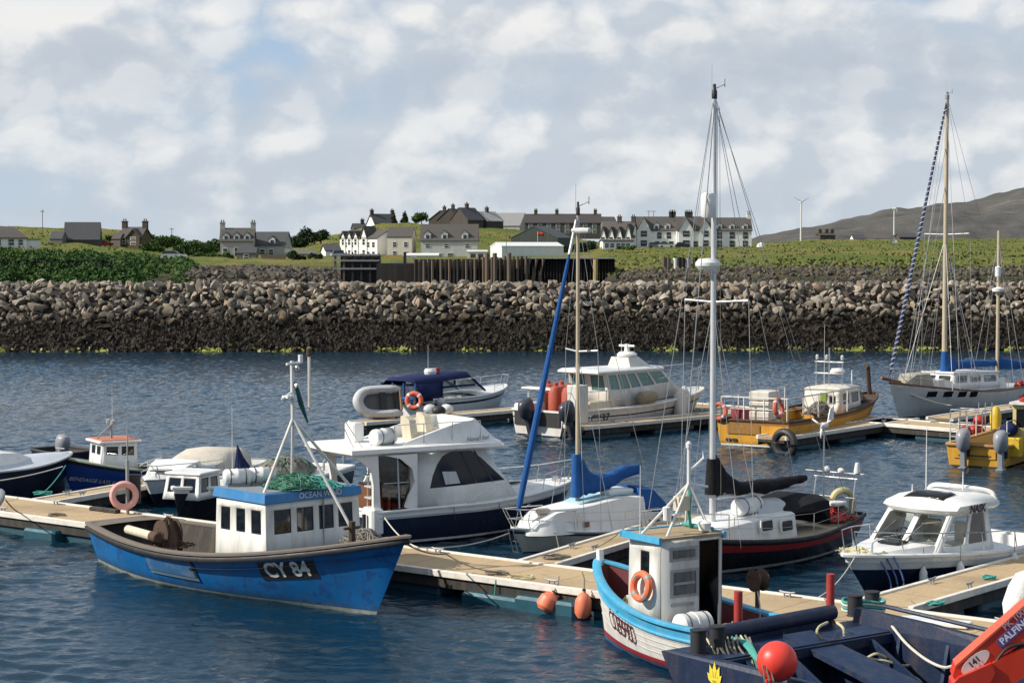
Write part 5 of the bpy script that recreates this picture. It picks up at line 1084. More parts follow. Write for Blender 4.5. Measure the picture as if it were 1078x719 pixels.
# hull vents, portlight, bow rail, foredeck
xk = X(556, 524, -1.0); h = bv.ray_cast(Vector((xk, -4, .6)), Vector((0, 1, 0)), 8)
if h[0] is not None: MB().torus((xk, h[0].y - .01, .6), .12, .018, h[1], 20, 6).build('portlight', 'chrome', e)
pts = [H.S(t, 1, -1, .08) for t in (.42, .55, .68, .8, .9, .985)]; pr = [Vector((p.x + .1, p.y, p.z + .45)) for p in pts]; pr[0] = pts[0] + Vector((.05, 0, .1)); pr[-1] = Vector((pts[-1].x + .25, 0, pts[-1].z + .55)); rail(e, pts, .5, .014, False, 'bow_rail', 'chrome', pr); pl_ = [Vector((p.x, -p.y, p.z)) for p in pts]; prl = [Vector((p.x, -p.y, p.z)) for p in pr]; rail(e, pl_, .5, .014, False, 'bow_rail', 'chrome', prl)
mb = MB(); mb.loft([[(x, w_, z), (x, -w_, z), (x, -w_ * .9, z + hh), (x, w_ * .9, z + hh)] for x, w_, z, hh in ((xfr - .05, .85, .9, .22), (xfr + .6, .62, .98, .16), (xfr + 1.1, .3, 1.04, .06))]); mb.build('foredeck_trunk', 'white', e, 40)
mb = MB(); mb.box(xfr + .2, xfr + .55, -.2, .2, 1.16, 1.2, bev=.015); mb.build('deck_hatch', DG, e)
mb = MB(); mb.lathe((F.L / 2 + .1, 0, 1.15), [(.09, -.12), (.11, 0), (.09, .12)], 10, 0, 'y'); mb.box(F.L / 2, F.L / 2 + .7, -.06, .06, 1.1, 1.14); mb.build('anchor_roller', 'chrome', e)
for px_, lab in ((476, 0), (524, 0)):
    xk = X(px_, 530, -1.3); tt = H.tx(xk); s_ = H.S(tt, 1, -1, 0); mb = MB(); mb.tube([s_, s_ + Vector((0, -.06, -.3))], .008, 4); mb.build('fender_line', 'black', e)
# ---------------------------------------------------------------- white clinker boat
F = Frame((637, 672), (856, 734)); B3 = F
e = empty('fishing_boat', F.o, F.rz, 'white clinker fishing boat with sky blue gunwale, nearest at the right', 'boat', 'working boats')
H = Hull(F.L, 2.1, .92, .86, 1.4, .62, .22, tm=.5, em=.26, eb=.6, zk=-.45, pw=2.1, q=.82, bp=2.0)
SKYB = paint('sky_blue_paint', (.06, .36, .58), .42, .3, (.4, .5, .5), 3)
hull = H.mesh([('z', -.45), ('z', .1), ('z', .2), ('v', .35), ('v', .5), ('v', .65), ('v', .77), ('v', 1)], [1, 2, 0, 0, 0, 0, 3], [paint('white_planks', (.72, .7, .66), .5, .4, (.3, .22, .15), 2, True, .2), paint('antifoul_blue2', (.03, .09, .2), .7, .4), paint('red_boot', (.32, .02, .03), .6, .3), SKYB], e); bv = bvh_of(hull)
for v_ in (.36, .48, .6, .71): H.strake(paint('plank_edge', (.5, .48, .45), .6, .4), e, .014, .016, 0, 'plank_land', 0.02, .985, .001, v_, False)
H.strake(SKYB, e, .16, .07, .02, off=-.02); H.strake(SKYB, e, .04, .05, 0, 'rubbing_strake', off=.015, v=.78)
MAR = paint('maroon_inside', (.13, .02, .02), .6, .4, (.05, .03, .03)); H.well(.03, .97, .42, [MAR, paint('sole_boards', (.09, .07, .05), .9, .5)], e, .09)
o = MB().tube([(F.L / 2 + .12, 0, .9), (F.L / 2 + .17, 0, 1.62)], .07, 8).build('stem_post', 'white', e)
xa = F.X(696, 571, .8); zr = F.Z(570, xa, .8); hl = 1.0
ys = max(-.8, F.Y(759, 565, xa)); print('OB ys', ys)
zb = .45; bot = [(xa + hl, .72, zb), (xa + hl, ys + .05, zb), (xa, ys, zb), (xa, .8, zb)]; top = [(xa + hl, .68, zr - .02), (xa + hl, ys + .1, zr - .02), (xa, ys, zr), (xa, .8, zr)]
sh, q = house_shell(e, bot, top, {'port': [(.36, .66, .62, .88)], 'aft': [(.62, .96, .02, .97, 0)]}, 'white_old', 'win', rad=.08)
# aft face seen from astern: port edge on the left is u=1
def aft_poly(y0, y1, z0, z1, x=xa): return [(x, y0, z0), (x, y1, z0), (x, y1, z1), (x, y0, z1)]
FRM = paint('grey_frame', (.36, .36, .35), .6, .5)
for (ya, yb_, za, zb_) in ((.64, .02, zr - .36, zr - .12), (.62, -.0, zr - .98, zr - .5)):
    w_ = MB().prism([(xa - .03, y, z) for y, z in ((ya, za), (yb_, za), (yb_, zb_), (ya, zb_))], (.025, 0, 0)).build('window', FRM, e); MB().prism([(xa - .038, y, z) for y, z in ((ya - .07, za + .05), (yb_ + .07, za + .05), (yb_ + .07, zb_ - .05), (ya - .07, zb_ - .05))], (.02, 0, 0)).build('pane', paint('dusty_glass', (.10, .10, .095), .25, .6, (.3, .28, .24), 4), w_)
MB().box(xa - .045, xa - .02, .1, .55, zr - .76, zr - .72).build('shelf_bar', FRM, e); MB().box(xa - .045, xa - .02, .12, .6, zr - 1.12, zr - 1.08).build('shelf_bar', FRM, e)
mb = MB(); mb.box(xa + .45, xa + .85, ys + .15, -.05, zb, zb + .8); mb.build('console', 'canvas_blue', e); mb = MB(); mb.box(xa + hl - .08, xa + hl - .04, ys + .12, .66, zb, zr - .1); mb.build('front_lining', paint('blue_lining', (.015, .05, .1), .6, .3), e)
ROOFP = wood('roof_plywood', (.42, .32, .2), (6, 6, 6), .85); mb = MB(); mb.box(xa - .03, xa + hl + .02, ys - .03, .83, zr, zr + .05); mb.build('roof', ROOFP, e)
mb = MB()
for y0_, y1_ in ((ys - .08, ys - .02), (.82, .88)): mb.box(xa - .05, xa + hl + .04, y0_, y1_, zr - .04, zr + .07)
mb.box(xa + hl + .0, xa + hl + .06, ys - .08, .88, zr - .03, zr + .072); mb.build('roof_edge', SKYB, e)
ap = Vector((xa + .55, .05, 0)); xx = F.X(725, 509, 0.0); ap = Vector((xa + .6, F.Y(725, 509, xa + .6), 0)); ap.z = F.Z(509, ap.x, ap.y)
for pt in ((xa + .55, .8, zr + .05), (xa + .08, .62, zr + .05), (xa + .9, ys + .05, zr + .05), (xa + .1, ys + .15, zr + .05)): MB().tube([ap, pt], .026, 6).build('gantry_leg', 'white_old', e)
mb = MB(); mb.tube([ap, ap + Vector((0, 0, .62))], .032, 7); mb.tube([ap + Vector((0, 0, .2)), ap + Vector((0, -.32, .42)), ap + Vector((0, -.33, .55))], .022, 6); mb.tube([ap, ap + Vector((0, -.42, -.08))], .026, 6); mb.lathe(ap + Vector((0, 0, .6)), [(.02, 0), (.05, .02), (.05, .1), (.02, .14)], 8); mb.build('gantry_mast', 'white', e)
MB().tube([ap + Vector((0, -.04, -.05)), (xa + .6, ys + .22, zr + .3), (xa + .7, ys + .1, zr + .05)], .03, 6).build('furled_flag', 'rope_teal', e); MB().box(ap.x - .1, ap.x + .05, ap.y + .05, ap.y + .3, ap.z - .45, ap.z - .2).build('floodlight', 'cream', e)
mb = MB(); yv = F.Y(700, 540, xa + .3); mb.lathe((xa + .3, .45, zr + .4), [(.02, -.12), (.06, -.1), (.07, .12), (.02, .14)], 10); mb.build('loudhailer', 'white', e)
whip(e, xa + .5, .86, zr, F.Z(490, xa + .5, .86), .012, 'white')
mb = MB(); mb.tube([(xa + .15, ys + .06, zr + .1), (xa + hl - .05, ys + .08, zr + .1)], .035, 8); mb.build('roof_pole', 'rope_teal', e)
mb = MB(); mb.lathe((xa + .2, ys + .2, zr + .16), [(.02, -.1), (.1, -.08), (.12, .05), (.02, .1)], 12); mb.build('search_light', 'white', e)
# registration on the port bow
q_ = F.hit(bv, 654, 656); lt, zl = q_.x, q_.z - .06; print('OB', q_)
lettering('OB90', .5, (lt, q_.y, zl), (-1, 0, -.12), (-.12, 0, 1), paint('maroon_letters', (.11, .015, .02), .6, .1), e, bv, .05, bold=.006, xs=.85)
lo = lifebuoy(F.P(F.X(675, 618, .9), .9) + Vector((0, 0, F.Z(617, F.X(675, 618, .9), .9))), (F.n.x, F.n.y, .15), 'orange ring lifebuoy leaning on the clinker boat wheelhouse', None, .21, .065, 'orange', 'grey')
canister(F.P(xa - .3, .35) + Vector((0, 0, .55)), .66, .22, 'white liferaft drum behind the clinker boat wheelhouse', F.rz + PI / 2)
o = mounds((0, 0, 0), .42, .4, .3, 80, 12, 'rope_cream', 'net_heap', None, .016); o.location = F.P(xa + hl + .5, .0) + Vector((0, 0, .75)); tag(o, 'brown and cream heap of creel rope in the clinker boat bow', 'rope')
o = mounds((0, 0, 0), .2, .18, .2, 24, 13, 'rope_teal', 'net_heap', None, .016); o.location = F.P(xa + hl + .2, .3) + Vector((0, 0, .8)); tag(o, 'small teal rope bundle beside the orange ring lifebuoy', 'rope')
hx = F.X(800, 610, -1.15); hz = F.Z(610, hx, -1.15); hz = max(hz, 1.3)
mb = MB(); mb.tube([(hx, -1.1, .7), (hx, -1.1, hz - .05), (hx + .1, -1.0, hz + .1)], .05, 7); hd = mb.build('pot_hauler', 'rust', e); MB().lathe((hx, -1.1, hz), [(.05, -.1), (.2, -.1), (.1, -.03), (.1, .03), (.2, .1), (.05, .1)], 18, 0, 'y').build('hauler_wheel', 'rust', hd)
mb = MB(); mb.tube(spline([(hx, -1.05, hz), (hx - .25, -.95, hz - .5), (hx - .2, -.9, .6)], 5), .012, 5); mb.build('hauler_line', 'rope_white', e)
mb = MB(); mb.box(-F.L / 2 + .4, -F.L / 2 + 1.3, -.5, .3, .43, .8, bev=.03); mb.build('fish_box', MAR, e)
# ---------------------------------------------------------------- blue work barge with crane
A = at(696, 685, 1.2); Bc = at(905, 637, 1.42); Bc.z = 0; A.z = 0
F = Frame.__new__(Frame); dv = (Bc - A); WB = dv.length; dv.normalize(); F.n = -dv; F.d = Vector((F.n.y, -F.n.x, 0)); F.o = (A + Bc) / 2; F.rz = math.atan2(F.d.y, F.d.x); F.L = 10; B4 = F; w2 = WB / 2
e = empty('work_barge', F.o, F.rz, 'dark blue steel work barge with bollards and red posts at the bottom right', 'boat', 'working boats')
STEEL = paint('blue_steel', (.005, .016, .05), .5, .5, (.075, .05, .04), 2.2, True, .3); STEELD = paint('dark_steel_deck', (.014, .017, .024), .7, .5, (.07, .05, .04), 2); LSTEEL = paint('blue_plate', (.006, .022, .066), .45, .45, (.09, .08, .075), 2.6, False, .3, 0, .25)
zd = 1.2; LB = 13
mb = MB(); 
secs = [(0.0, .98, .95, 1.0), (-.35, .7, 1.0, 1.0), (-1.3, -.1, 1.0, 1.0), (-2.2, -.4, 1, 1), (-LB, -.4, 1, 1)]
mb.loft([[(x, w2, zd), (x, w2 * k1, zb_), (x, -w2 * k1, zb_), (x, -w2, zd)] for x, zb_, k1, _ in secs], 0, False, False); mb.quad((0, w2 * .95, .98), (0, -w2 * .95, .98), (0, -w2, zd), (0, w2, zd)); mb.build('hull', STEEL, e, smooth=False)
mb = MB(); bt = .34
for i in range(1): pass
mb.quad((0, w2, zd + .002), (0, -w2, zd + .002), (-.95, -w2, zd + .002), (-.95, w2, zd + .002)); 
for sgn in (1, -1): mb.quad((-.95, sgn * w2, zd + .002), (-.95, sgn * (w2 - bt), zd + .002), (-LB, sgn * (w2 - bt), zd + .002), (-LB, sgn * w2, zd + .002))
mb.build('deck_edge', LSTEEL, e, smooth=False)
mb = MB(); zf = .35
mb.quad((-.95, w2 - bt, zf), (-.95, -w2 + bt, zf), (-LB, -w2 + bt, zf), (-LB, w2 - bt, zf)); mb.build('hold_floor', STEELD, e)
mb = MB(); mb.quad((-.95, w2 - bt, zf), (-.95, -w2 + bt, zf), (-.95, -w2 + bt, zd), (-.95, w2 - bt, zd))
for sgn in (1, -1): mb.quad((-.95, sgn * (w2 - bt), zf), (-LB, sgn * (w2 - bt), zf), (-LB, sgn * (w2 - bt), zd), (-.95, sgn * (w2 - bt), zd))
mb.build('hold_side', STEEL, e, smooth=False, solid=.02)
mb = MB(); mb.tube([(-.14, w2 - .7, zd + .16), (-.14, -w2 + .75, zd + .22)], .12, 12); mb.box(-.19, -.09, -w2 + .8, w2 - .75, zd, zd + .16); mb.build('bow_rail', STEEL, e)
mb = MB(); 
for y in (-1.3, -.45, .45, 1.3): mb.prism([(-.96, y, zd - .02), (-.96, y, zf), (-2.6, y, zf)], (0, .06, 0))
mb.build('gusset_plate', LSTEEL, e, smooth=False)
mb = MB(); mb.prism([(-.5, .1, zd + .01), (-.5, -.5, zd + .01), (-3.4, -1.0, zf + .1), (-3.4, -.2, zf + .1)], (0, 0, .08)); mb.build('ramp_plate', LSTEEL, e, smooth=False)
mb = MB(); mb.prism([(-.4, w2 - .4, zd + .02), (-.4, w2 - 1.1, zd + .02), (-2.2, w2 - 1.1, zf + .05), (-2.2, w2 - .6, zf + .05)], (0, 0, .07)); mb.build('ramp_plate', STEEL, e, smooth=False)
mb = MB(); mb.box(-1.02, -.94, -w2 + .3, w2 - .3, zd - .16, zd - .02); mb.build('cross_beam', STEEL, e)
# bulwark on the starboard side and B corner platform
mb = MB(); mb.loft([[(x, -w2 + .02, zd), (x, -w2 + .1, zd + h_), (x, -w2 + .22, zd + h_), (x, -w2 + .26, zd)] for x, h_ in ((-.1, .22), (-1.6, .2), (-3.2, .12), (-LB, .1))]); mb.build('bulwark', STEEL, e, smooth=False)
mb = MB(); mb.loft([[(x, w2 - .02, zd), (x, w2 - .05, zd + h_), (x, w2 - .12, zd + h_), (x, w2 - .14, zd)] for x, h_ in ((-.1, .03), (-1.6, .06), (-LB, .06))]); mb.build('bulwark', STEEL, e, smooth=False)
def bollard(x, y, h=.36, r=.11, mat=STEELD): MB().lathe((x, y, zd), [(r * 1.2, 0), (r, .02), (r, h - .03), (r * 1.08, h - .02), (r * 1.08, h), (.01, h + .005)], 16).build('bollard', mat, e)
for px, py in ((735, 679), (755, 675)): p = F.local(at(px, py + 9, zd)); bollard(p.x, p.y, .36, .115)
for px, py in ((900, 637), (918, 633)): p = F.local(at(px, py + 11, zd)); bollard(p.x, p.y, .34, .12)
def redpost(px, yb_, yt, z=zd):
    p = F.local(at(px, yb_, z)); w = F.P(p.x, p.y); h = HCAM + w.y * ray(px, yt).z / ray(px, yt).y - z; mb = MB(); mb.tube([(p.x, p.y, z - .25), (p.x, p.y, z + h)], .066, 12); o = mb.build('red_post', paint('scuffed_red', (.38, .035, .03), .5, .5, (.12, .05, .04), 4), e)
    MB().lathe((p.x, p.y, z), [(.078, -.2), (.1, -.18), (.1, .0), (.078, .04)], 12).build('rust_socket', 'rust', o)
redpost(777, 669, 622); redpost(874, 656, 604)
for k in range(6): x_ = -1.2 - k * .95; MB().prism([(x_, -w2 + bt + .01, zf), (x_, -w2 + bt + .01, zd - .02), (x_, -w2 + bt + .2, zf)], (.06, 0, 0)).build('frame_rib', LSTEEL, e)
for k in range(6): x_ = -1.3 - k * .95; MB().prism([(x_, w2 - bt - .01, zf), (x_, w2 - bt - .01, zd - .02), (x_, w2 - bt - .2, zf)], (.06, 0, 0)).build('frame_rib', LSTEEL, e)
MB().tube([(-.6, -w2 + .06, zd + .3), (-5, -w2 + .06, zd + .2)], .035, 7).build('pipe_rail', STEEL, e)
for (px, py, r_, mt, lb) in ((948, 706, .34, 'rope_grey', 'grey coil of heavy rope in the barge hold'), (800, 662, .2, 'rope_grey', 'dark coil of line beside the left red post'), (905, 668, .3, 'rust', 'rusty chain heap in the barge hold below the right bollards')):
    o = mounds((0, 0, 0), r_, r_ * .8, r_ * .45, 60, px, mt, 'rope_coil', None, .018); o.location = at(px, py, zd if py < 690 and px != 905 else .36); tag(o, lb, 'rope' if mt != 'rust' else 'chain')
o = MB().box(-.5, .5, -.35, .35, 0, .42, bev=.03).build('tool_chest', STEELD); p_ = at(985, 716, .36); o.location = p_; o.rotation_euler[2] = F.rz; tag(o, 'dark steel chest in the barge hold beside the red crane', 'chest')
# crest: stylised yellow sheaf on the port bow
mb = MB(); cx_, cz_ = F.X(753, 712, w2), .0; cz_ = F.Z(712, cx_, w2)
for a, ln in ((-.75, .22), (-.35, .3), (0, .34), (.35, .3), (.75, .22)):
    d1 = Vector((math.sin(a), 0, math.cos(a))); pr_ = Vector((d1.z, 0, -d1.x)); b0 = Vector((cx_, w2 + .012, cz_ - .12)); mb.prism([b0 - pr_ * .015, b0 + d1 * ln * .6 - pr_ * .045, b0 + d1 * ln, b0 + d1 * ln * .6 + pr_ * .045, b0 + pr_ * .015], (0, .006, 0))
mb.box(cx_ - .09, cx_ + .09, w2 + .006, w2 + .02, cz_ - .05, cz_ - .02); mb.build('yellow_crest', paint('crest_yellow', (.75, .6, .06), .5, .1), e)
# red ball buoy
pb = at(818, 696, zd + .35); e2 = empty('ball_buoy', pb, 0, 'large round red buoy resting on the barge hold edge', 'buoy'); MB().ball((0, 0, 0), .275, 28).build('ball', 'red_ball', e2); MB().lathe((-.14, -.2, -.26), [(.05, -.08), (.06, 0), (.05, .06)], 10).build('eye', 'red_ball', e2)
for k in range(3): MB().tube([(-.22 + k * .05, -.2, .0 - k * .02), (-.2 + k * .06, -.26, -.2), (-.2 + k * .05, -.2, -.5)], .012, 5).build('lanyard', 'rope_grey', e2)
# ropes on the barge
def ltube(pts, r, mat, label, name='rope_line', cat='rope'): o = MB().tube(spline([at(*p) for p in pts], 8), r, 6).build(name, mat); return tag(o, label, cat)
q = random.Random(5)
for k in range(11):
    x0 = 743 + k * 4.6; ltube([(x0, 668 + q.uniform(0, 3), zd + .15), (x0 + 5 + q.uniform(-3, 3), 682, zd + .05), (x0 + 12 + q.uniform(-4, 4), 698, zd - .1), (x0 + 16 + q.uniform(-5, 5), 712, zd - .3), (x0 + 18, 722, zd - .5)], .016, ['rope_cream', 'rope_grey', 'rope_grey', 'rope_grey'][k % 4] if k > 2 else 'rope_cream', 'strand of old rope hanging off the barge bollards', 'hanging_rope')['group'] = 'ropes hung on the barge bollards'
for k in range(4): ltube([(766 + k * 3, 671, zd + .08), (780 + k * 3, 675 + k, zd + .1), (793 + k * 2, 690 + k * 2, zd + .02), (799 + k * 2, 704, zd - .15)], .03, 'rope_teal', 'teal hawser draped at the left red post', 'hawser')['group'] = 'teal hawser turns'
ltube([(871, 655, zd + .15), (862, 660, zd + .2), (861, 668, zd + .1), (873, 682, zd - .2), (888, 692, zd - .3), (906, 695, zd - .3), (922, 688, zd - .2), (934, 693, zd - .3), (946, 705, zd - .5), (965, 714, zd - .6), (972, 722, zd - .7)], .022, 'rope_cream', 'cream mooring rope looped from the right red post into the hold')
ltube([(881, 655, zd + .15), (888, 662, zd + .1), (889, 676, zd - .1), (895, 690, zd - .25), (930, 695, zd - .3), (948, 700, zd - .4), (962, 700, zd - .5)], .022, 'rope_cream', 'second cream rope hanging from the right red post')
ltube([(930, 647, zd + .1), (940, 660, zd + .05), (955, 678, zd - .1), (975, 694, zd - .2), (993, 702, zd - .2), (1006, 700, zd + .05)], .022, 'rope_white', 'pale rope sweeping from the right bollards to the red crane')
for k in range(4): p = F.local(at(909, 646, zd)); c_ = F.P(p.x, p.y); o = MB().tube([c_ + Vector((.34 * math.cos(a) * 1.0, .17 * math.sin(a), zd + .08 + k * .045 + .02 * math.sin(3 * a))) for a in [2 * PI * i / 24 for i in range(24)]], .024, 6, closed=True).build('bollard_turn', 'rope_teal' if k % 2 else 'rope_white'); tag(o, 'turn of teal and white rope around the right barge bollards', 'rope', 'rope turns on the right bollards')
# crane
CR = paint('crane_red', (.62, .045, .02), .38, .25, (.25, .04, .02), 2.5); CRD = paint('crane_red_dark', (.5, .035, .018), .4, .2, (.2, .04, .02), 3)
DCr = 24.2
def cpoly(pts, D, th): return MB().prism([atD(x, y, D) for x, y in pts], (th * .12, th, 0))
pc = atD(1035, 716, DCr); ce = empty('deck_crane', (pc.x, pc.y, 0), 0, 'folded red loader crane on the barge in the bottom right corner', 'crane')
def cadd(mb, name, mat, par=None, **k): mb.v = [(a - pc.x, b - pc.y, c) for a, b, c in mb.v]; return mb.build(name, mat, par or ce, **k)
up_ = cadd(cpoly([(1003, 712), (1006, 701), (1090, 627), (1112, 632), (1110, 652), (1066, 684), (1043, 697), (1008, 718)], DCr, .34), 'outer_boom', CR)
lo_ = cadd(cpoly([(1040, 703), (1046, 697), (1120, 664), (1124, 686), (1062, 722), (1046, 735), (1030, 735)], DCr - .06, .4), 'main_boom', CR)
cadd(cpoly([(1003, 720), (1010, 713), (1044, 698), (1048, 708), (1040, 724), (1020, 740), (1002, 735)], DCr - .1, .46), 'boom_knuckle', CRD)
mb = MB(); mb.tube([atD(1052, 693, DCr + .1), atD(1115, 660, DCr + .1)], .05, 10); cadd(mb, 'hydraulic_ram', 'black'); mb = MB(); mb.tube(spline([atD(1046, 700, DCr - .02), atD(1060, 682, DCr - .05), atD(1082, 676, DCr - .02), atD(1110, 668, DCr)], 6), .022, 6); cadd(mb, 'hydraulic_hose', 'black')
cadd(cpoly([(1006, 700), (1090, 626.5), (1091, 628), (1007, 702)], DCr - .012, .36), 'boom_edge', paint('crane_edge', (.66, .1, .045), .5, .2))
cadd(cpoly([(1030, 735), (1060, 735), (1075, 800), (1020, 800)], DCr + .05, .5), 'column', CRD)
def oval(cx, cy, a, b, th, D): return MB().prism([atD(cx + a * math.cos(t) * math.cos(th) - b * math.sin(t) * math.sin(th), cy - a * math.cos(t) * math.sin(th) - b * math.sin(t) * math.cos(th), D) for t in [2 * PI * i / 28 for i in range(28)]], (0, .01, 0))
cadd(oval(1027, 697, 18, 7.5, .69, DCr - .012), 'sticker', paint('sticker_white', (.72, .62, .58), .5, .15)); th = .69
sl_ = Vector((math.cos(.72), 0, math.sin(.72))); su = Vector((-math.sin(.72), 0, math.cos(.72)))
BLK = paint('letter_black', (.03, .02, .03), .5, 0)
t_ = lettering('141', .115, atD(1026, 696.5, DCr - .02) - Vector((pc.x, pc.y, 0)), sl_, su, BLK, ce, None, .006, bold=.004)
cadd(MB().prism([atD(1053 + a * math.cos(.72) * 38 + b * -math.sin(.72) * 5, 677 - 17 + 17 - a * math.sin(.72) * 38 - b * math.cos(.72) * 5, DCr - .012) for a, b in ((0, -1), (1.3, -1), (1.3, 1), (0, 1), (-.06, .5), (-.06, -.5))], (0, .01, 0)), 'name_plate', paint('plate_violet', (.1, .08, .3), .5, .1))
lettering('PALFINGER', .125, atD(1073, 659.5, DCr - .022) - Vector((pc.x, pc.y, 0)), sl_, su, paint('plate_letters', (.75, .7, .75), .5, 0), ce, None, .006, bold=.004)
lettering('PK 10000', .12, atD(1071, 648.5, DCr - .014) - Vector((pc.x, pc.y, 0)), sl_, su, paint('plate_letters2', (.45, .3, .35), .5, 0), ce, None, .006, bold=.003)
# ================================================================ yachts and the boats further out
def stay(parent, a, b, r=.007, mat='wire', name='stay'): return MB().tube([a, b], r, 4).build(name, mat, parent)
def sleeve(parent, pts, mat, name='sail_cover', seed=1, seg=14):
    """folded sail under its cover: rings (x, y, z, half width, half height)"""
    q = random.Random(seed); P = spline([(p[0], p[1], p[2]) for p in pts], 5); Wd = np.interp(np.linspace(0, len(pts) - 1, len(P)), range(len(pts)), [p[3] for p in pts]); Hh = np.interp(np.linspace(0, len(pts) - 1, len(P)), range(len(pts)), [p[4] for p in pts]); mb = MB()
    mb.loft([[Vector((p.x, p.y + w * math.cos(a) * (1 + .1 * math.sin(5 * a + i)), p.z + h * math.sin(a) * (1 + .07 * math.sin(3 * a + i * 1.7)))) for a in [2 * PI * k / seg for k in range(seg)]] for i, (p, w, h) in enumerate(zip(P, Wd, Hh))]); return mb.build(name, mat, parent, sharp=60)
def yacht_rig(e, xm, z0, zt, bow, stern, halfb, mat, r=.05, spread=(), cap='black', zsh=.6):
    m_ = MB().tube([(xm, 0, z0), (xm, 0, zt)], r, 12, 0, r * .72).build('mast', mat, e)
    mb = MB(); mb.lathe((xm, 0, zt), [(r * .7, -.12), (r * .85, -.1), (r * .85, .06), (r * .5, .1), (r * .5, .2), (.01, .22)], 10); mb.build('masthead', cap, m_)
    mb = MB(); mb.tube([(xm, 0, zt + .1), (xm - .25, .1, zt + .22)], .01, 4); mb.tube([(xm - .25, .1, zt + .16), (xm - .25, .1, zt + .34)], .012, 4); mb.build('wind_vane', 'grey', m_); MB().tube([(xm + .03, -.05, zt), (xm + .03, -.05, zt + .65)], .006, 4).build('masthead_aerial', 'wire', m_)
    stay(e, (xm, 0, zt), bow, .01, 'wire', 'forestay'); stay(e, (xm, 0, zt), stern, .008, 'wire', 'backstay')
    for s in (1, -1):
        tip = None
        for zs, w in spread:
            MB().tube([(xm, 0, zs), (xm - .12, s * w, zs + .04)], .022, 6).build('spreader', mat if mat != 'alu_tan' else 'alu', m_); tip = (xm - .12, s * w, zs + .04)
        if tip:
            stay(e, (xm, 0, zt - .05), tip, .007, 'wire', 'cap_shroud'); stay(e, tip, (xm - .15, s * halfb, zsh), .007, 'wire', 'cap_shroud')
            zl_ = spread[0][0]; stay(e, (xm, 0, zl_ - .05), (xm + .35, s * halfb, zsh), .007, 'wire', 'lower_shroud'); stay(e, (xm, 0, zl_ - .05), (xm - .5, s * halfb, zsh), .007, 'wire', 'lower_shroud')
        else: stay(e, (xm, 0, zt - .05), (xm - .15, s * halfb, zsh), .007, 'wire', 'cap_shroud')
    return m_
def pulpit(e, pts, h=.55, lean=.15, name='pulpit'):
    """pts along one side from aft to the bow; mirrored"""
    top = [Vector(p) + Vector((lean * i / max(1, len(pts) - 1), 0, h)) for i, p in enumerate(pts)]; mb = MB()
    for s in (1, -1):
        f = lambda p: Vector((p[0], p[1] * s, p[2]))
        for p, t in zip(pts, top): mb.tube([f(p), f(t)], .013, 5)
        mb.tube([f(t) for t in top], .014, 5); mb.tube([(f(p) + f(t)) / 2 for p, t in zip(pts, top)], .009, 4)
    mb.tube([top[-1], Vector((top[-1].x, -top[-1].y, top[-1].z))], .014, 5); return mb.build(name, 'chrome', e)
def lifelines(e, H, side, ts, h=.5, inset=.07):
    base = [H.S(t, 1, side, inset) for t in ts]
    for b in base: MB().tube([b, b + Vector((0, 0, h))], .011, 5).build('stanchion', 'chrome', e)
    for f in (1, .55): MB().tube([b + Vector((0, 0, h * f)) for b in base], .005, 4).build('lifeline', 'wire', e)
# ---------------------------------------------------------------- small yacht with blue covers
F = Frame((551, 582), (690, 566)); Y1 = F
e = empty('small_yacht', F.o, F.rz, 'small white yacht with blue sail cover, blue furled jib and pale blue deck', 'yacht', 'yachts')
H = Hull(F.L, 1.75, .42, .42, .6, .7, .35, tm=.42, em=.25, eb=.8, zk=-.3, pw=2.1, q=.85, bp=1.8)
H.mesh([('z', -.3), ('z', .03), ('v', .3), ('v', .55), ('v', .8), ('v', .93), ('v', 1)], [1, 0, 0, 0, 2, 3], [paint('cream_gelcoat', (.58, .54, .46), .35, .3, (.3, .25, .18), 2), 'canvas_navy', paint('dark_line', (.05, .04, .05), .5), paint('pale_blue', (.3, .52, .6), .5, .3)], e)
PBL = paint('pale_blue_deck', (.3, .5, .6), .6, .35, (.5, .52, .5), 3); H.deck(.0, 1, 'white', e, .01, .05, .01); H.strake('white', e, .05, .05, .02)
xb, xa_, xm = F.X(563, 555, .55), F.X(690, 545, .6), F.X(608, 526, 0); zc = F.Z(527, xm, .2); zd = .44
ring = lambda x, w, zt_, k=.78: [(x, w, zd), (x, w * k, zt_ - .05), (x, w * .4, zt_), (x, -w * .4, zt_), (x, -w * k, zt_ - .05), (x, -w, zd)]
mb = MB(); mb.loft([ring(xb, .3, zd + .1), ring(xb - .25, .5, zd + .32), ring(xb - .7, .64, zc - .14), ring(xm - .1, .7, zc - .02), ring(xm - .9, .72, zc + .08), ring(xm - 1.6, .7, zc + .06), ring(xa_ + .3, .68, zc + .0)]); cb = mb.build('coachroof', 'white', e, 35)
mb = MB(); mb.loft([[(x, w * .55, z_ + .012), (x, -w * .55, z_ + .012)] for x, w, z_ in ((xm + .2, .6, zc - .07), (xm - .1, .7, zc - .0), (xm - .9, .72, zc + .08), (xm - 1.6, .7, zc + .06))], 0, False, False); mb.build('deck_panel', PBL, cb, solid=.012)
mb = MB(); mb.box(xm - 1.5, xm - .75, -.3, .32, zc + .07, zc + .2, bev=.03); mb.build('sliding_hatch', 'white', cb)
mb = MB(); mb.lathe((xb - .55, .1, zc - .2), [(.02, 0), (.19, .0), (.19, .07), (.16, .1), (.02, .11)], 18); mb.build('fore_hatch', 'cream', cb)
xw = F.X(618, 552, .68); mb = MB(); mb.box(xw - .07, xw + .07, .655, .69, F.Z(552, xw, .67) - .06, F.Z(552, xw, .67) + .06); mb.build('portlight', 'brown', cb)
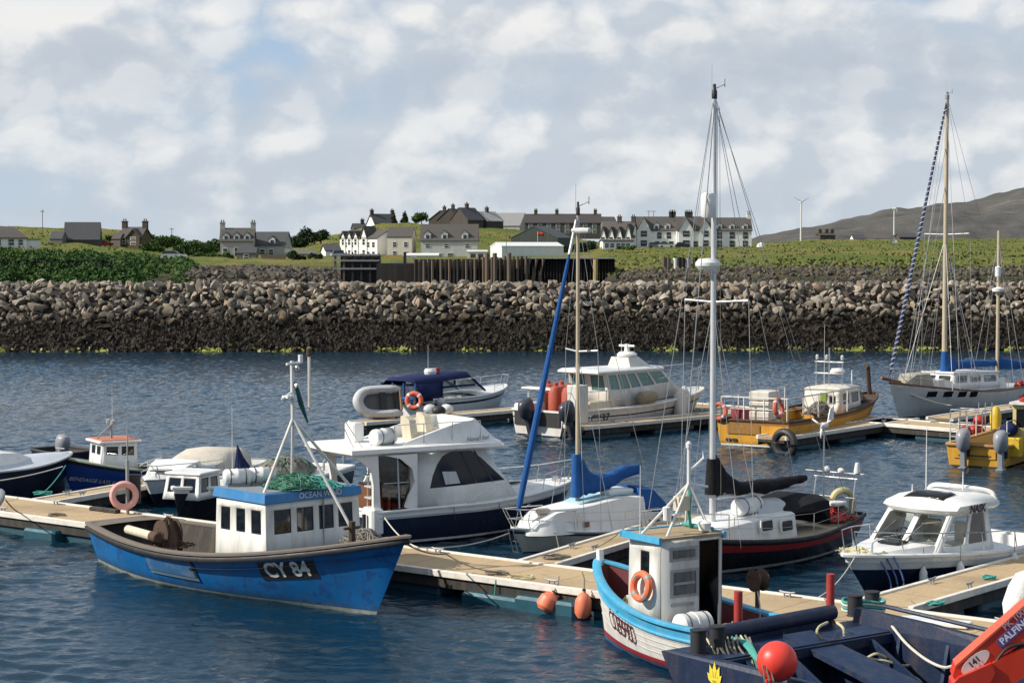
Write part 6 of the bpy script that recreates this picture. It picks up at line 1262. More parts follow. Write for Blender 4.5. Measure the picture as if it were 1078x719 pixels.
mb = MB(); mb.loft([[(x, y * .62, zd - .05), (x, y * .62, zd + .33), (x, y * .5, zd + .33), (x, y * .5, zd - .05)] for x in (xa_ + .35, xa_ - .35) for y in (1,)] if False else [[(xa_ + .35, .66, zd), (xa_ + .35, .6, zd + .36), (xa_ + .35, .5, zd + .36), (xa_ + .35, .5, zd)], [(xa_ - .4, .6, zd), (xa_ - .4, .55, zd + .25), (xa_ - .4, .46, zd + .25), (xa_ - .4, .46, zd)]]); mb.build('coaming', 'white', e)
zt = F.Z(222, xm, 0); bowp = Vector((F.L / 2 + .25, 0, .62))
yacht_rig(e, xm, zc - .1, zt, bowp, (-F.L / 2 - .05, 0, .5), .72, 'alu_tan', .055, ((F.Z(370, xm), .62),), 'black', .45)
jm = F.Z(262, xm + .1, 0); a_ = bowp.lerp(Vector((xm, 0, zt)), .05); b_ = bowp.lerp(Vector((xm, 0, zt)), .86); MB().tube([a_.lerp(b_, t) for t in (0, .03, .3, .7, .95, 1)], [.035, .075, .085, .06, .045, .03], 10).build('furled_jib', 'canvas_blue', e)
MB().tube([b_, bowp.lerp(Vector((xm, 0, zt)), .97)], .04, 8, 0, .03).build('jib_head', 'alu', e)
MB().lathe((xm + .12, .28, F.Z(243, xm)), [(.02, -.34), (.06, -.32), (.07, 0), (.06, .32), (.02, .34)], 10, 0, 'y').build('radar_reflector', 'lgrey', e)
zb_ = F.Z(508, xm - .8, 0); xe = F.X(672, 495, 0); ze = F.Z(496, xe, 0)
sleeve(e, [(xm - .02, 0, F.Z(499, xm), .1, .55), (xm - .16, 0, F.Z(503, xm), .13, .44), (xm - .4, 0, zb_ + .02, .17, .25), (xm - .9, 0, zb_ + .03, .18, .21), (xe + .5, 0, ze + .0, .14, .17), (xe, 0, ze + .05, .06, .12)], 'canvas_blue')
MB().tube([(xm + .05, 0, F.Z(478, xm)), (xm + .05, 0, F.Z(523, xm))], [.1, .13], 12).build('mast_collar', 'canvas_blue', e)
MB().tube([(xm, 0, zb_ - .12), (xe, 0, ze - .1)], .045, 8).build('boom', 'alu', e)
xt = F.X(683, 525, 0); mb = MB(); mb.loft([[(x, w, z), (x, w * .85, z + h_), (x, 0, z + h_ * 1.12), (x, -w * .85, z + h_), (x, -w, z)] for x, w, z, h_ in ((xe + .35, .55, zd + .55, .35), (xe - .05, .6, zd + .3, .55), (xt - .1, .6, zd + .1, .4), (xt - .4, .5, zd + .05, .1))]); mb.build('cockpit_tent', 'canvas_blue', e)
pulpit(e, [H.S(.72, 1, 1, .04), H.S(.88, 1, 1, .04), H.S(.985, 1, 1, .01)], .5, .3); mb = MB(); s_ = H.S(1, 1, 1); mb.tube([(s_.x + .02, .1, .58), (s_.x - .12, .1, .05), (s_.x - .12, -.1, .05), (s_.x + .02, -.1, .58)], .014, 5); mb.tube([(s_.x - .1, .1, .3), (s_.x - .1, -.1, .3)], .012, 5); mb.build('bow_ladder', 'chrome', e)
lifelines(e, H, 1, (.12, .4, .7), .45); lifelines(e, H, -1, (.12, .4, .7), .45)
mounds((xa_ + .1, .1, zd + .1), .3, .3, .35, 30, 21, 'rust', 'cockpit_gear', e, .02)
# ---------------------------------------------------------------- black and red yacht
F = Frame((699, 611), (877, 572)); Y2 = F
e = empty('sailing_yacht', F.o, F.rz, 'black hulled yacht with red stripe, black sail cover and the tallest mast', 'yacht', 'yachts')
H = Hull(F.L, 2.5, .72, .58, .98, .55, .75, tm=.45, em=.26, eb=.8, zk=-.35, pw=2.1, q=.85, srake=-.35, bp=1.7)
BLK2 = paint('black_hull', (.012, .012, .016), .25, .2, (.05, .05, .05), 2)
H.mesh([('z', -.35), ('z', .03), ('z', .1), ('v', .3), ('v', .5), ('v', .68), ('v', .9), ('v', 1)], [1, 2, 0, 0, 0, 3, 0], [BLK2, paint('antifoul_red', (.08, .02, .02), .8), 'white', paint('red_band', (.38, .025, .025), .4, .3, (.2, .05, .04), 3)], e)
H.deck(.0, 1, paint('buff_deck', (.45, .38, .28), .7, .3), e, -.03, .06, .01); H.strake('black', e, .05, .09, .02)
xm = F.X(750, 533, 0); zsh = .62; xf_, xa_ = F.X(735, 550, .8), F.X(841, 545, .85); zct = F.Z(545, F.X(800, 545, .6), .6)
sec = lambda x, w, z: [(x, w, zsh - .1), (x, w * .9, z - .04), (x, w * .8, z), (x, -w * .8, z), (x, -w * .9, z - .04), (x, -w, zsh - .1)]
mb = MB(); mb.loft([sec(xm + 1.2, .4, zsh + .22), sec(xm + .7, .62, zsh + .42), sec(xm - .3, .76, zct), sec(xa_ + .1, .82, zct + .03), sec(xa_, .82, zct + .02)]); cb = mb.build('coachroof', 'white', e, 30)
for px in (807, 828):
    xw = F.X(px, 553, .8); zw = F.Z(553, xw, .8); fr = MB().prism([(xw + u * .26, .80 - (v + 1) * .012, zw + v * .15) for u, v in rrect(-1, 1, -1, 1, .25, .35)], (0, .035, 0)).build('window', 'white', cb); MB().prism([(xw + u * .21, .825 - (v + 1) * .012, zw + v * .11) for u, v in rrect(-1, 1, -1, 1, .25, .35)], (0, .016, 0)).build('pane', DG, fr)
zt = F.Z(99, xm, 0); bowp = Vector((F.L / 2 + .7, 0, 1.05)); m_ = yacht_rig(e, xm, zct - .15, zt, bowp, (-F.L / 2 - .2, 0, .85), 1.0, 'alu', .074, ((F.Z(318, xm), .85), ), 'black', .62)
for zz, w in ((F.Z(318, xm), .78),): pass
stay(e, (xm, .02, zt - .1), (xm + 2.0, .5, .95), .012, 'wire', 'inner_forestay'); stay(e, (xm, 0, zt - .1), (-F.L / 2 + .3, .7, .75), .008, 'wire', 'running_backstay'); stay(e, (xm, 0, zt - .1), (-F.L / 2 + .3, -.7, .75), .008, 'wire', 'running_backstay')
for k in range(4): stay(e, (xm - .06, .1 - .06 * k, zt - .3), (xm + .1 - .12 * k, .3 - .2 * k, zct + .1), .005, 'rope_grey', 'halyard')
mb = MB(); zr_ = F.Z(217, xm); mb.lathe((xm + .28, .05, zr_), [(.02, -.28), (.14, -.26), (.17, -.2), (.17, .2), (.14, .27), (.02, .29)], 16); mb.build('radar_reflector', 'white', m_); MB().box(xm + .02, xm + .2, -.03, .08, zr_ - .06, zr_ + .06).build('reflector_bracket', 'alu', m_)
zr_ = F.Z(278, xm); mb = MB(); mb.lathe((xm + .3, .05, zr_), [(.02, -.12), (.2, -.12), (.27, -.04), (.27, .03), (.2, .11), (.02, .13)], 20); rd = mb.build('radar_dome', 'white', m_); mb = MB(); mb.tube([(xm + .3, .05, zr_ - .1), (xm + .05, 0, zr_ - .35)], .03, 6); mb.box(xm, xm + .3, -.05, .1, zr_ - .16, zr_ - .12); mb.build('radar_bracket', 'alu', rd)
zb_ = F.Z(512, xm - 1.0, 0); xe = F.X(848, 504, 0); ze = F.Z(504, xe, 0); zc0 = F.Z(500, xm)
sleeve(e, [(xm - .04, 0, zc0, .13, .5), (xm - .2, 0, zc0 - .08, .17, .42), (xm - .5, 0, F.Z(508, xm - .5), .18, .22), (xm - 1.0, 0, F.Z(514, xm - 1), .2, .16), (xm - 1.5, 0, F.Z(512, xm - 1.5), .17, .13), (xm - 2.0, 0, F.Z(512, xm - 2.0), .22, .18), (xm - 2.5, 0, F.Z(510, xm - 2.5), .16, .13), (xm - 2.9, 0, F.Z(508, xm - 2.9), .16, .14), (xe + .5, 0, ze + .02, .1, .09), (xe + .25, 0, ze + .02, .11, .1), (xe, 0, ze + .02, .06, .07)], 'canvas_black', seed=4)
MB().tube([(xm + .02, 0, F.Z(483, xm)), (xm + .02, 0, F.Z(520, xm))], [.12, .17], 12).build('mast_collar', 'canvas_black', e); MB().tube([(xm, 0, F.Z(524, xm)), (xe, 0, ze - .12)], .05, 8).build('boom', 'alu', e)
xh0, xh1 = F.X(812, 525, 0), F.X(843, 535, 0); zh = F.Z(517, xh1, 0)
mb = MB(); mb.loft([[(x, w, zb0), (x, w * .95, zt_ - .12), (x, w * .6, zt_), (x, -w * .6, zt_), (x, -w * .95, zt_ - .12), (x, -w, zb0)] for x, w, zb0, zt_ in ((xh0 + .2, .7, zct - .02, zct + .1), (xh0 - .25, .75, zct - .02, zh - .06), (xh1 + .25, .8, zct - .1, zh), (xh1, .82, zsh + .1, zh - .04))]); mb.build('sprayhood', 'canvas_black', e)
canister(F.P(F.X(783, 532, .0), .1) + Vector((0, 0, zct + .0)), .95, .2, 'white bundled liferaft under the black boom of the dark yacht', F.rz + .05, 'canvas_white')
mb = MB(); x0, x1 = F.X(798, 535, .2), F.X(828, 540, .2); mb.loft([[(x, .1 + w * math.cos(a), zct + .02 + h_ * max(0, math.sin(a))) for a in [PI * k / 8 for k in range(9)]] + [(x, .1, zct)] for x, w, h_ in ((x0 + .1, .2, .1), (x0 - .2, .38, .3), (x1 + .35, .36, .27), (x1, .2, .08))]); o = mb.build('dinghy_cover', 'lgrey', e)
lifelines(e, H, 1, (.06, .22, .4, .58, .76), .55); lifelines(e, H, -1, (.06, .22, .4, .58, .76), .55); pulpit(e, [H.S(.78, 1, 1, .05), H.S(.9, 1, 1, .05), H.S(.99, 1, 1, .02)], .6, .15)
mb = MB(); s_ = -F.L / 2; 
for yy in (-.55, .55): mb.tube([(s_ + .1, yy, .7), (s_ - .1, yy, 1.6)], .018, 5)
mb.tube([(s_ - .1, -.6, 1.6), (s_ - .1, .6, 1.6)], .018, 5); mb.tube([(s_ + .02, -.6, 1.15), (s_ + .02, .6, 1.15)], .014, 5); mb.build('stern_gantry', 'chrome', e)
pg = F.local(at(867, 560, 0)); xg = F.X(867, 520, .2); gz = F.Z(447, xg, .2); mb = MB(); mb.tube([(xg, .2, .7), (xg, .2, gz - .1)], .022, 6); gp_ = mb.build('generator_pole', 'chrome', e); MB().lathe((xg, .2, gz - .02), [(.02, -.14), (.07, -.1), (.08, .06), (.02, .12)], 10, 0, 'x').build('wind_generator', 'white', gp_)
MB().prism([(xg - .12, .2, gz + .0), (xg - .42, .2, gz + .12), (xg - .38, .2, gz + .42), (xg - .24, .2, gz + .36)], (0, .02, 0)).build('tail_fin', 'white', gp_)
for k in range(3):
    a = .5 + k * 2 * PI / 3; mb = MB(); mb.loft([[(xg + .12, .2 + rr_ * math.cos(a) - w_ * math.sin(a), gz - .02 + rr_ * math.sin(a) + w_ * math.cos(a)), (xg + .13, .2 + rr_ * math.cos(a) + w_ * math.sin(a), gz - .02 + rr_ * math.sin(a) - w_ * math.cos(a))] for rr_, w_ in ((.04, .03), (.3, .018))], 0, False, False); mb.build('blade', 'white', gp_, solid=.008)
xg = F.X(874, 500, -.2); gz = F.Z(494, xg, -.2); mb = MB(); mb.tube([(xg, -.9, gz - .06), (xg, .75, gz - .06)], .015, 5); mb.tube([(xg, -.1, .7), (xg, -.1, gz - .06)], .018, 5); ab = mb.build('aerial_bar', 'chrome', e)
for yy, h_ in ((-.3, .12), (.1, .1), (.55, .26)): MB().lathe((xg, yy, gz - .05), [(.02, 0), (.075, .01), (.085, .06), (.05, h_), (.01, h_ + .01)], 12).build('aerial', 'white', ab)
lo = MB(); lo.tube(spline([(0, -.2, -.3), (0, -.26, 0), (0, -.2, .3), (0, 0, .4), (0, .2, .3), (0, .26, 0), (0, .2, -.3)], 5), .085, 9); o = lo.build('horseshoe_buoy', paint('faded_yellow', (.52, .45, .22), .6, .4, (.5, .48, .4), 4)); pz = atD(886.5, 533, F.P(-F.L / 2 - .1, .3).y); o.location = pz; o.rotation_euler = (0, .12, F.rz + .9); tag(o, 'faded yellow horseshoe buoy on the black yacht stern rail', 'lifebuoy')
mounds((s_ + .7, .3, .72), .5, .45, .22, 40, 31, 'red', 'cockpit_cushions', e, .02); mounds((s_ + .3, .1, .75), .4, .5, .35, 40, 33, 'rope_grey', 'stern_lines', e, .018)
mb = MB(); mb.box(s_ + .25, s_ + .75, -.25, .55, 1.02, 1.1, bev=.02); mb.build('cockpit_table', 'white', e)
# ---------------------------------------------------------------- white cuddy boat
F = Frame((912, 626), (1076, 592)); Y3 = F
e = empty('cuddy_boat', F.o, F.rz, 'white pilot house motor boat with navy hull sides moored at the right finger', 'boat', 'leisure boats')
H = Hull(F.L, 2.35, .62, .66, .88, .88, .75, tm=.42, em=.14, eb=1.0, zk=-.3, pw=2.3, q=.72, bp=1.3)
hull = H.mesh([('z', -.3), ('z', .06), ('v', .35), ('v', .6), ('v', .66), ('v', .74), ('v', .86), ('v', 1)], [1, 0, 0, 0, 2, 2, 2], [NAVY, 'black', W()], e); bv = bvh_of(hull)
H.strake('white', e, .12, .08, .02, off=-.02); H.deck(.34, 1, 'white', e, .02, .1, .03); H.well(.02, .36, .3, ['white', 'lgrey'], e, .14); H.strake('lgrey', e, .02, .025, 0, 'rub_rail', off=.012, v=.85)
xF, xA = F.X(1004, 542, .86), F.X(1040, 530, .86); zr = F.Z(541, xF, .86); xb_ = F.X(988, 578, .95); zb = .66
bot = [(xb_ + .12, .88, zb), (xb_ + .12, -.88, zb), (xA - .1, -.95, zb), (xA - .1, .95, zb)]; top = [(xF - .05, .78, zr), (xF - .05, -.78, zr), (xA - .05, -.8, zr + .02), (xA - .05, .8, zr + .02)]
cab, q = house_shell(e, bot, top, {'front': [(.04, .47, .3, .94), (.53, .96, .3, .94)], 'port': [(.2 - .12, .5, .24, .93), (.54, .9, .24, .93)], 'stbd': [(.1, .46, .24, .93), (.5, .92, .24, .93)], 'aft': [(.1, .9, .05, .95, 0)]}, 'white', 'clear', 'pilot_house', 'white', rad=.08, fw=.03)
mb = MB(); n_ = 7
def rr2(xf0, xa0, w, z): return [(xf0, w * .7, z), (xf0 + .12, 0, z), (xf0, -w * .7, z), (xf0 - .18, -w, z), (xa0 + .15, -w, z), (xa0, -w * .8, z), (xa0, w * .8, z), (xa0 + .15, w, z), (xf0 - .18, w, z)]
mb.loft([rr2(xF + .12, xA - .42, .84, zr - .02), rr2(xF + .16, xA - .5, .93, zr + .06), rr2(xF + .05, xA - .48, .93, zr + .14), rr2(xF - .25, xA - .4, .8, zr + .26), rr2(xF - .5, xA - .25, .5, zr + .31)]); rf = mb.build('roof', 'white', cab, 40)
mb = MB(); mb.loft([[(x, .5, z), (x, .38, z + .03), (x, -.38, z + .03), (x, -.5, z)] for x, z in ((xF - .15, zr + .235), (xF - .5, zr + .315), (xF - .62, zr + .33))], 0, False, False); mb.build('roof_hatch', DG, rf, solid=.012)
mb = MB(); mb.tube(spline([(xA - .3, .86, zr + .16), (xA - .25, .7, zr + .34), (xA + .1, 0, zr + .42), (xA - .25, -.7, zr + .34), (xA - .3, -.86, zr + .16)], 6), .05, 8); mb.build('roof_spoiler', 'white', rf)
lettering('NASK', .23, (F.X(1028.5, 534.5, .95), .965, zr + .055), (-1, 0, -.0), (0, 0, 1), BLK, e, None, .004, .15, .012)
whip(e, xF - .7, -.3, zr + .3, F.Z(447, xF - .7, -.3), .016, 'white'); whip(e, xA + .1, .3, zr + .35, zr + .75, .02); whip(e, xF - .55, -.55, zr + .3, zr + .46, .02)
for (y0_, z0_) in ((.55, 1),): pass
mb = MB(); mb.box(xb_ - .55, xb_ - .05, -.7, .75, zb, zb + .28, bev=.05); mb.build('dashboard', 'lgrey', e)
mb = MB(); mb.torus((xb_ - .65, -.35, zb + .38), .17, .018, (-1, 0, .35), 20, 6); mb.build('steering_wheel', 'black', e)
for yy in (-.4, .4): mb = MB(); mb.box(xA + .15, xA + .6, yy - .24, yy + .24, zb - .25, zb + .2, bev=.05); mb.box(xA + .12, xA + .24, yy - .24, yy + .24, zb + .15, zb + .6, bev=.05); mb.build('helm_seat', 'cream', e)
mb = MB(); mb.loft([[(xA + .3, .55, zb + .02), (xA + .3, .82, zb + .02), (xA - .08, .82, zb + .02)], [(xA + .2, .62, zr - .05), (xA + .2, .74, zr - .02), (xA - .05, .74, zr - .02)]]); mb.build('door_curtain', paint('brown_curtain', (.2, .09, .05), .8, .2), e)
for k, (ya, yb_) in enumerate(((.1, .5), (-.6, -.2))): mb = MB(); mb.tube([(xb_ + .08, ya, zb + .32), (xb_ - .15, yb_, zb + .75)], .012, 5); mb.build('wiper', 'black', cab)
mb = MB(); xt0 = xb_ + .2; mb.loft([[(x, w, z), (x, w * .85, z + h_), (x, -w * .85, z + h_), (x, -w, z)] for x, w, z, h_ in ((xb_ - .1, .92, .68, .3), (xb_ + .6, .7, .74, .22), (xb_ + 1.15, .42, .82, .1), (xb_ + 1.45, .15, .86, .02))]); mb.build('cuddy_top', 'white', e, 40)
xh = F.X(940, 570, .0); mb = MB(); mb.box(xh - .22, xh + .22, -.25, .25, .985, 1.03, bev=.015); mb.build('fore_hatch', DG, e)
h_ = F.hit(bv, 985, 582); mb = MB(); mb.box(h_.x - .12, h_.x + .12, h_.y - .01, h_.y + .02, h_.z - .06, h_.z + .05, bev=.008); mb.build('portlight', DG, e)
for s in (1, -1):
    pts = [H.S(t, 1, s, .06) for t in (.16, .34, .54, .72, .86, .975)]; top_ = [p + Vector((.12, 0, hh)) for p, hh in zip(pts, (.2, .42, .46, .48, .5, .52))]; rail(e, pts, .4, .013, False, 'guard_rail', 'chrome', top_)
ob = outboard(e, -F.L / 2 - .12, .25, .62, 'engine', -.1, .95)
mb = MB(); mb.box(-F.L / 2 - .45, -F.L / 2, -1.0, -.25, .2, .32, bev=.03); mb.build('bathing_platform', 'white', e)
mb = MB(); mb.tube([(-F.L / 2 - .3, 1.0, .3), (-F.L / 2 - .35, 1.0, .85), (-F.L / 2 + .2, 1.0, .95)], .016, 6); mb.build('stern_rail', 'chrome', e)
def fender(p, label, r=.085, h=.24, mat='white', group='white fenders on the cuddy boat'):
    f = empty('boat_fender', p, 0, label, 'fender', group); MB().lathe((0, 0, 0), [(.02, -h), (r * .8, -h * .95), (r, -h * .75), (r, h * .5), (r * .7, h * .75), (r * .3, h), (.02, h * 1.05)], 14).build('body', mat, f); MB().tube([(0, 0, h), (0, 0, h + .4)], .009, 4).build('lanyard', 'rope_grey', f)
for px, py, lab in ((972, 610, 'white fender nearest the bow on the cuddy boat side'), (1011, 604.5, 'middle white fender on the cuddy boat side'), (1068, 595, 'white fender nearest the outboard on the cuddy boat side')):
    x_ = F.X(px, py, 1.2); y_ = H.b(H.tx(x_)) + .08; x_ = F.X(px, py, y_); fender(F.P(x_, y_) + Vector((0, 0, F.Z(py, x_, y_) + .03)), lab)
for k in range(3): x_ = F.L / 2 + .1 - k * .1; MB().tube(spline([(x_, .35 + .12 * k, .85), (x_ - .1, .55 + .1 * k, .45), (x_ - .12, .62 + .08 * k, .12)], 5), .02, 5).build('bow_line', 'rope_blue', e)
mounds((F.L / 2 + .15, .0, .9), .12, .14, .08, 12, 41, 'rope_cream', 'bow_rope', e, .014)
rope([F.P(F.L / 2 + .5, .1) + Vector((0, 0, .9)), at(862, 628, .6)], .012, 'rope_white', 'thin white bow line from the cuddy boat to the walkway', .12)
# ---------------------------------------------------------------- left group
NV = paint('navy_hull', (.008, .012, .03), .3, .25, (.03, .035, .04), 2)
F = Frame((75, 517.5), (222, 508)); L1 = F
e = empty('fishing_boat', F.o, F.rz, 'royal blue fishing boat with small white wheelhouse and orange roof at the left', 'boat', 'working boats')
H = Hull(F.L, 2.2, .6, .55, 1.02, .7, .35, tm=.45, em=.22, eb=.8, zk=-.3, pw=2.1, q=.8)
ROY = paint('royal_blue', (.02, .06, .28), .4, .3, (.02, .04, .12), 2)
hull = H.mesh([('z', -.3), ('z', .05), ('v', .3), ('v', .6), ('v', .88), ('v', 1)], [1, 0, 0, 0, 1], [ROY, 'black'], e); bv = bvh_of(hull); H.strake(paint('pale_green_rail', (.35, .4, .33), .6, .4), e, .1, .07, .03, off=-.03); H.well(.03, .62, .25, ['dark', 'lgrey'], e, .1); H.deck(.6, 1, 'lgrey', e, -.05, .05, .03)
xf, xa_ = F.X(108, 497, .55), F.X(91, 485, .6); zr = F.Z(467, F.X(112, 470, .6), .6); xn = F.X(107.5, 498, .62)
yl = F.Y(93, 480, xn); hb = H.b(H.tx(xn)); print('L1', xn, hb, F.L)
bot = [(xn, .58, .66), (xn, -.58, .66), (xn - 1.1, -.62, .5), (xn - 1.1, .62, .5)]; top = [(xn - .06, .56, zr), (xn - .06, -.56, zr), (xn - 1.08, -.6, zr), (xn - 1.08, .6, zr)]
sh, q = house_shell(e, bot, top, {'front': [(.14, .46, .55, .88), (.56, .88, .55, .88)], 'port': [(.1, .44, .58, .88), (.54, .9, .58, .88)], 'stbd': [(.2, .8, .58, .88)]}, 'white', 'win', rad=.05)
mb = MB(); mb.box(xn - 1.22, xn + .08, -.68, .68, zr, zr + .07, bev=.02); rf = mb.build('roof', 'white', e); MB().box(xn - 1.14, xn - .0, -.6, .6, zr + .07, zr + .1).build('roof_panel', paint('orange_roof', (.5, .17, .09), .7, .4, (.5, .3, .22), 3), rf)
mb = MB(); xm = xn - .5; zt = F.Z(443, xm); mb.tube([(xm, 0, zr), (xm, 0, zt)], .035, 7); mb.tube([(xm + .45, 0, zr + .1), (xm, 0, zr + .5)], .025, 6); mb.tube([(xm, -.25, zt - .1), (xm, .25, zt - .1)], .02, 5); mb.build('mast', 'grey', e)
for s in (-.2, .2): MB().lathe((xm, s, zt - .1), [(.02, 0), (.09, .02), (.09, .12), (.02, .16)], 10).build('deck_lamp', 'grey', e)
whip(e, xm, .1, zt - .1, F.Z(407, xm), .009); c_ = F.hit(bv, 97, 506); lettering('BENDAIGE LASS II', .16, c_, (-1, 0, -.12), (-.12, 0, 1), 'white', e, bv, .015, .2, xs=.95)
ob = MB(); ob.box(-F.L / 2 + .5, -F.L / 2 + 1.2, -.4, .4, .26, .7, bev=.03); ob.build('fish_box', 'grey', e)
F = Frame((68, 517), (-62, 532)); L2 = F
e = empty('day_boat', F.o, F.rz, 'navy hulled boat with pale grey foredeck cut by the left edge', 'boat', 'leisure boats')
H = Hull(F.L, 2.3, .9, .9, 1.12, .85, .25, tm=.4, em=.14, eb=.8, zk=-.3, pw=2.2, q=.75)
H.mesh([('z', -.3), ('z', .06), ('v', .4), ('v', .75), ('v', 1)], [0, 0, 0, 0], NV, e); H.strake('lgrey', e, .07, .06, .02); H.deck(.1, 1, paint('shaded_deck', (.5, .54, .6), .5, .25, (.35, .35, .35), 2), e, .02, .22, .02)  # foredeck's blue-grey has the shade on it painted into the colour
mb = MB(); mb.loft([[(x, w, 1.0), (x, w * .8, 1.0 + h_), (x, -w * .8, 1.0 + h_), (x, -w, 1.0)] for x, w, h_ in ((F.L * .18, .45, .1), (F.L * .02, .7, .34), (-F.L * .3, .8, .4))]); mb.build('cuddy_top', 'white', e, 40)
mb = MB(); mb.tube([(F.L / 2 - .1, .1, 1.1), (F.L / 2 - .1, .1, 1.32)], .03, 6); mb.tube([(F.L / 2 - .1, -.15, 1.28), (F.L / 2 - .1, .25, 1.28)], .02, 6); mb.build('mooring_cleat', 'grey', e)
F = Frame((96, 503), (58, 497)); L3 = F
e = empty('open_dinghy', F.o, F.rz, 'dark open dinghy with raised silver outboard behind the navy boat bow', 'dinghy')
H = Hull(F.L + .6, 1.5, .75, .72, .9, .9, .2, em=.16, zk=-.2); H.mesh([('z', -.2), ('v', .3), ('v', .7), ('v', 1)], [0, 0, 0], NV, e); H.strake('black', e, .1, .1, .02); H.well(.03, .9, .2, ['dark', 'dark'], e)
outboard(e, F.X(67, 480), 0, .62, 'engine_silver', .3, 1.05); MB().ball((F.X(50, 480) + .1, .25, F.Z(482, F.X(50, 480))), .3, 16).build('round_fender', 'white', e)
for k, (a, b, m_, lb) in enumerate([((69, 490, 1.05), (45, 519, .6), 'rope_teal', 'teal mooring line from the navy bow to the left finger'), ((66, 491, 1.05), (-20, 508, 1.0), 'rope_white', 'pale mooring line running left along the navy hull'), ((6, 526, 1.2), (24, 541, .5), 'rope_grey', 'dark mooring line at the far left end of the walkway')]):
    rope([at(*a), at(*b)], .016, m_, lb, .06)
F = Frame((164, 534), (258, 507)); L4 = F
e = empty('sports_boat', F.o, F.rz, 'white sports boat with beige folded canopy and dark hull behind the lifebuoy post', 'boat', 'leisure boats')
H = Hull(F.L, 2.2, .72, .7, .82, .9, .6, tm=.42, em=.14, eb=1.0, zk=-.3, pw=2.3, q=.7)
H.mesh([('z', -.3), ('z', .05), ('v', .3), ('v', .5), ('v', .56), ('v', .78), ('v', 1)], [0, 0, 0, 1, 1, 1], [NV, W()], e); H.deck(.4, 1, 'white', e, .02, .2, .02); H.well(.02, .42, .25, ['white', 'lgrey'], e, .12); H.strake('chrome', e, .04, .04, 0)
x0, x1, x2 = F.X(176, 508, 0), F.X(200, 488, 0), F.X(240, 487, 0); z0, z1 = F.Z(512, x0, 0) + .1, F.Z(481, x1, 0)
mb = MB(); mb.loft([[(x, w, z), (x, w * .8, z + h_), (x, 0, z + h_ * 1.1), (x, -w * .8, z + h_), (x, -w, z)] for x, w, z, h_ in ((x0 + .3, .5, .8, .1), (x0 - .2, .75, .8, .3), (x0 - .7, .85, .75, .42))]); mb.build('cuddy_top', 'white', e, 40)
mb = MB(); mb.quad((x0 - .3, .75, 1.05), (x0 - .3, -.75, 1.05), (x1 + .1, -.7, z1 - .22), (x1 + .1, .7, z1 - .22)); mb.quad((x0 - .3, .75, 1.05), (x1 + .1, .7, z1 - .22), (x1 - .5, .8, .95), (x1 - .4, .85, .85)); mb.build('windscreen', glass('grey_screen', (.5, .53, .55), .12), e, recalc=False); mb = MB(); mb.tube([(x0 - .3, .75, 1.05), (x1 + .1, .7, z1 - .22), (x1 + .1, -.7, z1 - .22), (x0 - .3, -.75, 1.05), (x0 - .3, .75, 1.05)], .02, 5); mb.build('windscreen_frame', 'chrome', e)
mb = MB(); mb.loft([[(x, w, z), (x, w * .95, z + h_ * .6), (x, w * .6, z + h_), (x, -w * .6, z + h_), (x, -w * .95, z + h_ * .6), (x, -w, z)] for x, w, z, h_ in ((x1 + .2, .75, z1 - .32, .16), (x1 - .1, .85, z1 - .42, .36), (x1 - 1.0, .95, z1 - .38, .5), (x2 + .4, .95, z1 - .45, .52), (x2, .8, z1 - .6, .38))]); mb.build('canopy', 'canvas_beige', e, 50)
mb = MB(); mb.loft([[(x, w, .72), (x, w * .97, z)] for x, w, z in ((x1 - .3, .95, z1 - .4), (x1 - 1.0, .97, z1 - .4), (x2 + .1, .92, z1 - .5))], 0, False, False); mb.build('side_screen', glass('grey_screen2', (.25, .26, .27), .06), e, recalc=False)
pulpit(e, [H.S(.6, 1, 1, .06), H.S(.78, 1, 1, .06), H.S(.96, 1, 1, .03)], .4, .2, 'bow_rail'); xh = F.X(168, 516, 0); MB().box(xh - .3, xh + .1, -.25, .25, .98, 1.01).build('deck_hatch', DG, e)
F = Frame((190, 557), (345, 519)); L5 = F
e = empty('moored_launch', F.o, F.rz, 'white launch with dark hull and a mast laid flat on deck behind the wheelhouse', 'boat', 'working boats')
H = Hull(F.L, 2.4, .8, .8, 1.05, .75, .3, tm=.45, em=.18, eb=.8, zk=-.3, pw=2.2, q=.8); H.mesh([('z', -.3), ('z', .06), ('v', .4), ('v', .75), ('v', .9), ('v', 1)], [0, 0, 0, 0, 1], [BLK2, W()], e); H.strake('white', e, .12, .1, .03, off=-.02); H.deck(.0, 1, 'white_old', e, .0, .06, .02)
xn = F.X(211, 514, .5); zr = F.Z(501, xn, .5); bot = [(xn + .15, .52, .75), (xn + .15, -.52, .75), (xn - .9, -.55, .75), (xn - .9, .55, .75)]; top = [(xn - .0, .46, zr), (xn - .0, -.46, zr), (xn - .9, -.48, zr), (xn - .9, .48, zr)]
house_shell(e, bot, top, {'port': [(.1, .45, .3, .88), (.55, .9, .3, .88)], 'front': [(.08, .46, .3, .88), (.54, .92, .3, .88)]}, 'white', 'win', rad=.05); MB().box(xn - 1.0, xn + .06, -.54, .54, zr, zr + .07, bev=.02).build('roof', 'white', e)
mb = MB(); a, b = (F.X(244, 500, .2), .2, F.Z(500, F.X(244, 500, .2), .2)), (F.X(372, 492, .2), .2, F.Z(492, F.X(372, 492, .2), .2)); mb.tube([a, b], .09, 10); mb.build('lowered_mast', paint('tan_spar', (.34, .29, .22), .6, .3), e)
for q_ in (a[0] - .3, b[0] + .6): MB().tube([(q_, .2, .8), (q_, .2, a[2])], .04, 6).build('mast_crutch', 'grey', e)
mounds((-F.L * .15, .1, .9), 1.4, .7, .45, 90, 51, ['rope_grey', 'net_pale'], 'deck_net', e, .018); MB().ball((F.X(314, 492, .1), .1, F.Z(493, F.X(314, 492, .1), .1)), .26, 16).build('pink_float', 'pink_ring', e)
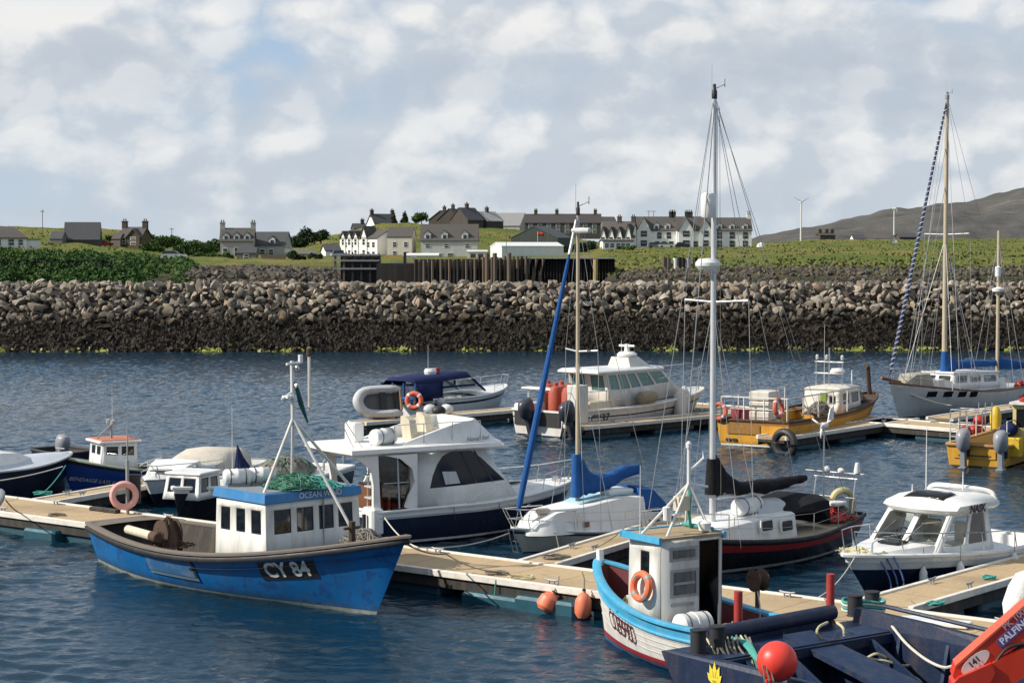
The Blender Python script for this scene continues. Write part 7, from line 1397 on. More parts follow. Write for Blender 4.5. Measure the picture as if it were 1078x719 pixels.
mb = MB(); mb.loft([[(x, .2 + w, z), (x, .2, z + h_), (x, .2 - w, z)] for x, w, z, h_ in ((F.X(243, 498), .1, zr - .1, .7), (F.X(250, 498), .25, zr - .1, .3))]); mb.build('furled_canvas', 'canvas_navy', e)
mb = MB(); xr = F.X(341, 510, .6); mb.tube([(xr, .6, .8), (xr, .6, F.Z(486, xr, .6)), (xr - .3, .6, F.Z(481, xr, .6)), (xr - .9, .6, F.Z(480, xr, .6))], .035, 7); mb.tube([(xr, -.6, .8), (xr, -.6, F.Z(486, xr, .6))], .035, 7); mb.build('gear_frame', 'grey', e)
whip(e, F.X(241, 470), .1, 1.0, F.Z(425, F.X(241, 470)), .012); whip(e, F.X(360, 470), .1, 1.0, F.Z(446, F.X(360, 470)), .012)
# boat bow and fender at the frame edges
F = Frame((-18, 590), (-90, 600)); e = empty('tender_boat', F.o, F.rz, 'black bow of a tender just entering at the left edge', 'boat'); H = Hull(F.L, 1.6, .9, .9, 1.5, .9, .45, em=.2, zk=-.3, q=.6); H.mesh([('z', -.3), ('v', .3), ('v', .7), ('v', 1)], [0, 0, 0], 'black', e); H.strake('grey', e, .2, .16, .03); H.deck(.1, 1, 'dark', e, -.02)
o = MB().lathe((0, 0, 0), [(.02, -.5), (.2, -.46), (.3, -.25), (.31, .1), (.26, .38), (.1, .52), (.02, .54)], 18).build('wrapped_fender', 'canvas_white'); o.location = at(1076, 628, .55); o.rotation_euler = (.15, .3, 0); tag(o, 'white cloth wrapped fender at the right edge by the finger', 'fender')
# ================================================================ far row of boats
# blue canopied boat
F = Frame((526, 430), (437, 441)); e = empty('canopy_boat', F.o, F.rz, 'white boat with a navy blue canopy and clear side windows at the far finger', 'boat', 'leisure boats')
H = Hull(F.L, 2.3, .85, .8, 1.05, .85, .45, em=.14, zk=-.3, pw=2.3, q=.72); H.mesh([('z', -.3), ('z', .08), ('v', .35), ('v', .7), ('v', .82), ('v', 1)], [1, 0, 0, 2, 0], [W(), 'canvas_navy', NAVY], e); H.strake('white', e, .1, .08, .02); H.deck(.5, 1, 'white', e, .0, .12, .02); H.well(.02, .52, .3, ['white', 'lgrey'], e)
x0, x1, x2, x3 = F.X(438, 410, -.9), F.X(465, 410, -.9), F.X(494, 400, -.8), F.X(512, 416, -.8); zt = F.Z(395.5, F.X(470, 400, -.8), -.8)
cr = lambda x, w, z, b=.8: [(x, w, b), (x, w * .96, z - .2), (x, w * .7, z), (x, -w * .7, z), (x, -w * .96, z - .2), (x, -w, b)]
mb = MB(); mb.loft([[(x, w, z - .22), (x, w * .7, z), (x, -w * .7, z), (x, -w, z - .22)] for x, w, z in ((x0 - .05, .9, zt - .12), (x0 + .25, .95, zt - .02), (x1, .98, zt + .02), (x2, .9, zt + .08), (x2 + .25, .84, zt - .05))], 0, False, False); cn = mb.build('canopy', 'canvas_navy', e, 60, solid=.03)
CLR = glass('vinyl_window', (.55, .58, .58), .2)
for s in (1, -1):
    mb = MB(); mb.quad((x1 - .1, s * .97, .85), (x3, s * .72, 1.0), (x2 + .2, s * .84, zt - .25), (x1 - .1, s * .96, zt - .2)); mb.build('side_window', CLR, e, recalc=False); mb = MB()
    for a, b in (((x1 - .1, s * .98, .85), (x1 - .1, s * .98, zt - .2)), ((x3, s * .73, 1.0), (x2 + .2, s * .86, zt - .25)), ((x1, s * .98, 1.35), (x2 + .35, s * .84, zt - .5)), ((x1 + .9, s * .95, zt - .2), (x1 + .9, s * .95, 1.4))): mb.tube([a, b], .05, 6)
    mb.build('canopy_strap', 'canvas_navy', e); mb = MB(); mb.quad((x0, s * .93, .8), (x1 - .1, s * .98, .85), (x1 - .1, s * .97, zt - .2), (x0, s * .93, zt - .25)); mb.build('side_curtain', 'canvas_navy', e, solid=.02)
mb = MB(); mb.quad((x3, .72, 1.0), (x3, -.72, 1.0), (x2 + .2, -.84, zt - .25), (x2 + .2, .84, zt - .25)); mb.build('windscreen', CLR, e, recalc=False)
for k in range(3): ya, yb_ = -.85 + k * .58, -.32 + k * .58; mb = MB(); mb.quad((x0 - .04, ya, .95), (x0 - .04, yb_, .95), (x0 - .04, yb_, zt - .3), (x0 - .04, ya, zt - .3)); mb.build('rear_window', CLR, e, recalc=False)
mb = MB();
for yy in (-.9, -.3, .28, .88): mb.tube([(x0 - .05, yy, .9), (x0 - .05, yy, zt - .2)], .045, 6)
mb.tube([(x0 - .05, -.9, .95), (x0 - .05, .88, .95)], .1, 6); mb.build('rear_curtain', 'canvas_blue', e)
xd = F.X(453, 392, 0); mb = MB(); mb.lathe((xd, 0, F.Z(391, xd)), [(.02, -.14), (.25, -.14), (.28, 0), (.22, .12), (.02, .13)], 18); mb.build('radar_dome', 'white', e); mb = MB(); mb.tube([(xd, 0, zt), (xd, 0, F.Z(391, xd) - .1)], .06, 7); mb.build('radar_post', 'black', e); whip(e, xd - .3, -.1, zt, F.Z(363, xd), .014); mb = MB(); mb.box(xd + .35, xd + .6, -.1, .05, zt, zt + .3, bev=.03); mb.build('nav_light', 'red', e)
pulpit(e, [H.S(.7, 1, 1, .05), H.S(.86, 1, 1, .05), H.S(.98, 1, 1, .02)], .5, .2, 'bow_rail')
MB().box(-F.L / 2 + .35, -F.L / 2 + .4, -.8, -.3, .8, 1.3).build('stern_board', 'white', e); mb = MB(); mb.ball((F.X(440, 438), -1.2, .75), .2, 12); mb.build('round_fender', 'lgrey', e)
# tender on its side
p = at(401, 441, zP); e = empty('inflatable_dinghy', (p.x, p.y, zP), .35, 'grey inflatable dinghy stood on its side at the far finger end', 'dinghy')
def tilt(mb, a=math.radians(72)): 
    R = Matrix.Rotation(a, 3, 'X'); mb.v = [tuple(R @ Vector(q)) for q in mb.v]; zmin = min(q[2] for q in mb.v); return mb
T = MB(); U_ = [(-.85, .62, 0), (.3, .62, 0), (.75, .45, .02), (.95, 0, .06), (.75, -.45, .02), (.3, -.62, 0), (-.85, -.62, 0)]; sp = spline(U_, 5); T.tube(sp, [.1] + [.22] * (len(sp) - 2) + [.1], 12); T.v = [(a, b, c) for a, b, c in T.v]
R = Matrix.Rotation(math.radians(70), 3, 'X'); off_ = .68
def up(mb): mb.v = [tuple(R @ Vector((-q[0], q[1] * .8, q[2] * .9)) + Vector((0, 0, off_))) for q in mb.v]; return mb
up(T).build('tube', paint('hypalon_grey', (.5, .5, .5), .6, .3, (.25, .25, .25), 3), e); mb = MB(); mb.prism([(q[0], q[1], -.1) for q in sp], (0, 0, .06)); up(mb).build('floor', paint('dinghy_floor', (.1, .1, .105), .7, .5), e)
mb = MB(); mb.box(-.8, -.74, -.5, .5, -.15, .3); up(mb).build('transom', 'teak', e); mb = MB(); mb.box(-.2, .05, -.55, .55, .08, .12); up(mb).build('thwart', 'black', e);
for s in (1, -1): up(MB().tube([(-.7, s * .84, .05), (.3, s * .84, .05), (.8, s * .62, .06)], .03, 6)).build('rubbing_band', 'black', e)
mb = MB(); mb.tube([(-.55, -.9, .08), (-.55, .9, .1)], .04, 6); up(mb).build('lashing', 'black', e)
p = at(436, 432, zP); e = empty('lifebuoy_stand', p, 0, 'post carrying an orange lifebuoy left of the blue canopied boat', 'post'); MB().tube([(0, 0, 0), (0, 0, .7)], .05, 7).build('pole', 'grey', e); lifebuoy(p + Vector((0, -.1, .42)), (-.2, -1, .1), 'orange lifebuoy on a post left of the blue canopied boat', None, .3, .1, paint('orange_ring', (.7, .12, .06), .6, .5, (.6, .35, .25), 6), 'white')
for k, (px, py) in enumerate(((453, 436), (462, 437.5), (470, 436))): o = MB().ball((0, 0, 0), .26, 12, 0, (1.1, .9, .85)).build('mooring_float', ['lgrey', 'black', 'white'][k]); o.location = at(px, py, zP) + Vector((0, 0, .2)); tag(o, ['grey', 'black', 'white'][k] + ' round float lying on the far finger before the canopied boat', 'float', 'floats on the far finger')
# twin engined white workboat
F = Frame((726, 443), (566, 459)); e = empty('patrol_boat', F.o, F.rz, 'white twin engined workboat with wheelhouse and orange gas bottles on its stern', 'boat', 'working boats')
H = Hull(F.L, 3.0, .95, .95, 1.35, .9, .8, tm=.45, em=.12, eb=.9, zk=-.35, pw=2.4, q=.68, bp=1.5); GW = paint('weathered_white', (.62, .6, .56), .45, .4, (.35, .28, .2), 2)
hull = H.mesh([('z', -.35), ('z', .05), ('v', .35), ('v', .7), ('v', .76), ('v', 1)], [2, 0, 0, 1, 0], [GW, 'black', 'canvas_navy'], e); bv = bvh_of(hull); H.strake('white_old', e, .14, .09, .02); H.deck(.42, 1, 'lgrey', e, .0, .08, .03); H.well(.02, .44, .45, ['white_old', 'grey'], e, .14)
c_ = F.hit(bv, 632, 437.5) - Vector((0, 0, .12)); lettering('CY37', .46, c_, (1, 0, .04), (-.04, 0, 1), BLK, e, bv, .02, 0, .006)
xa_, xf0, xf1 = F.X(637, 410, -.95), F.X(697, 405, -.9), F.X(716, 405, -.8); zr = F.Z(391, F.X(665, 391, -.9), -.9); zb = .95
bot = [(xf1 + .2, .85, 1.25), (xf1 + .2, -.85, 1.25), (xa_ + .25, -1.1, zb), (xa_ + .25, 1.1, zb)]; top = [(xf0 + .05, .8, zr), (xf0 + .05, -.8, zr), (xa_, -.98, zr), (xa_, .98, zr)]
cab, q = house_shell(e, bot, top, {'stbd': [(.03, .16, .5, .93), (.19, .32, .5, .93), (.35, .48, .5, .93), (.52, .7, .5, .93), (.74, .95, .52, .93)], 'port': [(.06, .45, .5, .93), (.52, .95, .5, .93)], 'front': [(.05, .47, .35, .93), (.53, .95, .35, .93)], 'aft': [(.08, .42, .5, .93), (.58, .92, .5, .93)]}, GW, 'teal_win', rad=.06)
mb = MB(); mb.loft([[(xf0 + .2, .85, z), (xf0 + .2, -.85, z), (xa_ - .55, -1.08, z), (xa_ - .55, 1.08, z)] if z < zr + .1 else [(xf0 + .05, .7, z), (xf0 + .05, -.7, z), (xa_ - .45, -.95, z), (xa_ - .45, .95, z)] for z in (zr, zr + .07, zr + .15)]); rf = mb.build('roof', 'white', e)
xd = F.X(660, 384, 0); zc = F.Z(378, xd); mb = MB(); mb.loft([[(xd + .9, .5, zr + .14), (xd + .9, -.5, zr + .14), (xd - .5, -.6, zr + .14), (xd - .5, .6, zr + .14)], [(xd + .3, .35, zc + .1), (xd + .3, -.35, zc + .1), (xd - .45, -.45, zc + .1), (xd - .45, .45, zc + .1)]]); mb.build('upper_screen', GW, rf, 30)
mb = MB(); mb.tube([(xd, 0, zc), (xd, 0, F.Z(362, xd))], .14, 10, 0, .09); mb.tube([(xd, -.4, F.Z(364, xd)), (xd, .4, F.Z(364, xd))], .05, 6); mb.lathe((xd, 0, zc + .1), [(.02, 0), (.4, .02), (.42, .1), (.3, .2), (.02, .22)], 16); mb.tube([(xd + .3, .2, zc), (xd + .05, .05, F.Z(364, xd))], .03, 6); mb.build('mast', 'white', rf); whip(rf, xd, .3, zr, F.Z(358, xd), .015)
mb = MB()
for k, t_ in enumerate((.76, .84, .92, .98)): p = H.S(t_, 1, -1, .08); mb.tube([p, p + Vector((0, 0, 1.0))], .02, 5)
mb.tube([H.S(t_, 1, -1, .08) + Vector((0, 0, 1.0)) for t_ in (.6, .76, .84, .92, .98)], .022, 5); mb.build('bow_rail', 'chrome', e)
MB().tube([(xf0, -.5, zr + .1), (F.L / 2 + .2, 0, zr + .1)], .02, 5).build('bow_canopy_bar', 'chrome', e)
for s in (1, -1): rail(e, [H.S(t_, 1, s, .08) for t_ in (.02, .14, .26, .4)], .75, .018, True)
for k, px in enumerate((600, 557)): outboard(e, -F.L / 2 - .15, F.Y(px, 440, -F.L / 2 - .3), .75, 'engine', -.3, 1.35)
mb = MB(); mb.box(-F.L / 2 - .05, -F.L / 2 + .1, -1.2, 1.2, .4, 1.0); mb.build('transom_board', 'dark', e)
CYL = paint('gas_orange', (.42, .085, .045), .5, .4, (.2, .06, .04), 4)
for k, (px, py, yy) in enumerate(((585, 422, -.7), (599, 422, -.72), (577, 420, .1), (591, 420, .15))):
    xk = -F.L / 2 + (.75 if k < 2 else 1.5); yy = F.Y(px, py, xk); o = MB().lathe((0, 0, 0), [(.02, 0), (.27, .02), (.29, .1), (.29, 1.05), (.22, 1.25), (.1, 1.3), (.1, 1.42), (.02, 1.44)], 18).build('gas_bottle', CYL); o.location = F.P(xk, yy) + Vector((0, 0, .62)); tag(o, ['front left orange gas bottle on the twin engined workboat', 'front right orange gas bottle beside the white bin', 'rear left orange gas bottle mostly hidden', 'rear right orange gas bottle mostly hidden'][k], 'gas bottle', 'gas bottles on the workboat')
xk = -F.L / 2 + .8; yy = F.Y(608, 420, xk); o = MB().box(-.3, .3, -.3, .3, 0, 1.5, bev=.03).build('white_bin', GW); o.location = F.P(xk, yy) + Vector((0, 0, .5)); o.rotation_euler[2] = F.rz; tag(o, 'tall white bin beside the orange gas bottles', 'bin')
xk = F.X(636, 428, -.9); o = MB().box(-.75, .75, -.35, .35, 0, .6, bev=.06).build('deck_locker', 'cream'); o.location = F.P(xk - .3, -.7) + Vector((0, 0, .65)); o.rotation_euler[2] = F.rz; tag(o, 'cream deck locker aft of the workboat wheelhouse', 'locker')
mb = MB(); xk = -F.L / 2 + .8; mb.box(xk - .7, xk + .8, .75, 1.4, .6, 1.2, bev=.05); mb.build('stern_locker', 'white', e); mb = MB(); mb.box(xk - .3, xk + .2, -.2, 1.35, 1.75, 1.82); mb.tube([(xk, -.1, 1.0), (xk, -.1, 1.75)], .03, 5); mb.tube([(xk, 1.25, 1.0), (xk, 1.25, 1.75)], .03, 5); mb.build('stern_arch', 'white', e)
for px, col, lb in ((681, 'grey', 'brown roped lump'), (690, 'cream', 'tan')): pass
h_ = F.hit(bv, 684, 415); lw = MB(); lw.lathe((0, 0, 0), [(.02, -.5), (.22, -.42), (.26, 0), (.22, .42), (.02, .5)], 14, 0, 'x'); o = lw.build('rolled_fender', paint('tan_roll', (.3, .24, .16), .8, .4)); xk = F.X(683, 418, -1.5); o.location = F.P(xk, -1.42) + Vector((0, 0, F.Z(418, xk, -1.42))); o.rotation_euler[2] = F.rz; tag(o, 'tan rolled fender hung along the workboat wheelhouse side', 'fender')
for k, px in enumerate((716, 728)): fender(F.P(F.X(px, 425, -1.35), -1.35 + .4 * k) + Vector((0, 0, .95)), ['fat white fender at the workboat bow, left one', 'fat white fender at the workboat bow, right one'][k], .26, .62, GW, 'fat bow fenders')
# ochre workboat
F = Frame((912, 446), (792, 471)); e = empty('work_boat', F.o, F.rz, 'ochre steel workboat with rounded white wheelhouse at the far finger', 'boat', 'working boats')
OCH = paint('ochre_hull', (.62, .3, .02), .5, .45, (.24, .09, .02), 2, wl=True)
H = Hull(F.L, 2.9, .95, .9, 1.25, .98, .7, tm=.4, em=.1, eb=.7, zk=-.35, pw=2.4, q=.68); hull = H.mesh([('z', -.35), ('z', .04), ('z', .1), ('v', .4), ('v', .85), ('v', 1)], [1, 2, 0, 0, 3], [OCH, 'dark', 'white_old', paint('ochre_rust', (.3, .14, .03), .7, .6, (.1, .05, .03), 4)], e); H.strake('rust', e, .1, .09, .02); H.well(.02, .6, .5, [OCH, 'rust'], e, .1); H.deck(.58, 1, 'rust', e, -.03)
xs0 = -F.L / 2 - .02; mb = MB(); mb.box(xs0 - .02, xs0 + .0, -.3, 1.0, .48, .82); mb.build('stern_name_patch', paint('worn_lettering', (.26, .13, .03), .7, .7, (.5, .26, .03), 6, False), e)
for y_ in (.95, .7, -1.15): mb = MB(); mb.box(xs0 - .03, xs0, y_ - .09, y_ + .09, .2, .3); mb.build('scupper', 'dark', e)
xa_ = F.X(885, 443, -.95); xf_ = F.X(906, 440, -.9); yp = F.Y(845, 430, xa_); zr = F.Z(408, xa_, 0); print('ochre', xa_, xf_, yp, F.L)
bot = [(xf_, yp, .85), (xf_, -.92, .85), (xa_, -.95, .75), (xa_, yp, .75)]; top = [(xf_ - .12, yp - .08, zr - .1), (xf_ - .12, -.86, zr - .1), (xa_ + .08, -.88, zr - .1), (xa_ + .08, yp - .08, zr - .1)]
WW = paint('rust_streaked_white', (.68, .64, .56), .5, .6, (.4, .2, .08), 2.5)
cab, q = house_shell(e, bot, top, {'stbd': [(.12, .42, .42, .85), (.55, .9, .42, .85)], 'front': [(.08, .46, .45, .9), (.54, .92, .45, .9)], 'aft': [(.7, .88, .45, .78)], 'port': [(.3, .8, .45, .85)]}, WW, 'win', rad=.06)
mb = MB(); mb.loft([[(xf_ - .1 + g_, yp - .05 + g_, z), (xf_ - .1 + g_, -.86 - g_, z), (xa_ + .05 - g_, -.88 - g_, z), (xa_ + .05 - g_, yp - .05 + g_, z)] for g_, z in ((.0, zr - .12), (.02, zr - .04), (-.12, zr + .02), (-.4, zr + .05))]); mb.build('roof', WW, cab)
yn = F.Y(866.5, 420, xa_); mb = MB(); mb.box(xa_ - .01, xa_ + .06, yn - .12, yn + .12, F.Z(426, xa_), F.Z(413, xa_)); mb.build('notice', paint('green_notice', (.2, .32, .03), .5, .3), e)
xm = (xa_ + xf_) / 2; mb = MB();
for s in (-.55, .55): mb.tube([(xm, s, zr), (xm, s, F.Z(380, xm))], .03, 6)
for zz in (393, 381): mb.tube([(xm, -.6, F.Z(zz, xm)), (xm, .6, F.Z(zz, xm))], .03, 6)
mb.tube([(xm, 0, zr), (xm, 0, F.Z(366, xm))], .035, 6); mb.build('mast_frame', 'chrome', e)
mb = MB(); mb.lathe((xm - .1, -.4, F.Z(390, xm)), [(.02, -.12), (.27, -.1), (.3, 0), (.22, .1), (.02, .12)], 16); mb.build('radar_dome', 'white', e)
for s in (-.55, .1, .5): MB().lathe((xm, s, F.Z(376, xm)), [(.02, -.1), (.06, -.1), (.07, .05), (.02, .1)], 8).build('mast_lamp', 'lgrey', e)
whip(e, xm, .2, zr, F.Z(342, xm), .012); whip(e, xf_ - .2, -.6, zr, zr + .6, .04)
for s in (1, -1): rail(e, [(x, s * 1.3, .95) for x in np.linspace(xs0 + .2, xa_ - .2, 5)], .85, .028, True, 'guard_rail', 'white_old')
rail(e, [(xs0 + .15, y_, .95) for y_ in (-1.3, -.4, .4, 1.3)], .85, .028, True, 'guard_rail', 'white_old')
xk = xs0 + .95; yk = F.Y(805, 425, xk)
for k in range(4): o = MB().box(-.5, .5, -.4, .4, 0, .33, bev=.03).build('fish_crate', WW); o.location = F.P(xk, yk) + Vector((0, 0, .6 + k * .36)); o.rotation_euler[2] = F.rz; tag(o, ['lowest', 'second lowest', 'second highest', 'topmost'][k] + ' white crate of the stack on the ochre workboat', 'crate', 'white crates on the ochre workboat')
for k, (px, yy) in enumerate(((783, .1), (789, .3), (777, .0))): o = MB().lathe((0, 0, 0), [(.02, 0), (.26, .02), (.28, .4), (.26, .8), (.02, .82)], 16, 0).build('red_drum', paint('dark_red_drum', (.2, .03, .04), .6, .4)); xk = xs0 + .9 + .25 * k; o.location = F.P(xk, F.Y(px, 425, xk)) + Vector((0, 0, .5)); tag(o, ['middle dark red drum on the ochre workboat', 'dark red drum nearest the white crates', 'dark red drum nearest the stern rail'][k], 'drum', 'red drums on the ochre workboat')
xk = F.X(819, 431, -1.36); lifebuoy(F.P(xk, -1.38) + Vector((0, 0, F.Z(430, xk, -1.38))), (-F.n.x, -F.n.y, .1), 'orange lifebuoy on the rail right of the white crates', 'lifebuoys on the ochre workboat', .3, .09, paint('orange_ring2', (.55, .1, .06), .6, .5, (.5, .3, .22), 6), 'lgrey')
xk = xs0 - .05; yk = F.Y(757, 433, xk); lifebuoy(F.P(xk, yk) + Vector((0, 0, F.Z(433, xk, yk))), (-F.d.x, -F.d.y, .1), 'orange lifebuoy at the stern corner of the ochre workboat', 'lifebuoys on the ochre workboat', .27, .08, MATS['orange_ring2'], 'lgrey')
mounds((xf_ + .9, 0, 1.15), .7, .7, .55, 80, 61, ['rope_grey', 'rust'], 'foredeck_gear', e, .03); mb = MB(); mb.tube([(F.L / 2 + .35, 0, 1.2), (F.L / 2 + .1, 0, 2.35), (F.L / 2 - .1, 0, 2.4)], .1, 8); mb.build('bow_roller', 'rust', e); mb = MB(); mb.lathe((xf_ + .45, -.2, 1.3), [(.1, -.4), (.3, -.4), (.3, -.34), (.12, -.3), (.12, .3), (.3, .34), (.3, .4), (.1, .4)], 16, 0, 'y'); mb.build('winch', 'rust', e)
mounds((-F.L * .12, -.8, .95), .8, .4, .45, 60, 62, ['rope_grey', 'rust'], 'deck_gear', e, .03)
o = MB().torus((0, 0, 0), .42, .14, (-.7, -.7, 0), 24, 10).build('tyre_fender', 'black'); o.location = at(826, 467, .35); tag(o, 'black tyre hung at the end of the far finger by the ochre boat', 'tyre')
mb = MB(); p = at(836, 459, .42)
for s in (-.2, .2): mb.tube([(s, 0, -.5), (s, 0, .3)], .025, 5)
for z in (-.3, -.1, .1): mb.tube([(-.2, 0, z), (.2, 0, z)], .02, 5)
o = mb.build('boarding_ladder', 'grey'); o.location = p + Vector((0, -.1, -.1)); o.rotation_euler[2] = .5; tag(o, 'steel ladder on the side of the far finger by the ochre boat', 'ladder')
# grey ketch
F = Frame((946, 440.5), (1070, 427)); e = empty('ketch', F.o, F.rz, 'pale grey two masted ketch with blue sail covers at the far right', 'yacht', 'yachts')
H = Hull(F.L, 2.9, 1.0, .95, 1.55, .55, .75, tm=.48, em=.22, eb=.8, zk=-.35, pw=2.1, q=.85, bp=1.6); KG = paint('ketch_grey', (.6, .6, .58), .4, .3, (.25, .22, .18), 1.5)
hull = H.mesh([('z', -.35), ('z', .05), ('v', .35), ('v', .7), ('v', .9), ('v', 1)], [1, 0, 0, 0, 2], [KG, 'dark', 'white_old'], e); bv = bvh_of(hull); H.deck(0, 1, 'lgrey', e, -.03, .08); H.strake('brown', e, .07, .08, .02)
xm = F.X(994, 392, 0); xz = F.X(1050, 380, 0); zd = 1.1; xw0, xw1 = F.X(1000, 405, .8), F.X(1050, 405, .8); zr = F.Z(392, F.X(1020, 395, .7), .7)
bot = [(xw0, .9, zd), (xw0, -.9, zd), (xw1, -.95, zd), (xw1, .95, zd)]; top = [(xw0 - .35, .78, zr), (xw0 - .35, -.78, zr), (xw1, -.8, zr - .1), (xw1, .8, zr - .1)]
house_shell(e, bot, top, {'port': [(.06, .3, .4, .9), (.36, .6, .4, .9), (.66, .94, .35, .88)], 'stbd': [(.1, .45, .4, .9), (.55, .9, .4, .9)], 'front': [(.06, .47, .4, .9), (.53, .94, .4, .9)], 'aft': [(.2, .8, .1, .9)]}, 'white', 'clear', 'doghouse', 'white', rad=.08); mb = MB(); mb.loft([[(xw0 - .25, .82, z), (xw0 - .25, -.82, z), (xw1 - .1, -.85, z - .1), (xw1 - .1, .85, z - .1)] for z in (zr, zr + .07)]); mb.build('roof', 'white', e)
mb = MB(); mb.loft([[(x, w, 1.0), (x, w * .85, z), (x, -w * .85, z), (x, -w, 1.0)] for x, w, z in ((F.X(962, 405), .5, 1.45), (F.X(980, 403), .8, 1.6), (xw0, .95, 1.5), (xw1 - .6, .95, 1.45))]); ck = mb.build('coachroof', 'white_old', e, 35)
for px in (981, 998, 1013, 1025): hh = F.hit(bv, px, 415); hull_panel(bv, hh.x - .25, hh.x + .25, hh.z - .12, hh.z + .12, 1, DG, e, .015, 4, 'portlight')
mb = MB(); x0 = F.X(960, 405); mb.loft([[(x0 + dx, w, 1.35), (x0 + dx, w * .7, 1.35 + h_), (x0 + dx, 0, 1.35 + h_ * 1.15), (x0 + dx, -w * .7, 1.35 + h_), (x0 + dx, -w, 1.35)] for dx, w, h_ in ((.9, .2, .1), (.3, .6, .5), (-.7, .65, .5), (-1.3, .4, .15))]); mb.build('covered_dinghy', paint('khaki_cover', (.33, .31, .25), .8, .3), e)
zt = F.Z(102, xm); yacht_rig(e, xm, 1.3, zt, (F.L / 2 + .75, 0, 1.7), (xz, 0, F.Z(300, xz)), 1.3, 'alu_tan', .12, ((F.Z(247, xm), 1.15),), 'grey', 1.1)
mb = MB(); a, b = Vector((F.L / 2 + .7, 0, 1.9)), Vector((xm + .05, 0, zt - .3)); n_ = 64
for i in range(n_):
    pass
BS = paint('blue_white_spiral', (.02, .04, .12), .7, .2); MB().tube([a.lerp(b, t) for t in (0, .03, .5, 1)], [.03, .065, .072, .04], 10).build('furled_genoa', BS, e)
mb = MB(); pts = [a.lerp(b, t) + Vector((.072 * math.cos(t * 330), .072 * math.sin(t * 330), 0)) for t in np.linspace(.02, .98, 520)]; mb.tube(pts, .016, 4); mb.build('genoa_sheet_wrap', 'canvas_white', e)
MB().tube([(xz, 0, 1.0), (xz, 0, F.Z(243, xz))], .085, 10, 0, .07).build('mizzen_mast', 'alu_tan', e); zz = F.Z(286, xz); MB().lathe((xz + .2, .1, zz), [(.02, -.25), (.13, -.22), (.14, .2), (.02, .26)], 12).build('radar_reflector', 'white', e); MB().lathe((xz + .15, .1, F.Z(305, xz)), [(.02, -.1), (.28, -.08), (.3, .05), (.02, .14)], 14).build('mizzen_radar', 'white', e)
for s in (1, -1):
    for dx in (-.5, .4): stay(e, (xz, 0, F.Z(250, xz)), (xz + dx, s * 1.1, 1.0), .012)
    for dx in (-.8, .8, 1.4): stay(e, (xm, 0, F.Z(250 if dx != .8 else 110, xm)), (xm + dx, s * 1.3, 1.15), .012)
stay(e, (xm, 0, F.Z(190, xm)), (F.L / 2 - .9, 0, 1.5), .014, 'wire', 'inner_forestay'); stay(e, (xm, 0, F.Z(150, xm)), (F.L / 2 - .2, .1, 1.6), .014, 'wire', 'inner_forestay')
zb_ = F.Z(384, xm - 1); sleeve(e, [(xm - .02, 0, F.Z(384, xm), .16, .55), (xm - .4, 0, F.Z(385, xm), .22, .42), (xm - 1.0, 0, F.Z(384, xm - 1), .22, .2), (xm - 2.2, 0, F.Z(383, xm - 2.2), .22, .17), (xz + .5, 0, F.Z(382, xz), .15, .14), (xz + .2, 0, F.Z(382, xz), .1, .15)], 'canvas_blue', seed=8); sleeve(e, [(xz - .02, 0, F.Z(381, xz), .12, .35), (xz - .4, 0, F.Z(383, xz), .18, .28), (xz - 1.5, 0, F.Z(384, xz - 1.5), .18, .22), (xz - 2.6, 0, F.Z(384, xz - 2.6), .1, .14)], 'canvas_blue', 'mizzen_cover', 9)
MB().tube([(xm, 0, F.Z(396, xm)), (xm, 0, F.Z(370, xm))], [.2, .13], 12).build('mast_collar', 'canvas_blue', e); lifelines(e, H, 1, (.1, .3, .5, .7, .88), .65); pulpit(e, [H.S(.82, 1, 1, .05), H.S(.92, 1, 1, .05), H.S(.99, 1, 1, .02)], .7, .3)
mb = MB(); mb.tube([(F.L / 2 - .1, 0, 1.55), (F.L / 2 + 1.35, 0, 1.8)], .07, 8); mb.build('bowsprit', 'brown', e); xk = F.X(1050, 410, .6); sleeve(e, [(xk, .6, F.Z(402, xk, .6), .1, .3), (xk - .4, .6, F.Z(410, xk, .6), .14, .4), (xk - .8, .6, F.Z(416, xk, .6), .1, .2)], 'canvas_navy', 'cockpit_dodger', 3)
lifebuoy(F.P(F.X(1074, 411, .9), .9) + Vector((0, 0, F.Z(411, F.X(1074, 411, .9), .9))), (F.n.x, F.n.y, 0), 'red lifebuoy on the ketch stern rail at the right edge', None, .34, .14, 'red', 'orange')
rope([F.P(F.L / 2 - .1, .2) + Vector((0, 0, 1.2)), F.P(F.L / 2 - 1.6, 1.6) + Vector((0, 0, .55))], .035, 'rope_white', 'white bow line of the grey ketch running to its finger', .1)
# yellow boat, right edge
F = Frame((1112, 466), (1035, 490)); e = empty('work_boat', F.o, F.rz, 'yellow twin outboard workboat cut by the right edge', 'boat', 'working boats')
YL = paint('chrome_yellow', (.56, .3, .03), .5, .4, (.3, .16, .04), 2.5); H = Hull(F.L + 1.5, 2.1, .72, .72, 1.0, .96, .5, em=.1, zk=-.3); H.mesh([('z', -.3), ('z', .06), ('v', .4), ('v', .8), ('v', 1)], [1, 0, 0, 0], [YL, 'dark'], e); H.strake(paint('tan_rail', (.45, .25, .08), .7, .5), e, .16, .09, .02); H.well(.02, .9, .3, [YL, 'dark'], e, .12)
xs0 = -H.L / 2
for k, px in enumerate((1015, 1054.5)): yk = F.Y(px, 478, xs0 - .2); outboard(e, xs0 - .12, yk, .6, 'engine_silver', -.08, 1.2)
mb = MB(); mb.box(xs0 - .04, xs0, -.65, .75, .3, .56); nm = mb.build('transom_panel', YL, e); mb = MB(); mb.box(xs0 - .05, xs0 - .038, -.5, .6, .36, .42); mb.build('worn_name', paint('name_brown', (.1, .05, .02), .7, .5, (.4, .25, .05), 12, False), nm)
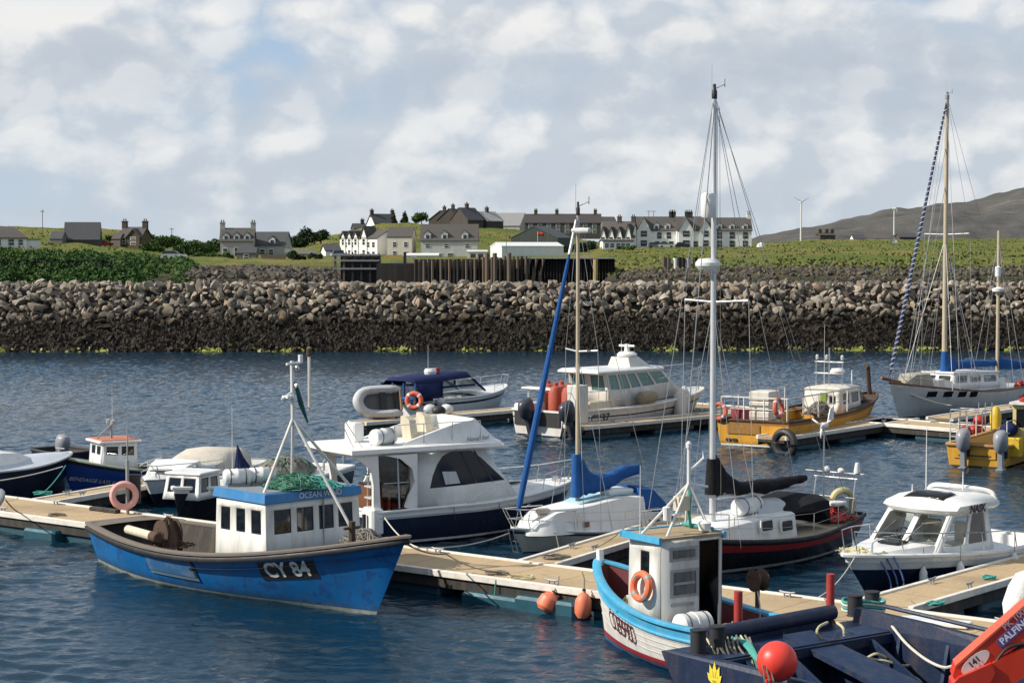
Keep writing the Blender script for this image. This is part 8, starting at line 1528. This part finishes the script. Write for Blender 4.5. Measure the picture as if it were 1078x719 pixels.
mb = MB(); mb.box(xs0 + .1, xs0 + .14, -.75, .8, .45, .8); mb.build('dark_screen', 'dark', e)
xk = F.X(1073, 450, .3); mb = MB(); cy = F.Y(1068, 440, xs0 + 1.2); mb.loft([[(xs0 + 1.0, cy, z), (xs0 + 2.4, cy, z), (xs0 + 2.4, cy - 1.1, z), (xs0 + 1.0, cy - 1.1, z)] for z in (.5, F.Z(424, xs0 + 1.0, .3))]); mb.build('wheelhouse', paint('pale_yellow', (.62, .5, .22), .5, .3), e); mb = MB(); zt_ = F.Z(424, xs0 + 1.0, .3); mb.box(xs0 + .85, xs0 + 2.5, cy - 1.2, cy + .08, zt_, zt_ + .08); mb.build('roof', 'white_old', e); mb = MB(); mb.box(xs0 + .985, xs0 + 1.0, cy - 1.0, cy - .12, zt_ - .75, zt_ - .15); mb.build('window', DG, e)
mb = MB(); mb.ball((xs0 + .75, cy + .05, F.Z(451, xs0 + .7, -.1)), .3, 14, 0, (1, 1, .8)); mb.build('helm_cover', 'canvas_navy', e); mb = MB(); mb.box(xs0 + .5, xs0 + .95, cy - .4, cy + .3, .35, 1.0, bev=.04); mb.build('console', 'yellow', e)
mb = MB(); mb.lathe((xs0 + 1.2, cy - .3, zt_ + .08), [(.02, 0), (.16, .02), (.17, .1), (.02, .16)], 12); mb.build('roof_vent', 'red', e)
for s in (1, -1): rail(e, [(x, s * .95, .75) for x in (xs0 + .2, xs0 + 1.1, xs0 + 2.0, xs0 + 3.0)], .8, .02, True, 'guard_rail', 'white_old')
# creel stack / cage on the far walkway behind the yellow boat stern
p = at(1022, 461, zP); e = empty('wire_cage', p, math.atan2(MPD.y, MPD.x), 'wire cage holding red floats on the far walkway behind the yellow boat', 'cage'); mb = MB()
for x in (-.6, 0, .6):
    for y in (-.4, .4): mb.tube([(x, y, 0), (x, y, 1.0)], .022, 5)
for z in (.05, .5, 1.0):
    for y in (-.4, .4): mb.tube([(-.6, y, z), (.6, y, z)], .02, 5)
    for x in (-.6, .6): mb.tube([(x, -.4, z), (x, .4, z)], .02, 5)
mb.build('wire_frame', 'chrome', e);
for k, (x, z) in enumerate(((.1, .25), (.3, .6), (-.2, .25), (.3, .2))): o = MB().ball((0, 0, 0), .22, 12).build('red_float', 'red'); o.location = p + Vector((x, -.05 + .1 * (k % 2), z)); tag(o, 'small red float inside the wire cage on the far walkway', 'float', 'red floats in the wire cage')
o = MB().lathe((0, 0, 0), [(.02, 0), (.2, .02), (.22, .5), (.16, .75), (.08, .85), (.02, .86)], 12).build('yellow_canister', 'yellow'); o.location = at(1048, 452, zP); tag(o, 'yellow canister standing on the far walkway behind the yellow boat', 'canister')
for px in (1030, 1037, 1044): o = MB().tube([(0, 0, 0), (0, 0, 1.15)], .02, 5).build('rail_stanchion', 'chrome'); o.location = at(px, 457, zP); tag(o, 'thin upright stanchion on the far walkway beside the wire cage', 'stanchion', 'stanchions by the wire cage')
# mooring lines of the near boats
rope([B1.P(B1.L / 2 + .5, .1) + Vector((0, 0, 1.55)), at(470, 583, .9), on_main(528, 1.7) + Vector((0, 0, .1))], .016, 'rope_grey', 'dark bow line from the blue fishing boat to the walkway', .1)
rope([on_main(522, 2.1), on_main(519, 2.15, -.1)], .014, 'rope_teal', 'weedy line hanging off the walkway left of the fenders')
rope([B2.P(-B2.L / 2 + .2, -1.25) + Vector((0, 0, .75)), at(440, 576, .6), at(536, 561, .55)], .016, 'rope_white', 'pale spring line from the cruiser stern to the small yacht finger', .12)
rope([Y1.P(Y1.L / 2 + .2, 0) + Vector((0, 0, .6)), Y1.P(Y1.L / 2 - .5, .6) + Vector((0, 0, .5)), at(592, 589, zP)], .012, 'rope_grey', 'thin dark bow line of the small blue covered yacht', .05)
rope([at(660, 553, 1.0), at(628, 576, zP + .05)], .012, 'rope_grey', 'thin dark stern line of the small yacht to the centre finger', .05)
